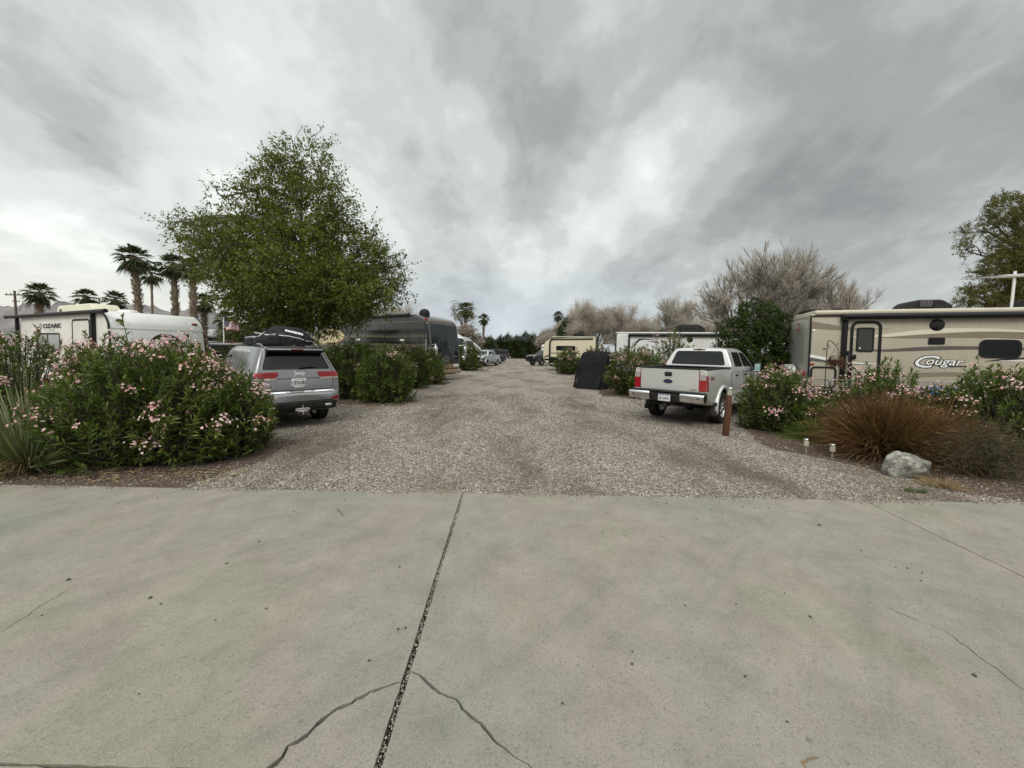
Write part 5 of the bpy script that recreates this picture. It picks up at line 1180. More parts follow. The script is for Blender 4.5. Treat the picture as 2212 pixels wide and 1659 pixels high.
def bare_tree(loc, h, stems, label, group, seed, width=1.0, levels=5, twig=.5, nt=5, fuzz=1.0, name='tamarisk_tree', rz=0.0, leaf_flecks=True):
    """leafless grey-brown tree with a haze of fine twigs"""
    global rng
    rng = np.random.default_rng(seed); t = empty(name, loc, rz, label, 'tree', group); r_ = random.Random(seed)
    segs = []; tips = []
    for k in range(stems):
        an = 6.283 * k / stems + r_.uniform(-.4, .4); ln = r_.uniform(.15, .62) * width
        s, tp = grow((math.cos(an) * .12, math.sin(an) * .12, 0), (math.cos(an) * ln, math.sin(an) * ln, 1), h * r_.uniform(.26, .33), h * .016, levels, .42, 2, .74, .25, .10, seed * 31 + k)
        segs += s; tips += tp
    zmax = max(s[1].z for s in segs); f = h / zmax * .93
    A, B, ra, rb = seg_arrays(segs); A = A * f; B = B * f
    lv = np.array([s[4] for s in segs]); fat = lv <= 1
    tr = link('trunk', sticks('trunk', A[fat], B[fat], ra[fat], rb[fat], MAT['grey_bark'], 7), t)
    br = link('branches', sticks('branches', A[~fat], B[~fat], ra[~fat], rb[~fat], MAT['grey_bark'], 4), t)
    # twigs
    src = np.where(lv >= 2)[0]; n = int(len(src) * nt); ii = rng.choice(src, n); w = rng.random((n, 1))
    P = A[ii] * (1 - w) + B[ii] * w; D = unit(B[ii] - A[ii]); D = unit(D + rng.normal(0, .42, (n, 3)) + np.array([0, 0, .22])); L = twig * rng.uniform(.35, 1.1, n)
    k = 4; u = np.linspace(0, 1, k); bend = rng.normal(0, .22, (n, 3)) + np.array([0, 0, .10])
    paths = P[:, None] + D[:, None] * (L[:, None] * u)[..., None] + bend[:, None] * (L[:, None] * u ** 2 * .5)[..., None]
    wd = (.017 * fuzz * (1 - .7 * u))[None] * np.ones((n, 1))
    m2 = int(n * 1.7); jj = rng.integers(0, n, m2); s0 = rng.integers(1, k, m2); P2 = paths[jj, s0]; D2 = unit(D[jj] + rng.normal(0, .6, (m2, 3))); L2 = twig * .42 * rng.uniform(.4, 1.1, m2)
    paths2 = P2[:, None] + D2[:, None] * (L2[:, None] * u)[..., None]; wd2 = (.012 * fuzz * (1 - .7 * u))[None] * np.ones((m2, 1))
    tag(link('twigs', ribbons('twigs', np.concatenate([paths, paths2]), np.concatenate([wd, wd2]), MAT['tamarisk_twig']), t), kind='stuff')
    if leaf_flecks:
        m3 = int(m2 * 1.3); jj = rng.integers(0, m2, m3); Pf = paths2[jj, 3]
        link('dry_leaves', leaf_mesh('dry_leaves', Pf, rng.normal(0, 1, (m3, 3)), rng.uniform(.04, .09, m3) * fuzz, rng.uniform(.02, .035, m3) * fuzz, MAT['dry_leaf'], .1), t)
    return t
def crown_cloud(lobes, n_sprays, leaves_per, spray, leaf, mat, name, droop_dir=(0, 0, -.35), up=.3, wide=.5, seed=5, shell=.75, jitter=.25, shear=0.0):
    """leaf sprays scattered through ellipsoid lobes (cx,cy,cz,rx,ry,rz,weight)"""
    lob = np.array(lobes, float); vol = lob[:, 6] * (lob[:, 3] * lob[:, 4] * lob[:, 5]) ** .72; pr = vol / vol.sum()
    k = rng.choice(len(lob), n_sprays, p=pr); d = unit(rng.normal(0, 1, (n_sprays, 3))); rad = rng.random(n_sprays) ** (1 / 3.0) ; rad = np.where(rng.random(n_sprays) < shell, .72 + .28 * rng.random(n_sprays), rad)
    C = lob[k, :3] + d * lob[k, 3:6] * rad[:, None]
    C[:, 0] += shear * d[:, 1] * lob[k, 4] * rad
    D = unit(d * .9 + np.array([0, 0, up]) + rng.normal(0, .45, (n_sprays, 3)))
    L = spray * rng.uniform(.5, 1.3, n_sprays)
    s = rng.random((n_sprays, leaves_per)); 
    P = C[:, None] + D[:, None] * (L[:, None] * (s - .35))[..., None] + (np.array(droop_dir)[None, None] * (L[:, None] * s ** 2)[..., None]) + rng.normal(0, jitter * .22, (n_sprays, leaves_per, 3)) * spray
    LD = D[:, None] * .5 + rng.normal(0, .8, (n_sprays, leaves_per, 3)) + np.array([0, 0, -.25])
    n = n_sprays * leaves_per; ll = leaf * rng.uniform(.55, 1.25, n)
    me = leaf_mesh(name, P.reshape(-1, 3), LD.reshape(-1, 3), ll, ll * wide * rng.uniform(.8, 1.2, n), mat, .15, .15)
    ends = C + D * (L * .65)[:, None] + np.array(droop_dir) * L[:, None]
    st = C - D * (L * .35)[:, None]
    return me, st, ends
def limbs_to(t, trunk_pts, trunk_r, lobes, mat, seed, n_sub=5, r_top=.05):
    r_ = random.Random(seed); m = MB(); m.tube(trunk_pts, trunk_r, 10, 0, True, .12); tr = m.build('trunk', mat, t, 60)
    m = MB(); P = [Vector(p) for p in trunk_pts]
    for lb in lobes:
        c = Vector(lb[:3]); 
        cand = [p for p in P[1:] if p.z < c.z - .1] or [P[1]]
        s = max(cand, key=lambda p: p.z - .35 * (Vector((p.x - c.x, p.y - c.y)).length))
        mid = s.lerp(c, .5) + Vector((r_.gauss(0, .2), r_.gauss(0, .2), .15 * (c - s).length)); rr = .035 + .018 * (c - s).length
        pts = [s, s.lerp(mid, .5) + Vector((r_.gauss(0, .06),) * 3), mid, mid.lerp(c, .5) + Vector((r_.gauss(0, .1),) * 3), c]
        m.tube(pts, [rr, rr * .8, rr * .6, rr * .42, rr * .25], 7)
        for k in range(n_sub):
            e = c + Vector((r_.uniform(-1, 1) * lb[3], r_.uniform(-1, 1) * lb[4], r_.uniform(-.5, 1) * lb[5])) * .85; q = pts[r_.choice((2, 3, 4))]
            m.tube([q, q.lerp(e, .5) + Vector((r_.gauss(0, .15), r_.gauss(0, .15), .12)), e], [rr * .35, rr * .22, .008], 5)
    m.build('limbs', mat, t, 60)
    return tr
def leafy_tree(name, loc, lobes, trunk_pts, trunk_r, label, sprays, per, spray, leaf, mat, bark='bark', seed=9, group=None, wide=.5, up=.3, shell=.75, n_sub=5, cat='tree', droop=(0, 0, -.35)):
    global rng
    rng = np.random.default_rng(seed); t = empty(name, loc, 0, label, cat, group)
    limbs_to(t, trunk_pts, trunk_r, lobes, MAT[bark], seed, n_sub)
    me, a, b = crown_cloud(lobes, sprays, per, spray, leaf, MAT[mat], 'crown', droop, up, wide, seed, shell, .25, loc[0] / loc[1])
    c = link('crown', me, t)
    link('twigs', sticks('twigs', a, b, np.full(len(a), .006), np.full(len(a), .002), MAT[bark]), t)
    return t
def fan_palm(loc, h, crown, label, seed, trunk_r=.26, fronds=36, skirt=12, lean=(0, 0), group='fan palms', slim=False):
    global rng
    rng = np.random.default_rng(seed); r_ = random.Random(seed); t = empty('fan_palm', loc, 0, label, 'palm tree', group)
    m = MB(); n = 26; pts = []; rad = []
    for i in range(n):
        u = i / (n - 1); pts.append((lean[0] * u * u, lean[1] * u * u, h * u)); rad.append(trunk_r * (1.25 - .35 * min(1, u * 3)) * r_.uniform(.88, 1.12) * (1.0 if u < .93 else 1.15))
    m.tube(pts, rad, 12, 0, True, .10); m.build('trunk', MAT['palm_bark'], t, 70)
    if not slim:      # ragged boots of old leaf bases
        k = int(h * 22); A = np.zeros((k, 3)); B = np.zeros((k, 3))
        for i in range(k):
            u = r_.uniform(.12, .98); q = r_.random() * 6.28; rr = trunk_r * .92; c = Vector((lean[0] * u * u, lean[1] * u * u, h * u)); A[i] = c + Vector((math.cos(q) * rr, math.sin(q) * rr, 0)); B[i] = c + Vector((math.cos(q) * (rr + .16), math.sin(q) * (rr + .16), .16 + r_.uniform(-.05, .12)))
        tag(link('leaf_bases', sticks('leaf_bases', A, B, np.full(k, .05), np.full(k, .02), MAT['palm_bark']), t), kind='stuff')
    top = np.array([lean[0], lean[1], h]); crown = crown * .84
    def fan(nf, lo, hi, name, mat, pet, fr, droop, dead=False):
        paths = []; wid = []; A = []; B = []
        for i in range(nf):
            q = i * 2.399 + r_.uniform(-.3, .3); e = R(lo + (hi - lo) * ((i + .5) / nf) + r_.uniform(-9, 9)); d = np.array([math.cos(q) * math.cos(e), math.sin(q) * math.cos(e), math.sin(e)])
            P0 = top + np.array([0, 0, .05]); pl = pet * r_.uniform(.85, 1.15) * crown; E = P0 + d * pl + np.array([0, 0, -.12 * pl]); A.append(P0); B.append(E)
            side = unit(np.cross(d, np.array([0, 0, 1.0]))); nrm = np.cross(side, d); L = fr * crown * r_.uniform(.85, 1.15)
            for k in range(19):
                a = R(-95 + 190 * k / 18) * .86; dd = d * math.cos(a) + side * math.sin(a) + nrm * .10; l = L * (1 - .30 * abs(a) / 1.6) * r_.uniform(.85, 1.05); u = np.linspace(0, 1, 4)[:, None]; l *= r_.uniform(.8, 1.1)
                pth = E + dd * l * u + np.array([0, 0, -1.0]) * l * droop * u ** 2.2 * r_.uniform(.6, 1.3); paths.append(pth); w = .066 * crown; wid.append(np.array([w * .7, w, w * .5, .006]))
        link(name, ribbons(name, np.array(paths), np.array(wid), MAT[mat]), t)
        return np.array(A), np.array(B)
    A, B = fan(fronds, -72, 82, 'fronds', 'palm_leaf', .46, .62, .50)
    link('frond_stalks', sticks('frond_stalks', A, B, np.full(len(A), .022), np.full(len(A), .014), MAT['palm_leaf']), t)
    if skirt: fan(skirt, -84, -56, 'dead_fronds', 'palm_dry', .30, .48, .55, True)
    return t
def grass_clump(name, loc, n, length, spread, label, cat, mat, width=.006, seed=4, rise=(.2, 1.4), base_r=.12, curl=.45, group=None, squash=(1, 1), tilt=(0, 0), k=6):
    global rng
    rng = np.random.default_rng(seed); t = empty(name, loc, 0, label, cat, group)
    th = rng.random(n) * 2 * np.pi; el = rng.uniform(*rise, n); br = base_r * np.sqrt(rng.random(n))
    P = np.stack([np.cos(th) * br * squash[0], np.sin(th) * br * squash[1], np.zeros(n)], 1)
    D = np.stack([np.cos(th) * np.cos(el) * squash[0] + tilt[0], np.sin(th) * np.cos(el) * squash[1] + tilt[1], np.sin(el)], 1); D = unit(D + rng.normal(0, .17, (n, 3)))
    L = length * rng.uniform(.55, 1.1, n); u = np.linspace(0, 1, k)
    cv = curl * rng.uniform(.3, 1.2, n)
    paths = P[:, None] + D[:, None] * (L[:, None] * u)[..., None] - np.array([0, 0, 1.0]) * (cv[:, None] * L[:, None] * u ** 2.4 * np.cos(el)[:, None] ** .5)[..., None] + rng.normal(0, .02, (n, 1, 3)) * (u ** 2)[None, :, None] * length
    paths[..., 2] = np.maximum(paths[..., 2], .012 + .03 * rng.random((n, 1)))
    w = width * rng.uniform(.7, 1.3, n)[:, None] * np.clip(1.15 - u ** 3, .12, 1)[None]
    link('blades', ribbons('blades', paths, w, MAT[mat]), t)
    return t, paths
def twig_shrub(loc, rx, ry, h, label, n, seed, leaves=9000, squash=1.0, group=None):
    global rng
    rng = np.random.default_rng(seed); t = empty('dry_shrub', loc, 0, label, 'shrub', group)
    d = unit(rng.normal(0, 1, (n, 3))); d[:, 2] = np.abs(d[:, 2]); E = d * np.array([rx, ry, h]) * (rng.uniform(.6, 1.05, n)[:, None]); E[:, 2] = np.maximum(E[:, 2], .04)
    P = rng.normal(0, .10, (n, 3)) * np.array([rx, ry, 0]); u = np.linspace(0, 1, 6)
    sag = rng.uniform(-.1, .25, n); paths = P[:, None] * (1 - u)[None, :, None] + E[:, None] * u[None, :, None]; paths[..., 2] += (np.sin(u * np.pi)[None] * (.25 * h * rng.uniform(.2, 1, n))[:, None]); paths += rng.normal(0, .03, (n, 6, 3)) * u[None, :, None]; paths[..., 2] = np.maximum(paths[..., 2], .015)
    wd = (.006 * (1.2 - u))[None] * np.ones((n, 1)); m = n * 3; jj = rng.integers(0, n, m); s0 = rng.integers(2, 6, m); Q = paths[jj, s0]; DD = unit(d[jj] + rng.normal(0, .7, (m, 3))); LL = .22 * rng.uniform(.3, 1.1, m)
    p2 = Q[:, None] + DD[:, None] * (LL[:, None] * u)[..., None]; p2[..., 2] = np.maximum(p2[..., 2], .015)
    link('branches', ribbons('branches', np.concatenate([paths, p2]), np.concatenate([wd, (.0035 * (1.2 - u))[None] * np.ones((m, 1))]), MAT['dry_twig']), t)
    jj = rng.integers(0, m, leaves); s0 = rng.integers(1, 6, leaves); link('foliage', leaf_mesh('foliage', p2[jj, s0], rng.normal(0, 1, (leaves, 3)) + DD[jj], rng.uniform(.02, .045, leaves), rng.uniform(.005, .010, leaves), MAT['shrub_leaf'], .1), t)
    return t
# ------------------------------------------------------------------ world, sun, camera
def make_world():
    w = bpy.data.worlds.new('World'); SC.world = w; w.use_nodes = True; T = w.node_tree; T.nodes.clear()
    N = lambda t: T.nodes.new(t)
    def lk(a, b): T.links.new(a, b)
    def mth(op, a, b=None, c=None, clamp=False):
        x = N('ShaderNodeMath'); x.operation = op; x.use_clamp = clamp
        for i, v in enumerate((a, b, c)):
            if v is None: continue
            if hasattr(v, 'is_linked'): lk(v, x.inputs[i])
            else: x.inputs[i].default_value = v
        return x.outputs[0]
    def mixc(f, a, b):
        x = N('ShaderNodeMix'); x.data_type = 'RGBA'
        for s, v in ((x.inputs[0], f), (x.inputs[6], a), (x.inputs[7], b)):
            if hasattr(v, 'is_linked'): lk(v, s)
            elif hasattr(v, '__len__'): s.default_value = (*v, 1)
            else: s.default_value = v
        return x.outputs[2]
    def ramp(f, st):
        r = N('ShaderNodeValToRGB'); e = r.color_ramp.elements
        while len(e) < len(st): e.new(.5)
        for i, (p, c) in enumerate(st): e[i].position = p; e[i].color = (*c, 1)
        r.color_ramp.interpolation = 'EASE'; lk(f, r.inputs[0]); return r.outputs[0]
    tc = N('ShaderNodeTexCoord'); d = tc.outputs['Generated']
    sp = N('ShaderNodeSeparateXYZ'); lk(d, sp.inputs[0]); x, y, z = sp.outputs
    zz = mth('ADD', mth('MAXIMUM', z, 0.0), .42)
    cb = N('ShaderNodeCombineXYZ'); lk(mth('DIVIDE', x, zz), cb.inputs[0]); lk(mth('DIVIDE', y, zz), cb.inputs[1]); plane = cb.outputs[0]
    def noise(scale, sc, detail, rough, dist=0.0, off=(0, 0, 0), rot=0.0):
        m = N('ShaderNodeMapping'); m.inputs['Scale'].default_value = sc; m.inputs['Location'].default_value = off; m.inputs['Rotation'].default_value = (0, 0, rot); lk(plane, m.inputs[0])
        n = N('ShaderNodeTexNoise'); n.inputs['Scale'].default_value = scale; n.inputs['Detail'].default_value = detail; n.inputs['Roughness'].default_value = rough; n.inputs['Distortion'].default_value = dist
        lk(m.outputs[0], n.inputs['Vector']); return n.outputs['Fac']
    soft = noise(1.9, (1.0, .95, 1), 6, .52, .25, (3.1, .7, 0)); band = noise(3.0, (1.35, .75, 1), 7, .56, .5, (8.2, 3.0, 0), R(8)); fine = noise(8.5, (1.1, .85, 1), 8, .60, .35, (1.0, 5.0, 0))
    v = mth('ADD', mth('ADD', mth('MULTIPLY', soft, .44), .095), mth('ADD', mth('MULTIPLY', band, .34), mth('MULTIPLY', fine, .27)))      # about 0.6
    # where the photographed sky is thicker or thinner, as soft patches fixed in the sky
    def patch(px, py, size, amt, sx=1.0):
        c = ray(px, py).normalized(); dp = N('ShaderNodeVectorMath'); dp.operation = 'DOT_PRODUCT'; lk(d, dp.inputs[0]); dp.inputs[1].default_value = c
        s = N('ShaderNodeMapRange'); s.interpolation_type = 'SMOOTHSTEP'; s.inputs['From Min'].default_value = math.cos(R(size)); s.inputs['From Max'].default_value = 1.0; s.inputs['To Min'].default_value = 0; s.inputs['To Max'].default_value = amt
        lk(dp.outputs['Value'], s.inputs['Value']); return s.outputs[0]
    for q in SKY_PATCHES: v = mth('ADD', v, patch(*q))
    cloud = ramp(v, [(.30, (.255, .262, .258)), (.42, (.325, .336, .328)), (.53, (.420, .440, .428)), (.63, (.530, .560, .540)), (.74, (.665, .695, .668)), (.88, (.86, .885, .85))])
    # pale warm and blue-grey light low down
    low = N('ShaderNodeMapRange'); low.interpolation_type = 'SMOOTHSTEP'; low.inputs['From Min'].default_value = .26; low.inputs['From Max'].default_value = .0; lk(z, low.inputs['Value'])
    lft = N('ShaderNodeMapRange'); lft.interpolation_type = 'SMOOTHSTEP'; lft.inputs['From Min'].default_value = -.35; lft.inputs['From Max'].default_value = -.8; lk(x, lft.inputs['Value'])
    cloud = mixc(mth('MULTIPLY', mth('MULTIPLY', low.outputs[0], lft.outputs[0]), .55), cloud, (.78, .76, .66))
    ctr = N('ShaderNodeMapRange'); ctr.interpolation_type = 'SMOOTHSTEP'; ctr.inputs['From Min'].default_value = .55; ctr.inputs['From Max'].default_value = .1; lk(mth('ABSOLUTE', x), ctr.inputs['Value'])
    cloud = mixc(mth('MULTIPLY', mth('MULTIPLY', low.outputs[0], ctr.outputs[0]), .75), cloud, (.415, .465, .545))
    # an overcast sky is brightest overhead
    zen = N('ShaderNodeMapRange'); zen.interpolation_type = 'SMOOTHSTEP'; zen.inputs['From Min'].default_value = .70; zen.inputs['From Max'].default_value = 1.0; zen.inputs['To Min'].default_value = 1.0; zen.inputs['To Max'].default_value = ZENITH; lk(z, zen.inputs['Value'])
    bk = N('ShaderNodeMapRange'); bk.interpolation_type = 'SMOOTHSTEP'; bk.inputs['From Min'].default_value = .1; bk.inputs['From Max'].default_value = -.6; bk.inputs['To Min'].default_value = 1.0; bk.inputs['To Max'].default_value = BACK; lk(y, bk.inputs['Value'])
    sky = N('ShaderNodeTexSky'); sky.sky_type = 'NISHITA'; sky.sun_disc = False; sky.sun_elevation = SUN_EL; sky.sun_rotation = SUN_ROT
    b1 = N('ShaderNodeBackground'); lk(sky.outputs[0], b1.inputs[0]); b1.inputs[1].default_value = .08
    b2 = N('ShaderNodeBackground'); lk(cloud, b2.inputs[0]); lowb = N('ShaderNodeMapRange'); lowb.interpolation_type = 'SMOOTHSTEP'; lowb.inputs['From Min'].default_value = .0; lowb.inputs['From Max'].default_value = .42; lowb.inputs['To Min'].default_value = .32; lowb.inputs['To Max'].default_value = 1.0; lk(z, lowb.inputs['Value'])
    beh = N('ShaderNodeMapRange'); beh.interpolation_type = 'SMOOTHSTEP'; beh.inputs['From Min'].default_value = .05; beh.inputs['From Max'].default_value = -.35; lk(y, beh.inputs['Value'])
    dim = mth('ADD', 1.0, mth('MULTIPLY', beh.outputs[0], mth('SUBTRACT', lowb.outputs[0], 1.0)))
    lk(mth('MULTIPLY', dim, mth('MULTIPLY', zen.outputs[0], bk.outputs[0])), b2.inputs[1])
    mx = N('ShaderNodeMixShader'); mx.inputs[0].default_value = .93; lk(b1.outputs[0], mx.inputs[1]); lk(b2.outputs[0], mx.inputs[2])
    out = N('ShaderNodeOutputWorld'); lk(mx.outputs[0], out.inputs[0])
# (px, py, angular radius, amount)  + brighter, - darker
SKY_PATCHES = [(300, 250, 40, .05), (1500, 100, 40, -.03), (2000, 500, 30, -.05), (1050, 120, 19, -.09), (1180, 330, 13, -.09), (1200, 420, 7, -.05), (930, 170, 9, .08), (1010, 300, 7, .12), (1320, 430, 10, .14), (1500, 330, 10, .14), (1640, 170, 17, -.11), (1850, 60, 22, -.07),
               (1150, 500, 14, .12), (560, 430, 9, .09), (420, 380, 8, .07), (60, 440, 9, .08), (250, 200, 12, -.05), (120, 330, 8, -.05), (1960, 400, 18, -.08), (1700, 480, 14, -.03), (1350, 590, 9, -.06), (1040, 640, 7, -.12), (760, 420, 10, .08), (1100, 715, 5, .14), (700, 90, 14, .05), (880, 420, 8, .05), (100, 600, 8, .10), (300, 80, 16, .0)]
SUN_EL, SUN_AZ = R(44), R(197)          # azimuth clockwise from +Y: the light comes from behind the camera, left of it
SUN_ROT = SUN_AZ
ZENITH, BACK, EXPOSURE, SUN_E = 2.6, 1.5, 0.32, 1.5
make_world()
sl = bpy.data.lights.new('sun', 'SUN'); sl.energy = SUN_E; sl.angle = R(28); sl.color = (1.0, .965, .91)
so = bpy.data.objects.new('sun', sl); COL.objects.link(so)
sv = Vector((math.sin(SUN_AZ) * math.cos(SUN_EL), math.cos(SUN_AZ) * math.cos(SUN_EL), math.sin(SUN_EL))); so.rotation_euler = sv.to_track_quat('Z', 'Y').to_euler(); so.location = sv * 40
cam = bpy.data.cameras.new('camera'); co = bpy.data.objects.new('camera', cam); COL.objects.link(co)
co.matrix_world = Matrix(((RT.x, UP.x, -FW.x, EYE.x), (RT.y, UP.y, -FW.y, EYE.y), (RT.z, UP.z, -FW.z, EYE.z), (0, 0, 0, 1)))
cam.sensor_fit = 'HORIZONTAL'; cam.sensor_width = 36; cam.lens = 36 * F_PX / 2212; cam.shift_y = -(829.5 - PP_Y) / 2212; cam.clip_end = 20000; cam.clip_start = .05
SC.camera = co
SC.view_settings.view_transform = 'Standard'; SC.view_settings.look = 'None'; SC.view_settings.exposure = EXPOSURE; SC.view_settings.gamma = 1
SC.render.engine = 'CYCLES'; SC.cycles.max_bounces = 6; SC.cycles.diffuse_bounces = 2; SC.cycles.glossy_bounces = 3; SC.cycles.transmission_bounces = 2; SC.cycles.transparent_max_bounces = 4; SC.cycles.caustics_reflective = False; SC.cycles.caustics_refractive = False
# ------------------------------------------------------------------ ground
g = MB(); g.add([(-6000, -3000, 0), (6000, -3000, 0), (6000, 9000, 0), (-6000, 9000, 0)], [(0, 1, 2, 3)]); tag(g.build('ground', MAT['gravel']), kind='structure')
def soil(name, pts, z=.004, jag=.10, mat='soil'):
    out = []
    for i in range(len(pts)):
        p, q = Vector(pts[i]), Vector(pts[(i + 1) % len(pts)]); m = max(1, int((q - p).length / .12))
        for j in range(m):
            c = p.lerp(q, j / m); out.append((c.x + rnd.gauss(0, jag * .4), c.y + rnd.gauss(0, jag * .4)))
    vs, fs = fill2d(out, 50); m = MB(); m.add([(a, b, z) for a, b in vs], fs)
    for i, f in enumerate(m.f):
        a, b, c = (Vector(m.v[k]) for k in f[:3])
        if (b - a).cross(c - a).z < 0: m.f[i] = f[::-1]
    tag(m.build(name, MAT[mat]), kind='structure')
ZS = .03
e0, e1 = gnd(0, 1047, ZS), gnd(2212, 1087, ZS)
def edge_y(x): return e0.y + (e1.y - e0.y) * (x - e0.x) / (e1.x - e0.x)
LEFT_BED = [(-14, edge_y(-14) + .02), (-4.1, edge_y(-4.1) + .03), (-4.15, 5.15), (-3.95, 5.9), (-4.1, 7.3), (-6.0, 8.2), (-14, 8.8)]
RIGHT_BED = [(6.0, 5.15), (6.6, edge_y(6.6) + .05), (13, edge_y(13) + .05), (13, 9.6), (8.0, 10.3), (5.9, 10.1), (5.55, 9.0), (5.2, 8.2), (5.0, 7.4), (5.6, 6.4), (5.9, 5.8)]
soil('soil_bed', LEFT_BED); soil('soil_bed', RIGHT_BED, .005)
soil('soil_bed', [(-7.6, 12.6), (-3.6, 12.0), (-3.3, 13.2), (-3.9, 14.6), (-5.0, 16), (-8, 16)], .006, .2); soil('soil_bed', [(-6.5, 19.2), (-3.4, 19.6), (-3.4, 21.5), (-6.5, 21)], .007, .2); soil('soil_bed', [(3.8, 15.8), (6.3, 13.6), (7.4, 14), (7.2, 18.5), (4.2, 19)], .008, .2)
# pale dust washed over the slab edge by the joint
# pavement slabs
def slab(poly, name='pavement'):
    bm = bmesh.new(); lo = [bm.verts.new((a, b, -.12)) for a, b in poly]; hi = [bm.verts.new((a, b, ZS)) for a, b in poly]; n = len(poly)
    f = bm.faces.new(hi)
    for i in range(n): bm.faces.new((lo[i], lo[(i + 1) % n], hi[(i + 1) % n], hi[i]))
    bmesh.ops.triangulate(bm, faces=[f]); bmesh.ops.recalc_face_normals(bm, faces=bm.faces)
    if sum(q.normal.z for q in bm.faces) < 0: bmesh.ops.reverse_faces(bm, faces=bm.faces)
    m = MB(); m.bm(bm); return tag(m.build(name, MAT['concrete']), kind='structure')
P2 = lambda px, py: (lambda v: Vector((v.x, v.y)))(gnd(px, py, ZS))
def jag_line(pts, step, amp):
    out = []
    for i in range(len(pts) - 1):
        p, q = pts[i], pts[i + 1]; m = max(1, int((q - p).length / step))
        for j in range(m):
            c = p.lerp(q, j / m); nrm = Vector((-(q - p).y, (q - p).x)).normalized(); out.append(c + nrm * (rnd.gauss(0, amp) if (j or i) else 0))
    out.append(pts[-1]); return out
def offset(line, w):
    out = []
    for i, p in enumerate(line):
        t = line[min(i + 1, len(line) - 1)] - line[max(i - 1, 0)]; nrm = Vector((-t.y, t.x)).normalized(); ww = w(i / (len(line) - 1)) if callable(w) else w
        out.append(p + nrm * ww)
    return out
jt, jb = P2(1000, 1066), P2(815, 1659); jdir = (jb - jt).normalized(); jend = jt + jdir * 9
JW = .016
cl = [P2(*q) for q in ((866, 1473), (840, 1480), (800, 1495), (760, 1516), (725, 1530), (700, 1552), (660, 1590), (625, 1612), (608, 1632), (592, 1648), (575, 1664))]
cr = [P2(*q) for q in ((889, 1450), (905, 1458), (930, 1480), (950, 1497), (985, 1510), (1000, 1530), (1015, 1548), (1040, 1562), (1058, 1590), (1075, 1605), (1100, 1625), (1130, 1645), (1160, 1665))] + [Vector((.55, 1.1)), Vector((.9, .3)), Vector((1.5, -1.2)), Vector((1.9, -4))]
def on_joint(p, side):       # foot on the joint edge
    k = (p - jt).dot(jdir); return jt + jdir * k + Vector((-jdir.y, jdir.x)) * side * JW
jl = -1 if Vector((-jdir.y, jdir.x)).x > 0 else 1
soil('crack_shade_sheet', [(-2.4, -4), (2.6, -4), (2.0, 0), (.6, 2.6), (-1.0, 2.6), (-2.2, 1.5)], .003, .02, 'crack_dark')  # dark sheet under the slabs; shade inside the cracks put into its colour
cl[0] = on_joint(cl[0], jl); cr[0] = on_joint(cr[0], -jl)
clj = jag_line(cl, .022, .0035); crj = jag_line(cr, .022, .0035)
wv = lambda u: .0045 + .0055 * min(1, u * 3) + .0026 * math.sin(u * 40) + .0018 * math.sin(u * 113)
tl0 = gnd(-600, 1648, ZS); tgap = Vector((clj[-1].x, clj[-1].y))
ylow = tgap.y
def other(line, sgn): return offset(line, lambda u: sgn * wv(u))
cl_up, cl_dn = other(clj, 1), other(clj, -1)
if cl_up[len(cl_up) // 2].x > cl_dn[len(cl_dn) // 2].x: cl_up, cl_dn = cl_dn, cl_up       # up = the side away from the joint (left)
cr_r, cr_l = other(crj, 1), other(crj, -1)
if cr_r[len(cr_r) // 2].x < cr_l[len(cr_l) // 2].x: cr_r, cr_l = cr_l, cr_r
jL = lambda k: jt + jdir * k + Vector((-jdir.y, jdir.x)) * jl * JW; jR = lambda k: jt + jdir * k - Vector((-jdir.y, jdir.x)) * jl * JW
kc = (clj[0] - jt).dot(jdir); kr = (crj[0] - jt).dot(jdir); kend = 9.0
def ragged(p, q, step=.05, amp=.004):
    return jag_line([p, q], step, amp)[:-1]
ex = lambda x: Vector((x, edge_y(x)))
kg = (Vector((jt.x, ylow)) - jt).dot(jdir)
slab([tuple(v) for v in ragged(ex(-30), ex(jL(0).x)) + ragged(ex(jL(0).x), jL(kc - .004), .05, .0015) + cl_up + ragged(Vector((cl_up[-1].x, ylow + .0)), Vector((-30, ylow + .35)), .06, .003) + [Vector((-30, ylow + .35))]])
slab([tuple(v) for v in [jL(kc + .004)] + ragged(jL(kc + .006), jL(kg), .05, .0015) + [jL(kg)] + cl_dn[::-1][:-1]])
slab([tuple(v) for v in [jL(kg + .012), jL(kend), Vector((-30, -6)), Vector((-30, ylow + .335))] + ragged(Vector((-30, ylow + .335)), Vector((cl_up[-1].x, ylow - .014)), .06, .003)[1:]])
slab([tuple(v) for v in [jR(kr + .004)] + ragged(jR(kr + .006), jR(kend), .05, .0015)[1:] + [jR(kend)] + cr_l[::-1][:-1]])
r0, r1 = P2(1868, 1082), P2(2212, 1246); rd = (r1 - r0).normalized(); rend = r0 + rd * 14
slab([tuple(v) for v in ragged(ex(jR(0).x), ex(r0.x - .006)) + ragged(ex(r0.x - .006), rend + Vector((-.006, 0)), .05, .0012) + [rend + Vector((-.006, 0))] + [cr_r[-1]] + cr_r[::-1][1:-1] + [jR(kr - .004)] + ragged(jR(kr - .004), jR(0.02), .05, .0015)[1:]])
slab([tuple(v) for v in ragged(ex(r0.x + .006), ex(40)) + [ex(40), Vector((40, -9)), rend + Vector((.006, 0))] + ragged(rend + Vector((.006, 0)), ex(r0.x + .006), .05, .0012)[1:]])
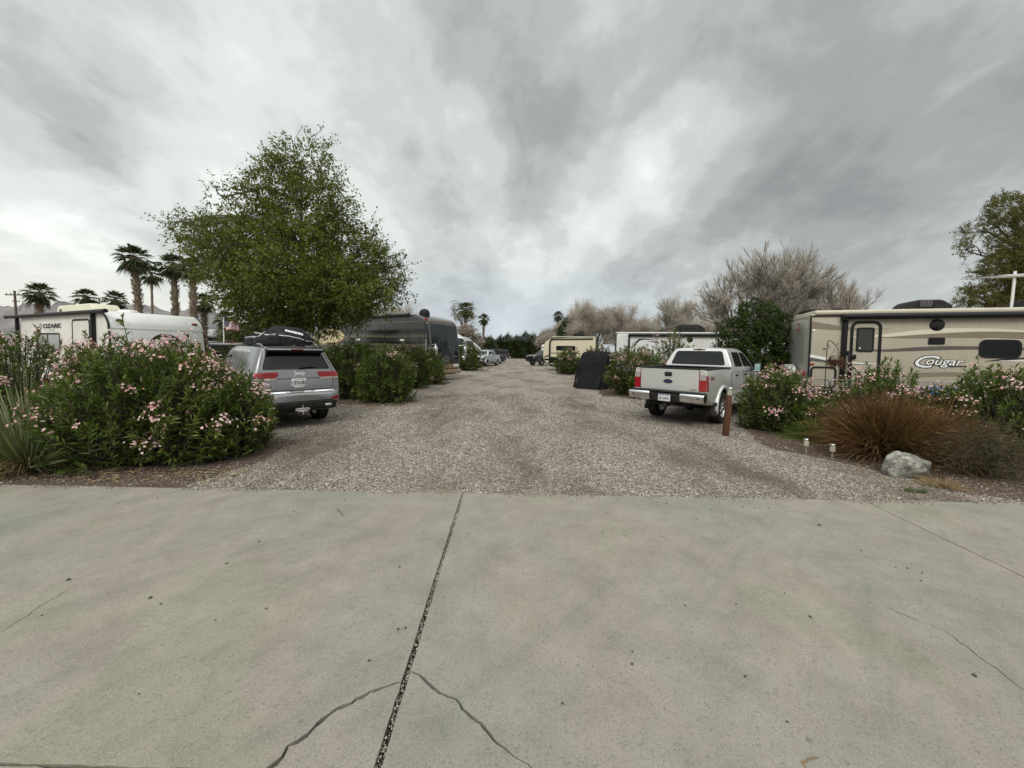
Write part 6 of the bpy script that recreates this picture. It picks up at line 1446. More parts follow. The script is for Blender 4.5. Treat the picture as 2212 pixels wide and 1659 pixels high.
# hairline cracks
def hair(pts, w):
    ln = jag_line([P2(*q) for q in pts], .03, .006); m = MB(); a, b = offset(ln, lambda u: w * (1 - abs(2 * u - 1) ** 3)), offset(ln, lambda u: -w * (1 - abs(2 * u - 1) ** 3)); n = len(ln)
    m.add([(p.x, p.y, ZS + .002) for p in a] + [(p.x, p.y, ZS + .002) for p in b], [(i, i + 1, n + i + 1, n + i) for i in range(n - 1)])
    for i, f in enumerate(m.f):
        p, q, r = (Vector(m.v[k]) for k in f[:3])
        if (q - p).cross(r - p).z < 0: m.f[i] = f[::-1]
    tag(m.build('crack', MAT['crack_dark']), kind='structure')
hair([(-60, 1400), (5, 1362), (60, 1330), (95, 1305), (130, 1285), (170, 1262)], .0014); hair([(1990, 1345), (2040, 1362), (2090, 1400), (2150, 1445), (2212, 1490), (2290, 1540)], .0018); hair([(1910, 1312), (1960, 1330), (1995, 1347)], .0018)
# ------------------------------------------------------------------ loose stones
def inside(px, py, poly):
    r = np.zeros(len(px), bool); n = len(poly)
    for i in range(n):
        x1, y1 = poly[i]; x2, y2 = poly[(i + 1) % n]; c = ((y1 > py) != (y2 > py)) & (px < (x2 - x1) * (py - y1) / (y2 - y1 + 1e-12) + x1); r ^= c
    return r
def stones(X, Y, Z, S, name, mat, flat=.62):
    n = len(X); base = np.array([[1, 0, 0], [-1, 0, 0], [0, 1, 0], [0, -1, 0], [0, 0, 1], [0, 0, -1.0]]); V = np.broadcast_to(base, (n, 6, 3)) * rng.uniform(.65, 1.15, (n, 6, 1)) + rng.normal(0, .22, (n, 6, 3))
    a = rng.random(n) * 6.28; c, s = np.cos(a)[:, None], np.sin(a)[:, None]; V = V * np.array([1.15, .85, flat]); x, y = V[..., 0] * c - V[..., 1] * s, V[..., 0] * s + V[..., 1] * c
    tl = rng.normal(0, .35, (n, 1)); z = V[..., 2] + x * tl
    V = np.stack([x, y, z], -1) * S[:, None, None] + np.stack([X, Y, Z], 1)[:, None]; b = (np.arange(n) * 6)[:, None]
    T = np.array([[0, 2, 4], [2, 1, 4], [1, 3, 4], [3, 0, 4], [2, 0, 5], [1, 2, 5], [3, 1, 5], [0, 3, 5]]); Fc = (b[:, None] + T[None]).reshape(-1, 3); return npmesh(name, V.reshape(-1, 3), Fc, mat)
rng = np.random.default_rng(21)
n = 150000; u = rng.random(n); Yd = 4.72 * (15.5 / 4.72) ** (u ** 1.15); Xd = (rng.random(n) * 2 - 1) * (1.36 * Yd + .2)
keep = (Yd > edge_y(Xd) + .012) & (np.abs(Xd) < 9.5); lb = inside(Xd, Yd, LEFT_BED) | inside(Xd, Yd, RIGHT_BED); keep &= ~lb | (rng.random(n) < .40); pat = np.sin(Xd * 2.1 + 1.3 * np.sin(Yd * 1.7)) * np.sin(Yd * 2.6 + Xd); keep &= (pat > -.75) | (rng.random(n) < .35)
dusty = (np.abs(Xd + 1.05) < .75) & (Yd < edge_y(Xd) + .14 + .1 * rng.random(n)); keep &= ~dusty | (rng.random(n) < .15)
Xd, Yd = Xd[keep], Yd[keep]; S = rng.uniform(.006, .0125, len(Xd)) * (1 + .10 * (Yd - 5)); big = rng.random(len(Xd)) < .03; S[big] *= 1.6
tag(link('loose_gravel', stones(Xd, Yd, S * .28, S, 'loose_gravel', MAT['stone'])), kind='stuff')
k = 1500; t_ = rng.random(k) * 5.2; off = rng.uniform(-.8, .8, k) * JW; P = np.array([[*(jt + jdir * float(a) + Vector((-jdir.y, jdir.x)) * float(b))] for a, b in zip(t_, off)]); S = rng.uniform(.003, .0085, k); fill = np.sin(t_ * 3) * .5 + rng.random(k) > .1
tag(link('joint_gravel', stones(P[fill, 0], P[fill, 1], .012 + .006 * rng.random(fill.sum()), S[fill], 'joint_gravel', MAT['stone'], .8)), kind='stuff')
soil('dust', [(-1.6, edge_y(-1.6) + .01), (-.4, edge_y(-.4) + .01), (-.5, edge_y(-.5) + .09), (-.9, edge_y(-.9) + .16), (-1.4, edge_y(-1.4) + .05)], .009, .07, 'dirt_mark2')
k = 2600; X = rng.uniform(-6.5, 6.8, k); dd = rng.exponential(.035, k); ok = (np.sin(X * 3.1) + np.sin(X * 7.7 + 1) + rng.normal(0, .5, k) > .15) & (dd < .22); X, dd = X[ok], dd[ok]; S = rng.uniform(.004, .011, len(X))
tag(link('loose_gravel', stones(X, edge_y(X) - .01 - dd, ZS + S * .4, S, 'loose_gravel', MAT['stone'])), kind='stuff')
# pebbles and bits on the pavement
PEB = [(255, 1087, 1), (340, 1077, 1), (366, 1160, 0), (148, 1253, 1.5), (325, 1292, 1.2), (347, 1305, 1), (863, 1225, 1.2), (860, 1360, 1.3), (876, 1357, 1.1), (797, 1428, 1), (635, 1105, 1), (745, 1082, .9), (880, 1120, .7), (1037, 1130, .6), (1148, 1190, .7), (1130, 1240, .7), (1352, 1158, .9), (1310, 1108, 1), (1180, 1255, .6), (1770, 1135, 1.8), (1560, 1110, 1.1), (1605, 1095, 1.2), (1630, 1098, 1), (1505, 1122, 1.1), (1535, 1102, .9), (1660, 1098, 1), (1700, 1106, .9), (1935, 1225, 1), (1960, 1228, .9), (1992, 1238, .9), (1990, 1255, .9), (1750, 1333, 1.3), (1695, 1282, .8), (1590, 1305, .9), (1480, 1308, 1), (1365, 1435, 1), (1366, 1408, .8), (2105, 1460, 1.3), (1610, 1462, 1), (1430, 1160, .8), (1455, 1200, .7), (490, 1218, 1), (560, 1170, 1), (575, 1315, .9), (90, 1330, .7), (960, 1290, .6), (1215, 1520, .8), (1700, 1560, .7), (300, 1500, .8), (465, 1340, .7), (1860, 1190, .8), (1420, 1085, .9), (1440, 1088, 1), (1465, 1083, .8), (1390, 1082, .9)]
pm_ = MB(); pm_.bm((lambda bm: (bmesh.ops.create_icosphere(bm, subdivisions=2, radius=1.0), [setattr(v, 'co', v.co * (1 + .28 * noise.noise(v.co * 1.6))) for v in bm.verts], bm)[2])(bmesh.new()))
peb = pm_.mesh('pebble', MAT['dark_pebble'], 60)
for i, (a, b, s) in enumerate(PEB):
    if s <= 0: continue
    o = link('pebble', peb); p = gnd(a, b, ZS); r = .0072 * s * rnd.uniform(.8, 1.2); o.scale = (r * 1.2, r * .9, r * .6); o.rotation_euler = (0, 0, rnd.random() * 6); o.location = (p.x, p.y, ZS + r * .5)
    tag(o, 'small dark pebble lying loose on the grey concrete pavement', 'pebble', 'loose pebbles on the concrete')
p, q = gnd(1733, 1650, ZS), gnd(1768, 1637, ZS); m = MB(); m.tube([(p.x, p.y, ZS + .004), ((p.x + q.x) / 2, (p.y + q.y) / 2 + .004, ZS + .008), (q.x, q.y, ZS + .004)], [.004, .0035, .002], 6); m.tube([(p.x, p.y, ZS + .004), (p.x + .005, p.y - .02, ZS + .003)], .002, 5); tag(m.build('twig', MAT['straw']), 'short dry twig lying on the concrete at the bottom edge', 'twig')
p, q = gnd(728, 1098, ZS), gnd(742, 1115, ZS); m = MB(); m.tube([(p.x, p.y, ZS + .004), (p.x + .03, p.y - .05, ZS + .01), (q.x, q.y, ZS + .004)], [.003, .004, .002], 6); tag(m.build('twig', MAT['dry_twig']), 'thin dark twig on the concrete near the gravel edge, left of the joint', 'twig')
# ------------------------------------------------------------------ hills
n1, n2 = 220, 26; vs = []; fs = []
ridge = [(-400, 690), (-150, 676), (0, 666), (30, 664), (62, 659), (105, 668), (132, 652), (175, 660), (215, 672), (260, 664), (300, 657), (330, 662), (350, 670), (380, 676), (395, 678), (420, 669), (450, 672), (490, 690), (560, 712), (660, 735), (760, 752)]
for i in range(n1):
    px = -400 + 1160 * i / (n1 - 1); yy = smooth_interp([a for a, _ in ridge], [b for _, b in ridge], px)
    for j in range(n2):
        v = j / (n2 - 1); Y = 2300 + 900 * v; c = at(px, yy, 2900); hgt = c.z * math.sin(min(1, v / .66) * math.pi / 2) ** 1.25 if v < .66 else c.z * (1 - (v - .66) * 1.2)
        x = (px - 1106) / F_PX * Y * 1.0; nz = noise.noise(Vector((x * .006, Y * .006, 1))) * 42 + noise.noise(Vector((x * .02, Y * .02, 4))) * 16 + noise.noise(Vector((x * .06, Y * .06, 9))) * 6
        vs.append((x, Y, max(-5, hgt + nz * min(1, v * 3) * (1 if abs(v - .66) > .06 else .35) * min(1, hgt / 60))))
for i in range(n1 - 1):
    for j in range(n2 - 1): fs.append((i * n2 + j, (i + 1) * n2 + j, (i + 1) * n2 + j + 1, i * n2 + j + 1))
m = MB(); m.add(vs, fs); tag(m.build('hills', MAT['hill'], None, 50), kind='structure')
# ------------------------------------------------------------------ vehicles in place
SUV = Local(-4.70, 8.55, R(48)); 
make_suv()
make_pickup(3.84, 9.55, R(-44), 'pale silver crew-cab pickup parked at the right of the lane, tailgate toward us', 'pale_silver_paint', near=True)
def corner(px, Y): return xg(px, Y), Y
OZ = Local(*corner(243, 11.5), R(-115)); make_white_trailer()
CG = Local(*corner(1747, 11.6), R(-109)); make_beige_trailer()
RB = Local(*corner(1330, 21.0), R(-104)); make_ribbed_trailer()
CT = Local(*corner(1176, 36.5), R(-104)); make_cream_trailer()
MC = Local(*corner(929, 21.4), R(-121)); make_dark_coach()
make_pale_coach(*corner(978, 34), R(-120), 3.4, 'white motor coach with dark windscreen just behind the dark coach', 'white_gelcoat')
make_pale_coach(*corner(1003, 40), R(-118), 3.3, 'grey-nosed motor coach second behind the dark coach', 'grey_gelcoat')
make_pale_coach(*corner(1022, 48), R(-118), 2.9, 'white windowless caravan nose farthest along the left row', 'white_gelcoat', False, .8)
make_pickup(*corner(1067, 48), R(163), 'small silver-blue pickup nosed toward us on the left of the lane', 'silver_blue_paint', scale=.92)
make_pickup(*corner(1084, 55), R(140), 'black pickup with a camper shell, behind the silver-blue pickup', 'black_paint', shell=True)
make_pickup(*corner(1094, 64), R(130), 'dark pickup with camper shell farthest down the lane before the hedge', 'navy_paint', shell=True)
make_pickup(*corner(1223, 52), R(126), 'black pickup nosing out from behind the cream trailer, right of the lane', 'black_paint')
make_pickup(*corner(452, 19), R(-80), 'dark blue pickup with camper shell, only its roof showing between white trailer and grey SUV', 'navy_paint', shell=True)
make_pickup(*corner(1672, 17), R(-60), 'white pickup mostly hidden behind the dark green tree', 'white_gelcoat')
# white rack trailer with black rails behind the black pickup on the right
t = empty('box_trailer', (xg(1172, 58), 58, 0), R(-10), 'white box trailer with black rails beyond the black pickup on the right', 'trailer')
m = MB(); m.box((1.5, 0, 1.75), (3.2, 2.2, 2.1), 0, None, .2); m.build('body', MAT['white_gelcoat'], t, 40); m = MB(); m.box((1.5, -1.12, 1.7), (3.1, .03, .2)); m.build('stripe', MAT['letter_black'], t)
m = MB(); m.tube([(-1.0, -1.2, .5), (-1.0, -1.2, 2.45), (2.4, -1.2, 2.45)], .05, 6); m.tube([(-1.0, -1.2, 1.9), (1.0, -1.2, 1.9)], .05, 6); m.build('rail', MAT['black_plastic'], t)
m = MB(); m.box((1.5, 0, .6), (3.1, 2.0, .3)); m.build('chassis', MAT['underbody'], t); wheel(t, -.2 + 1.2, -1.1, .35, .22, .2, -1, 5, 'alloy', 1); wheel(t, 2.2, -1.1, .35, .22, .2, -1, 5, 'alloy', 1)
# covered cart
def covered_cart():
    t = empty('covered_cart', (xg(1288, 19.6), 19.6, 0), R(-34), 'small vehicle shrouded in a loose black cover on the right of the lane', 'covered cart')
    n, rows = 56, 26; vs = []; fs = []; hx, hy = .86, 1.22
    for i in range(rows + 1):
        v = i / rows
        for j in range(n):
            a = 2 * math.pi * j / n; c, s = math.cos(a), math.sin(a); sx = math.copysign(abs(c) ** .5, c); sy = math.copysign(abs(s) ** .5, s)
            z = 1.86 * v if v < .78 else 1.86 * .78 + 1.86 * .22 * math.sin((v - .78) / .22 * math.pi / 2); k = 1.0 - .16 * v if v < .78 else (.875 * math.sqrt(max(0, 1 - ((v - .78) / .22) ** 2.4)))
            front = -hy * sy * k
            yy = hy * sy * k * (1 - .10 * v); yy += (.62 * v if sy < 0 else 0) * abs(sy)      # slopes back toward the roof
            xx = hx * sx * k; fold = .055 * math.sin(a * 9 + 2 * noise.noise(Vector((c, s, v * 2)))) * (1 - v) + .09 * noise.noise(Vector((xx * 2.2, yy * 2.2, z * 2.0))) + .035 * noise.noise(Vector((xx * 8, yy * 8, z * 5)))
            vs.append((xx + sx * fold, yy + sy * fold, max(.05 + .05 * noise.noise(Vector((a * 2, 0, 3))), z + .03 * noise.noise(Vector((xx * 2, yy * 2, 1))))))
    for i in range(rows):
        for j in range(n): fs.append((i * n + j, i * n + (j + 1) % n, (i + 1) * n + (j + 1) % n, (i + 1) * n + j))
    m = MB(); m.add(vs, fs); m.add([vs[rows * n + j] for j in range(n)], [tuple(range(n))]); m.build('cover', MAT['fabric_charcoal'], t, 60)
    for sx in (-1, 1):
        for yy in (-.85, .85): wheel(t, .55 * sx, yy, .24, .18, .13, sx, 5, 'grey_metal', 1)
covered_cart()
# ------------------------------------------------------------------ small things on the right
def solar_lamp(name, loc, label, tall=.0, tiltx=0.0):
    t = empty(name, loc, 0, label, 'solar lamp', 'small solar lamps'); t.rotation_euler = (tiltx, R(4), 0)
    z0 = tall
    if tall > 0:
        m = MB(); m.tube([(0, 0, -.05), (0, 0, z0)], .009, 8); m.build('stake', MAT['grey_metal'], t)
    m = MB(); m.lathe([(.028, z0), (.038, z0 + .004), (.040, z0 + .10), (.034, z0 + .10), (.034, z0 + .005)], 20, 0); m.build('lamp_shade', MAT['frosted'], t, 40)
    m = MB(); m.lathe([(0, z0 + .01), (.018, z0 + .012), (.018, z0 + .085), (0, z0 + .09)], 14); m.build('diffuser', MAT['letter_white'], t, 40)
    m = MB(); m.lathe([(.036, z0 + .098), (.049, z0 + .100), (.050, z0 + .118), (.044, z0 + .126), (.036, z0 + .124)], 24); c = m.build('cap', MAT['alloy'], t, 40)
    m = MB(); m.lathe([(.040, z0 + .121), (.0, z0 + .1215)], 20); m.build('solar_cell', MAT['solar_cell'], c)
    return t
p = gnd(1567, 941); t = empty('timber_post', p, 0, 'leaning reddish-brown timber post beside the silver pickup', 'post'); t.rotation_euler = (0, R(3.5), 0)
m = MB(); m.box((0, 0, .40), (.105, .105, 1.0), 0, None, .008); m.build('post', MAT['post_timber'], t, 40); m = MB(); m.box((.045, -.058, .80), (.03, .012, .16), 0, None, .004); m.build('bracket', MAT['grey_metal'], t, 40)
top = p + Vector((math.sin(R(3.5)) * .90, 0, .90)); s = solar_lamp('solar_lamp', top, 'clear solar lamp fixed on top of the timber post'); s.scale = (1.35,) * 3
m = MB(); m.box((0, 0, .003), (.07, .07, .006)); m.build('mount', MAT['grey_metal'], s)
solar_lamp('solar_lamp', gnd(1741, 979), 'low silver-capped solar lamp on a stake, nearer the flowering bush', .12, R(-6)).scale = (1.08,) * 3
solar_lamp('solar_lamp', gnd(1797, 992), 'low silver-capped solar lamp on a stake, nearer the brown grass and rock', .12, R(-4)).scale = (1.08,) * 3
# boulder
bm = bmesh.new(); bmesh.ops.create_icosphere(bm, subdivisions=5, radius=1.0)
for v in bm.verts:
    c = v.co.normalized(); cut_ = [Vector((.1, -.2, 1)), Vector((-.2, -1, .05)), Vector((-.9, -.3, .3)), Vector((.9, -.3, .25)), Vector((.5, -.9, -.15)), Vector((0, 1, .3)), Vector((.55, -.25, .8)), Vector((-.6, .1, .7)), Vector((.15, -1, -.75)), Vector((-.6, -.8, -.5))]; lim = [.66, .74, .84, .86, .66, .8, .80, .84, .50, .56]
    r = min([1.0] + [l / max(1e-3, c.dot(k.normalized())) for k, l in zip(cut_, lim) if c.dot(k.normalized()) > .2]); r *= 1 + .05 * noise.noise(c * 2.3) + .035 * noise.noise(c * 6) + .018 * noise.noise(c * 15); v.co = c * r
bmesh.ops.scale(bm, vec=(.385, .30, .34), verts=bm.verts); bmesh.ops.translate(bm, vec=(0, 0, .125), verts=bm.verts)
m = MB(); m.bm(bm); o = m.build('boulder', MAT['boulder'], None, 50); p = gnd(1962, 1040); o.location = (p.x * (p.y + .26) / p.y, p.y + .26, -.035); o.rotation_euler = (0, 0, R(12)); o.scale = (.9, .9, .94); tag(o, 'grey and white boulder at the front corner of the right planting bed', 'rock')
# pen of metal fence panels, table, boxes, hook
fy = 10.35; x0, x1 = xg(1748, fy), xg(2215, fy - .55)
pen = empty('pet_fence', (x0, fy, 0), 0, 'low grey wire pen panels standing along the beige trailer', 'pen fence'); npan = 8; dx = (x1 - x0) / npan
for i in range(npan):
    a = Vector((i * dx, -.07 * i + (.10 if i % 2 else 0), 0)); b = Vector(((i + 1) * dx - .03, -.07 * (i + 1) + (.10 if (i + 1) % 2 else 0), 0)); d = (b - a); m = MB(); hgt = 1.16; c = .08
    fr_ = [a + Vector((0, 0, .02)), a + Vector((0, 0, hgt - c)), a + d * .04 + Vector((0, 0, hgt - .02)), a + d * .12 + Vector((0, 0, hgt)), a + d * .88 + Vector((0, 0, hgt)), a + d * .96 + Vector((0, 0, hgt - .02)), b + Vector((0, 0, hgt - c)), b + Vector((0, 0, .02))]
    m.tube(fr_, .013, 8); m.tube([a + Vector((0, 0, .08)), b + Vector((0, 0, .08))], .008, 6)
    for k in range(1, 13): m.tube([a + d * k / 13 + Vector((0, 0, .08)), a + d * k / 13 + Vector((0, 0, hgt - .01))], .0032, 4)
    m.build('panel', MAT['galvanised'], pen, 60)
tb = empty('folding_table', (xg(2035, 9.95), 10.0, 0), R(-14), 'low folding table inside the wire pen beside the beige trailer', 'table')
m = MB(); m.box((0, 0, .70), (1.5, .55, .04), 0, None, .01); m.build('table_top', MAT['grey_plastic'], tb, 40)
for sx in (-.65, .65):
    for sy in (-.22, .22):
        m = MB(); m.tube([(sx, sy, 0), (sx, sy, .68)], .015, 8); m.build('leg', MAT['grey_metal'], tb)
ob = empty('storage_tub', (xg(2020, 9.95), 10.0, .72), R(-14), 'blue plastic storage tub on the folding table', 'tub'); m = MB(); m.prism([(-.46, 0), (.46, 0), (.50, .27), (-.50, .27)], -.2, .2, 'xz', 0, .02); m.build('tub', MAT['blue_plastic'], ob, 40); m = MB(); m.box((0, 0, .285), (1.04, .46, .03), 0, None, .01); m.build('lid', MAT['blue_plastic'], ob, 40)
ob = empty('white_jug', (xg(2084, 9.9), 9.87, .72), 0, 'small white plastic jug on the folding table right of the blue tub', 'jug'); m = MB(); m.lathe([(0, 0), (.07, 0), (.075, .02), (.075, .16), (.03, .22), (.03, .26), (0, .26)], 18); m.build('bottle', MAT['letter_white'], ob, 40); m = MB(); m.lathe([(.034, .255), (.034, .285), (0, .287)], 14); m.build('cap', MAT['letter_grey'], ob, 40)
ob = empty('storage_crate', (xg(1776, 10.9), 10.95, 0), R(-12), 'black plastic crate behind the wire pen at the trailer corner', 'crate'); m = MB(); m.prism([(-.30, 0), (.30, 0), (.34, .78), (-.34, .78)], -.25, .25, 'xz', 0, .03); m.build('crate', MAT['black_plastic'], ob, 40); m = MB(); m.box((0, 0, .80), (.74, .56, .05), 0, None, .015); m.build('lid', MAT['black_trim'], ob, 40)
hy = 9.75; hx = xg(1784, hy); hk = empty('shepherd_hook', (hx, hy, 0), 0, 'thin dark shepherd hook standing before the beige trailer', 'garden hook'); m = MB(); m.tube([(0, 0, -.1), (.02, 0, 2.05), (.03, 0, 2.16), (.07, 0, 2.19), (.14, 0, 2.16), (.22, 0, 2.08), (.265, 0, 2.06), (.285, 0, 2.09), (.27, 0, 2.12)], .010, 8); m.build('pole', MAT['black_plastic'], hk, 60); m = MB(); m.tube([(.03, 0, 2.1), (.09, 0, 2.0), (.05, 0, 1.97)], .008, 6); m.build('scroll', MAT['black_plastic'], hk, 60)
bk = empty('hanging_basket', (hx + .265, hy, 1.56), 0, 'dried brown hanging basket on the shepherd hook', 'plant basket'); m = MB(); m.lathe([(0, 0), (.10, .02), (.16, .09), (.17, .14), (.15, .13)], 20); m.build('basket', MAT['basket_moss'], bk, 60); m = MB()
for k in range(3): m.tube([(.16 * math.cos(k * 2.1 + .5), .16 * math.sin(k * 2.1 + .5), .13), (0, 0, .50)], .004, 5)
m.build('chain', MAT['black_plastic'], bk)
rng = np.random.default_rng(3); nn = 420; d = unit(rng.normal(0, 1, (nn, 3)) * np.array([1, 1, .5])); link('dried_plant', leaf_mesh('dried_plant', d * .10 + np.array([0, 0, .13]), d, rng.uniform(.06, .16, nn), rng.uniform(.01, .025, nn), MAT['fountain_blade'], .6), bk)
# ------------------------------------------------------------------ things on the left, far
t = empty('utility_pole', (xg(40, 60), 60, 0), 0, 'dark wooden utility pole with crossarms at the far left', 'utility pole'); ht = at(40, 628, 60).z
m = MB(); m.tube([(0, 0, 0), (-.3, 0, ht)], [.20, .14], 8); m.build('pole', MAT['pole_wood'], t, 60); m = MB(); m.box((-.28, 0, ht - .65), (3.0, .12, .16)); m.box((-.25, .1, ht - 1.6), (1.2, .12, .14)); m.build('crossarm', MAT['pole_wood'], t)
m = MB()
for k in (-1.3, -.6, .6, 1.3): m.tube([(k - .28, 0, ht - .57), (k - .28, 0, ht - .35)], .06, 6)
m.tube([(1.1, 0, ht - .7), (.8, 0, ht - 2.2), (.3, 0, ht - 3.2)], .03, 5); m.build('insulators', MAT['grey_plastic'], t)
t = empty('utility_pole', (xg(222, 95), 95, 0), 0, 'thin distant utility pole between two palms', 'utility pole'); ht = at(219, 643, 95).z; m = MB(); m.tube([(0, 0, 0), (-.6, 0, ht)], [.2, .13], 6); m.build('pole', MAT['pole_wood'], t); m = MB(); m.box((-.55, 0, ht - .8), (1.6, .12, .14)); m.build('crossarm', MAT['pole_wood'], t)
# mobile home
hx = xg(470, 42); t = empty('mobile_home', (hx, 42, 0), R(-14), 'low grey-roofed mobile home with a dark porch behind the white trailer', 'house')
m = MB(); m.box((0, 2, 1.55), (8, 4, 2.3)); m.build('wall', MAT['siding_dark'], t)
m = MB(); m.prism([(-.6, 2.72), (-.6, 2.86), (2, 3.75), (4.6, 2.86), (4.6, 2.72)], -4.4, 4.4, 'yz', 0, .02); m.build('roof', MAT['roofing_grey'], t, 40)
for k in range(4):
    m = MB(); m.tube([(-3.6 + 2.4 * k, -.5, 0), (-3.6 + 2.4 * k, -.5, 2.74)], .06, 6); m.build('porch_post', MAT['letter_pale'], t)
for zz in (1.9, 2.3):
    m = MB(); m.box((-.6, -.03, zz), (3.0, .05, .16)); m.build('trim_board', MAT['letter_white'], t)
m = MB(); m.box((2.2, -.02, 1.8), (1.2, .06, 1.0)); w_ = m.build('window', MAT['tint_glass'], t); m = MB(); m.box((2.2, -.06, 2.33), (1.36, .05, .08)); m.box((2.2, -.06, 1.27), (1.36, .05, .08)); m.build('window_frame', MAT['letter_white'], w_)
# flag on its pole
fy = 19.6; fx = xg(484, fy); ft = at(484, 689, fy).z; t = empty('flagpole', (fx, fy, 0), 0, 'slim white flagpole carrying the striped flag', 'flagpole'); m = MB(); m.tube([(0, 0, 0), (0, 0, ft)], .028, 8); m.build('pole', MAT['letter_white'], t, 60); m = MB(); m.lathe([(0, -.05), (.05, 0), (0, .05)], 10, 0, Matrix.Translation((0, 0, ft + .04))); m.build('finial', MAT['alloy'], t, 60)
fw_, fh = .70, .44; nx, nz = 40, 26; F = [MB(), MB(), MB()]
def fp(u, v): return (u * fw_ * .96, .07 * math.sin(u * 7 + v * 1.5) * (.3 + u), -v * fh - .10 * u - .03 * math.sin(u * 6 + .6))
for i in range(nx):
    for j in range(nz):
        u0, u1, v0, v1 = i / nx, (i + 1) / nx, j / nz, (j + 1) / nz; kk = 2 if (u0 < .4 and v0 < 7 / 13 - .001) else (0 if (j // 2) % 2 == 0 else 1); F[kk].add([fp(u0, v0), fp(u1, v0), fp(u1, v1), fp(u0, v1)], [(0, 3, 2, 1)])
fl = empty('flag', (fx + .03, fy, ft - .06), 0, 'red, white and blue striped flag flying from the slim pole', 'flag'); F[0].build('red_stripes', MAT['flag_red'], fl); F[1].build('white_stripes', MAT['flag_white'], fl); can = F[2].build('blue_canton', MAT['flag_blue'], fl); m = MB()
for r_ in range(9):
    for c_ in range(6 if r_ % 2 == 0 else 5):
        u, v = (.033 + .066 * c_ + (.033 if r_ % 2 else 0)), (r_ + .9) * .54 / 10; p = Vector(fp(u, v)) + Vector((0, -.006, 0)); m.add([p + Vector((.0065 * math.cos(q), 0, .0065 * math.sin(q))) for q in [R(90 + 36 * z_) for z_ in range(0, 10, 2)]], [(4, 3, 2, 1, 0)])
m.build('stars', MAT['flag_white'], can)
# ------------------------------------------------------------------ planting
def spot(px, Y): return (xg(px, Y), Y, 0)
GB = 'pink flowering oleander bushes'
oleander(spot(318, 6.0), 1.30, .95, 1.80, 'largest pink-flowering bush at the front left, beside the spiky plant', 12000, 82, seed=2, group=GB, ragged=.36)
oleander(spot(490, 6.45), .74, .80, 1.42, 'lower pink-flowering bush leaning over the gravel before the grey SUV', 5200, 36, seed=4, group=GB, ragged=.2)
oleander(spot(50, 8.3), 1.9, 1.0, 2.0, 'pink-flowering bush at the far left edge behind the spiky plant', 6500, 80, seed=5, group=GB)
oleander(spot(240, 8.1), 1.3, .9, 1.90, 'pink-flowering bush under the door side of the white trailer', 5000, 90, seed=6, group=GB)
oleander(spot(395, 7.7), 1.0, .8, 1.92, 'pink-flowering bush in front of the round emblem of the white trailer', 4600, 95, seed=7, group=GB)
oleander(spot(525, 14.5), 1.6, .9, 1.95, 'pink-flowering bush far behind, between white trailer and grey SUV', 3600, 60, True, .15, 8, GB)
oleander(spot(835, 13.1), 1.05, .95, 1.92, 'green oleander nearest the lane, right of the grey SUV', 6000, 16, False, .15, 9, GB, ragged=.18)
oleander(spot(752, 14.0), 1.75, 1.2, 2.10, 'broad green oleander right behind the grey SUV tail', 8500, 24, False, .16, 10, GB, ragged=.18)
oleander(spot(884, 18.0), 1.25, 1.0, 2.05, 'green oleander in front of the dark coach door', 4200, 18, True, .17, 11, GB)
oleander(spot(922, 20.4), 1.05, .9, 1.80, 'dark round oleander under the dark coach mirror', 4200, 8, False, .17, 12, GB)
oleander(spot(1012, 34.0), 1.35, 1.1, 2.5, 'rusty-topped oleander between dark coach and silver-blue pickup', 3000, 30, True, .24, 13, GB)
oleander(spot(1228, 31.0), 1.25, 1.0, 2.1, 'oleander before the cream trailer on the right', 3000, 34, True, .22, 14, GB)
oleander(spot(1292, 29.5), 1.4, .9, 2.45, 'pink-tipped oleander behind the covered cart', 2600, 60, True, .22, 15, GB)
oleander(spot(1364, 16.6), 1.15, .95, 2.1, 'pink-flowering oleander between covered cart and silver pickup', 5200, 75, True, .16, 16, GB, ragged=.3)
oleander(spot(1402, 15.2), .75, .75, 2.0, 'dark oleander touching the left rear of the silver pickup', 3000, 34, False, .15, 17, GB)
oleander(spot(1455, 18.2), 1.2, .7, 2.75, 'tall loose oleander behind the silver pickup bed, before the ribbed trailer', 2600, 44, True, .17, 18, GB, ragged=.4)
oleander(spot(1682, 9.15), .82, .78, 1.55, 'pink-flowering bush between timber post and beige trailer corner', 5600, 66, seed=19, group=GB, ragged=.2)
oleander(spot(1905, 8.5), 1.0, .6, 1.62, 'pink-topped bush in front of the beige trailer door, behind the brown grass', 4600, 85, seed=20, group=GB, ragged=.35)
oleander(spot(2185, 7.5), 1.15, .9, 1.72, 'pink-flowering bush at the right edge under the trailer window', 6500, 55, seed=22, group=GB, ragged=.25)
oleander(spot(1800, 8.9), .65, .5, 1.0, 'low pink-flowering bush at the foot of the shepherd hook', 2400, 30, seed=23, group=GB)
oleander(spot(2040, 8.2), .9, .5, 1.15, 'low pink-flowering bush before the blue tub', 3000, 36, seed=24, group=GB)
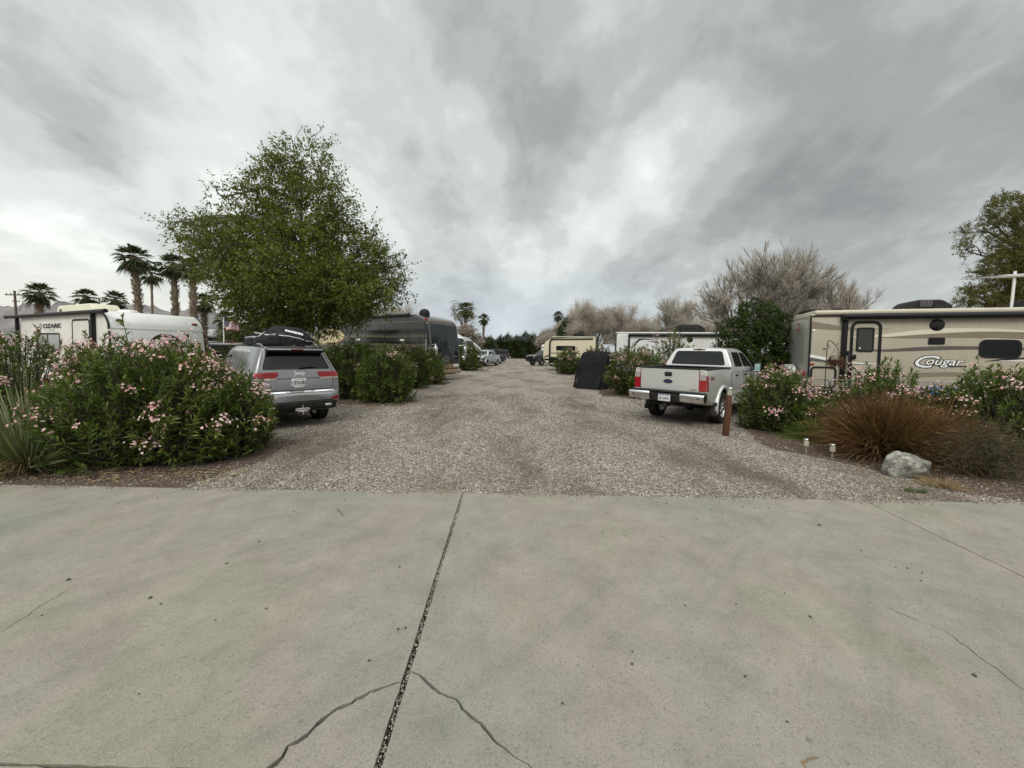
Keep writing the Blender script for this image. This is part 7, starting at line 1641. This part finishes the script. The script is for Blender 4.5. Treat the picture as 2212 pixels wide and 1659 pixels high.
# spiky plant
p = spot(50, 5.42); t, _ = grass_clump('desert_spoon_plant', p, 560, 1.36, 1, 'spiky grey-green plant with a dry leaf skirt at the left front corner', 'spiky plant', 'spoon_leaf', .019, 31, (.28, 1.5), .14, .16)
rng = np.random.default_rng(5); nn = 420; th = rng.random(nn) * 6.283; P = np.stack([np.cos(th) * .12, np.sin(th) * .12, .10 + .14 * rng.random(nn)], 1); D = np.stack([np.cos(th), np.sin(th), rng.uniform(-.35, .25, nn)], 1); L = rng.uniform(.25, .62, nn); u = np.linspace(0, 1, 5)
pth = P[:, None] + unit(D)[:, None] * (L[:, None] * u)[..., None] - np.array([0, 0, 1.0]) * (.30 * L[:, None] * u ** 2)[..., None]; pth[..., 2] = np.maximum(pth[..., 2], .012 + .05 * rng.random((nn, 1))); link('dry_skirt', ribbons('dry_skirt', pth, .020 * np.ones((nn, 5)) * (1.1 - u)[None], MAT['straw']), t)
nn = 9; th = rng.uniform(.6, 2.2, nn); P = np.zeros((nn, 3)); P[:, 2] = .3; D = np.stack([np.cos(th) * .4, np.sin(th) * .2 - .1, np.ones(nn)], 1); L = rng.uniform(1.2, 1.6, nn); pth = P[:, None] + unit(D)[:, None] * (L[:, None] * u)[..., None]; pth[..., 2] -= (u ** 2)[None] * .15; link('tall_blades', ribbons('tall_blades', pth, .010 * np.ones((nn, 5)) * (1.1 - u)[None], MAT['straw']), t)
# brown grasses
def fountain(px, Y, n, L, label, seed, sq=(1, 1), tilt=(0, 0), rise=(.15, 1.45)):
    t, paths = grass_clump('fountain_grass', spot(px, Y), n, L, 1, label, 'ornamental grass', 'fountain_blade', .0085, seed, rise, .24, .42, 'brown fountain grass clumps', sq, tilt)
    P0 = paths[:0]; k2 = n // 9; th = rng.random(k2) * 6.283; el = rng.uniform(.25, 1.25, k2); D2 = unit(np.stack([np.cos(th) * np.cos(el) + tilt[0], np.sin(th) * np.cos(el), np.sin(el)], 1)); uu = np.linspace(0, 1, 7); L2 = L * rng.uniform(.7, 1.2, k2); pp = rng.normal(0, .10, (k2, 1, 3)) * np.array([1, 1, 0]) + D2[:, None] * (L2[:, None] * uu)[..., None]; pp[..., 2] -= (uu ** 2.2)[None] * (L2 * rng.uniform(.25, .6, k2))[:, None]; pp += rng.normal(0, .03, (k2, 7, 3)) * uu[None, :, None]; pp[..., 2] = np.maximum(pp[..., 2], .02)
    link('pale_blades', ribbons('pale_blades', pp, (.010 * (1.15 - uu))[None] * np.ones((k2, 1)), MAT['straw_dark']), t)
    k = n // 9; e = paths[:k, -2:]; D = unit(e[:, 1] - e[:, 0]); u = np.linspace(0, 1, 5); ln = .16 * rng.uniform(.6, 1.2, k); pl = e[:, 1][:, None] + D[:, None] * (ln[:, None] * (u - .5))[..., None]; pl[..., 2] -= (u ** 2)[None] * .04; pl[..., 2] = np.maximum(pl[..., 2], .02)
    link('seed_plumes', ribbons('seed_plumes', pl, (.016 * np.sin(np.clip(u, .12, .9) * 3.14))[None] * np.ones((k, 1)), MAT['fountain_blade']), t)
fountain(1922, 6.75, 5200, 1.32, 'large reddish-brown fountain grass clump behind the boulder', 41, (.85, .75), (0, 0), (.5, 1.52))
fountain(2020, 7.1, 1900, 1.15, 'paler brown fountain grass arching right beside the dry shrub', 42, (.9, .7), (.2, -.05))
twig_shrub(spot(2150, 5.85), 1.15, .75, .82, 'dry brown twiggy shrub right of the boulder', 520, 43, 16000)
grass_clump('straw_tuft', (xg(2040, 5.35), 5.3, 0), 260, .26, 1, 'small straw-coloured grass tuft beside the boulder', 'grass tuft', 'straw', .005, 44, (.05, .9), .10, .3)
grass_clump('weed_tuft', (xg(1990, 5.1), 5.06, 0), 110, .075, 1, 'tiny bright green weed before the boulder', 'weed', 'green_weed', .008, 45, (.05, 1.0), .09, .5, None, (1.3, .7))
grass_clump('green_grass', spot(1770, 8.2), 700, .75, 1, 'dark green grass clump between the brown grass and flowering bush', 'grass clump', 'oleander_leaf', .010, 46, (.15, 1.2), .2, .5)
# leaf litter along the beds
rng = np.random.default_rng(17); nn = 900; X = rng.uniform(-9, -3.7, nn); Y = rng.uniform(4.95, 5.6, nn); X2 = rng.uniform(5.2, 9.5, nn // 2); Y2 = rng.uniform(5.1, 8.5, nn // 2); X3 = rng.uniform(-5.5, -3.0, 500); Y3 = rng.uniform(11.6, 13, 500); X = np.concatenate([X, X2, X3]); Y = np.concatenate([Y, Y2, Y3]); k = len(X); D = rng.normal(0, 1, (k, 3)) * np.array([1, 1, .08]); tag(link('leaf_litter', leaf_mesh('leaf_litter', np.stack([X, Y, .012 + .012 * rng.random(k)], 1), D, rng.uniform(.05, .12, k), rng.uniform(.010, .02, k), MAT['straw'], 0, .1)), kind='stuff')
# ------------------------------------------------------------------ the big tree
TY = 15.0; sc = TY / F_PX
def lobe(px, py, rx, ry, dep, w=1.0, dy=0.0):
    c = at(px, py, TY + dy); b = at(648, 748, TY); return (c.x - b.x, dy, c.z, rx * sc, dep, ry * sc, w)
LB = [lobe(735, 455, 42, 45, 1.2, .6, -.2), lobe(615, 345, 48, 38, 1.0, .5, .2), lobe(790, 505, 35, 35, 1.0, .4, .2), lobe(655, 345, 70, 50, 1.2, .72), lobe(598, 378, 62, 45, 1.1, .62, .3), lobe(705, 405, 45, 55, 1.0, .62, -.2), lobe(560, 435, 75, 52, 1.4, .72, -.3), lobe(650, 455, 100, 72, 1.8, 1.15, .2), lobe(480, 425, 42, 28, .8, .42), lobe(395, 485, 52, 26, .8, .42), lobe(455, 510, 70, 42, 1.3, .70, .3),
      lobe(455, 560, 58, 50, 1.6, .8, -.5), lobe(520, 540, 100, 70, 2.2, 1.25, .2), lobe(620, 560, 120, 90, 2.6, 1.35), lobe(725, 500, 50, 50, 1.3, .50, .4), lobe(780, 550, 55, 46, 1.4, .60, -.3), lobe(825, 600, 52, 50, 1.4, .65, .2), lobe(862, 575, 24, 34, .7, .28), lobe(745, 590, 110, 75, 2.3, 1.2, .3), lobe(515, 625, 62, 50, 1.8, .95, -.4),
      lobe(590, 650, 110, 55, 2.3, 1.3, .2), lobe(690, 655, 110, 50, 2.2, 1.25, -.3), lobe(790, 640, 75, 50, 1.8, .95), lobe(575, 690, 55, 26, 1.5, .9), lobe(650, 698, 80, 30, 1.6, 1.0, -.2), lobe(745, 680, 60, 32, 1.4, .8, .2), lobe(600, 600, 90, 60, 2.2, 1.0, -1.2), lobe(720, 620, 80, 55, 1.8, .9, -1.3)]
b = at(648, 748, TY)
leafy_tree('shade_tree', (b.x, TY, 0), LB, [(0, 0, -.1), (.05, 0, 1.2), (-.05, .05, 2.4), (.02, 0, 3.9), (.05, .05, 5.6), (.1, 0, 7.4), (.12, 0, 8.6)], [.26, .20, .17, .13, .08, .045, .02], 'large olive-green leafy tree standing behind the grey SUV', 5600, 20, .85, .105, 'tree_leaf', 'bark', 51, None, .55, .40, .45, 6, 'tree', (0, 0, -.22))
# ------------------------------------------------------------------ other leafy trees
def rel(px0, Y, lst):
    s_ = Y / F_PX; b_ = at(px0, Y_HOR, Y)
    out = []
    for px, py, rx, ry, dep, w, *dy in lst:
        d_ = dy[0] if dy else 0; c = at(px, py, Y + d_); out.append((c.x - b_.x, d_, c.z, rx * s_, dep, ry * s_, w))
    return (b_.x, Y, 0), out
l0, L = rel(1640, 13.6, [(1640, 690, 55, 40, .9, 1), (1600, 720, 50, 40, .9, 1), (1680, 715, 50, 42, .9, 1), (1575, 765, 40, 35, .8, .9), (1640, 760, 70, 45, 1.0, 1.1), (1705, 770, 38, 40, .8, .9), (1625, 665, 30, 22, .5, .5), (1706, 735, 14, 55, .35, .7, -.5), (1690, 790, 50, 40, .9, .9), (1600, 800, 50, 40, .8, .8)])
leafy_tree('evergreen_tree', l0, L, [(0, 0, -.1), (.02, 0, .8), (0, .05, 1.6), (.05, 0, 2.6)], [.13, .11, .09, .05], 'dark glossy green tree behind the silver pickup cab', 1700, 18, .42, .085, 'dark_leaf', 'bark', 52, None, .5, .15, .6, 4)
l0, L = rel(520, 22, [(500, 715, 30, 25, 1.0, 1), (530, 705, 35, 28, 1.1, 1), (560, 720, 32, 28, 1.0, 1), (590, 715, 30, 25, 1.0, .9), (520, 738, 45, 20, 1.2, 1), (570, 740, 45, 20, 1.2, 1)])
leafy_tree('citrus_tree', l0, L, [(0, 0, -.1), (.05, 0, 1), (0, 0, 2)], [.12, .1, .06], 'yellow-green rounded tree behind the flag', 900, 16, .5, .11, 'citrus_leaf', 'bark', 53, None, .5, .1, .6, 3)
l0, L = rel(1230, 60, [(1228, 702, 14, 18, 1.5, 1), (1240, 690, 12, 12, 1.2, .9), (1220, 715, 14, 14, 1.5, 1), (1245, 712, 14, 20, 1.5, 1)])
leafy_tree('evergreen_tree', l0, L, [(0, 0, -.1), (0, 0, 2), (.2, 0, 4)], [.2, .16, .08], 'bright green tree behind the cream trailer, left of the bare trees', 900, 14, .9, .22, 'dark_leaf', 'bark', 54, None, .5, .1, .6, 3)
l0, L = rel(2170, 25, [(2180, 452, 55, 32, 1.4, .8), (2135, 482, 28, 20, .9, .5), (2230, 470, 50, 40, 1.6, .8), (2085, 505, 22, 24, .8, .45), (2150, 520, 22, 18, .8, .5), (2085, 540, 18, 16, .7, .35), (2200, 545, 45, 45, 1.6, .8), (2160, 580, 45, 45, 1.6, .95), (2215, 600, 50, 50, 1.7, .95), (2105, 590, 20, 16, .7, .3), (2095, 625, 22, 14, .8, .4), (2130, 640, 45, 25, 1.4, .9), (2190, 650, 50, 25, 1.6, .95), (2240, 560, 50, 60, 1.8, .9), (2080, 650, 22, 12, .8, .4)])
leafy_tree('silk_oak_tree', l0, L, [(0, 0, -.1), (.1, 0, 2), (.0, 0, 4), (.15, 0, 6.5), (.25, 0, 9), (.3, 0, 11)], [.34, .28, .24, .19, .13, .05], 'tall airy olive-green tree rising behind the beige trailer at the right edge', 3300, 20, .62, .13, 'olive_leaf', 'bark', 55, None, .36, .1, .66, 6)
l0, L = rel(1000, 62, [(985, 655, 9, 9, .8, .4), (1015, 668, 10, 14, 1, .3), (990, 680, 10, 12, 1, .35), (1022, 690, 9, 10, 1, .3), (978, 670, 7, 10, .8, .3)])
leafy_tree('eucalyptus_tree', l0, L, [(0, 0, -.1), (.1, 0, 3), (-.2, 0, 5.5), (.0, 0, 8.2)], [.24, .18, .13, .05], 'sparse thin-leaved tree behind the pale coaches', 150, 14, .8, .2, 'olive_leaf', 'grey_bark', 56, None, .35, .1, .6, 6)
l0, L = rel(1003, 58, [(990, 715, 14, 12, 1.3, 1), (1010, 712, 14, 12, 1.3, 1), (1025, 722, 12, 12, 1.2, 1), (1000, 728, 22, 12, 1.4, 1), (1035, 735, 10, 10, 1.0, .8)])
leafy_tree('rusty_shrub', l0, L, [(0, 0, -.1), (0, 0, 1.5), (.2, 0, 3)], [.15, .12, .06], 'rust-brown shrubby tree above the pale coaches', 600, 14, .8, .2, 'dry_leaf', 'grey_bark', 57, None, .5, .1, .6, 3, 'shrub')
l0, L = rel(1045, 80, [(1040, 745, 16, 14, 1.6, 1), (1056, 742, 12, 12, 1.4, 1), (1030, 738, 12, 12, 1.4, .9), (1062, 748, 12, 10, 1.4, 1)])
leafy_tree('evergreen_tree', l0, L, [(0, 0, -.1), (0, 0, 1.2), (0, 0, 2.2)], [.15, .12, .06], 'dark green shrubby tree at the left end of the tall hedge', 700, 14, .9, .25, 'hedge_leaf', 'bark', 58, None, .45, .1, .6, 2)
# ------------------------------------------------------------------ bare trees
GT = 'leafless grey-brown trees behind the right row'
bare_tree(spot(1635, 27), 10.0, 6, 'tallest bare tree, behind the dark green tree and silver pickup', GT, 61, 1.1, 5, .36, 5.0, .55)
bare_tree(spot(1752, 26), 8.3, 5, 'broad bare tree right of the tallest one, beside the beige trailer roof', GT, 62, 1.4, 5, .36, 5.0, .55)
bare_tree(spot(1445, 38), 7.8, 5, 'upright bare tree above the ribbed trailer roof', GT, 63, .8, 4, .75, 5, 1.1)
bare_tree(spot(1345, 40), 7.0, 5, 'dense bare tree left of the ribbed trailer', GT, 64, 1.0, 4, .9, 8, 1.2)
bare_tree(spot(1275, 39), 7.4, 6, 'dense bare tree above the covered cart', GT, 65, .95, 4, .9, 8, 1.2)
bare_tree(spot(1560, 40), 6.2, 5, 'low bare tree filling the gap left of the tallest bare tree', GT, 66, 1.2, 4, .8, 6, 1.2)
bare_tree(spot(1200, 72), 7.2, 5, 'small distant bare tree beyond the cream trailer', GT, 67, 1.0, 4, 1.1, 10, 2.2)
bare_tree(spot(850, 45), 7.2, 5, 'bare pinkish tree showing above the dark coach roof', 'leafless trees on the left', 68, 1.1, 4, .9, 8, 1.5)
# ------------------------------------------------------------------ palms
def palm(px, py, Y, crown, label, seed, tr=.26, lean=(0, 0), **kw):
    b_ = at(px, py, Y); return fan_palm((b_.x - lean[0], Y, 0), b_.z, crown, label, seed, tr, lean=lean, **kw)
palm(-833, 640, 15.4, 1.15, 'low palm outside the left edge, mirrored in the dark coach side', 84, .2)
palm(-480, 660, 19.2, 1.1, 'low leaning palm outside the left edge, second one mirrored in the dark coach side', 85, .18, (.9, 0))
palm(85, 632, 42, 1.85, 'short wide palm at far left beside the utility pole', 71, .30)
palm(186, 641, 50, 1.75, 'palm showing just above the trailer air conditioner', 72, .28)
palm(249, 648, 46, 1.75, 'palm right of the trailer air conditioner, crown spreading low', 73, .28)
palm(288, 556, 36, 1.95, 'tallest thick-trunked palm at the left of the tall trio', 74, .29, (-.5, 0), skirt=16)
palm(327, 592, 47, 1.75, 'slim smooth-trunked palm in the middle of the tall trio', 75, .14, slim=True)
palm(374, 572, 38, 1.85, 'thick-trunked palm at the right of the tall trio, touching the big tree', 76, .27, (-.2, 0), skirt=16)
palm(416, 578, 37, 1.7, 'palm with rough trunk whose crown is hidden in the big tree', 77, .28)
palm(441, 652, 41, 1.55, 'short palm under the left side of the big tree', 78, .24)
palm(488, 690, 41, 1.5, 'low palm behind the flag', 79, .26)
palm(1006, 668, 70, 2.3, 'distant palm above the pale coaches', 81, .32)
palm(1045, 688, 88, 1.95, 'distant palm standing alone left of the lane end', 82, .27)
palm(1206, 682, 98, 2.0, 'distant palm right of the lane, crown above bare trees', 83, .27)
# ------------------------------------------------------------------ hedge at the end of the lane
def hedge():
    global rng
    rng = np.random.default_rng(91); Y = 93; x0, x1 = xg(1046, Y), xg(1290, Y); t = empty('hedge', ((x0 + x1) / 2, Y, 0), 0, 'tall dense dark green hedge closing the end of the lane', 'hedge'); w = x1 - x0; n = 46000
    X = rng.uniform(-w / 2, w / 2, n); f = rng.random(n); top = 4.6 + .35 * np.sin(X * 1.3) + .3 * np.sin(X * 3.1 + 1) + np.clip((X + w / 2) * .10, 0, 1.2); Z = top * f ** .8 * (1 + .05 * rng.normal(0, 1, n)); Yo = -1.4 + .5 * rng.normal(0, 1, n) + .35 * np.sin(X * 2.2 + Z * 1.1); L = rng.uniform(.18, .42, n)
    link('foliage', leaf_mesh('foliage', np.stack([X, Yo, np.maximum(Z, .1)], 1), rng.normal(0, 1, (n, 3)) + np.array([0, -.4, .3]), L, L * .45, MAT['hedge_leaf'], .1), t)
    m = MB(); m.box((0, .6, 2.0), (w * .99, 2.4, 4.0), 0, None, .3); m.build('dark_core', MAT['underbody'], t)  # solid near-black box filling the hedge behind the leaves
hedge()
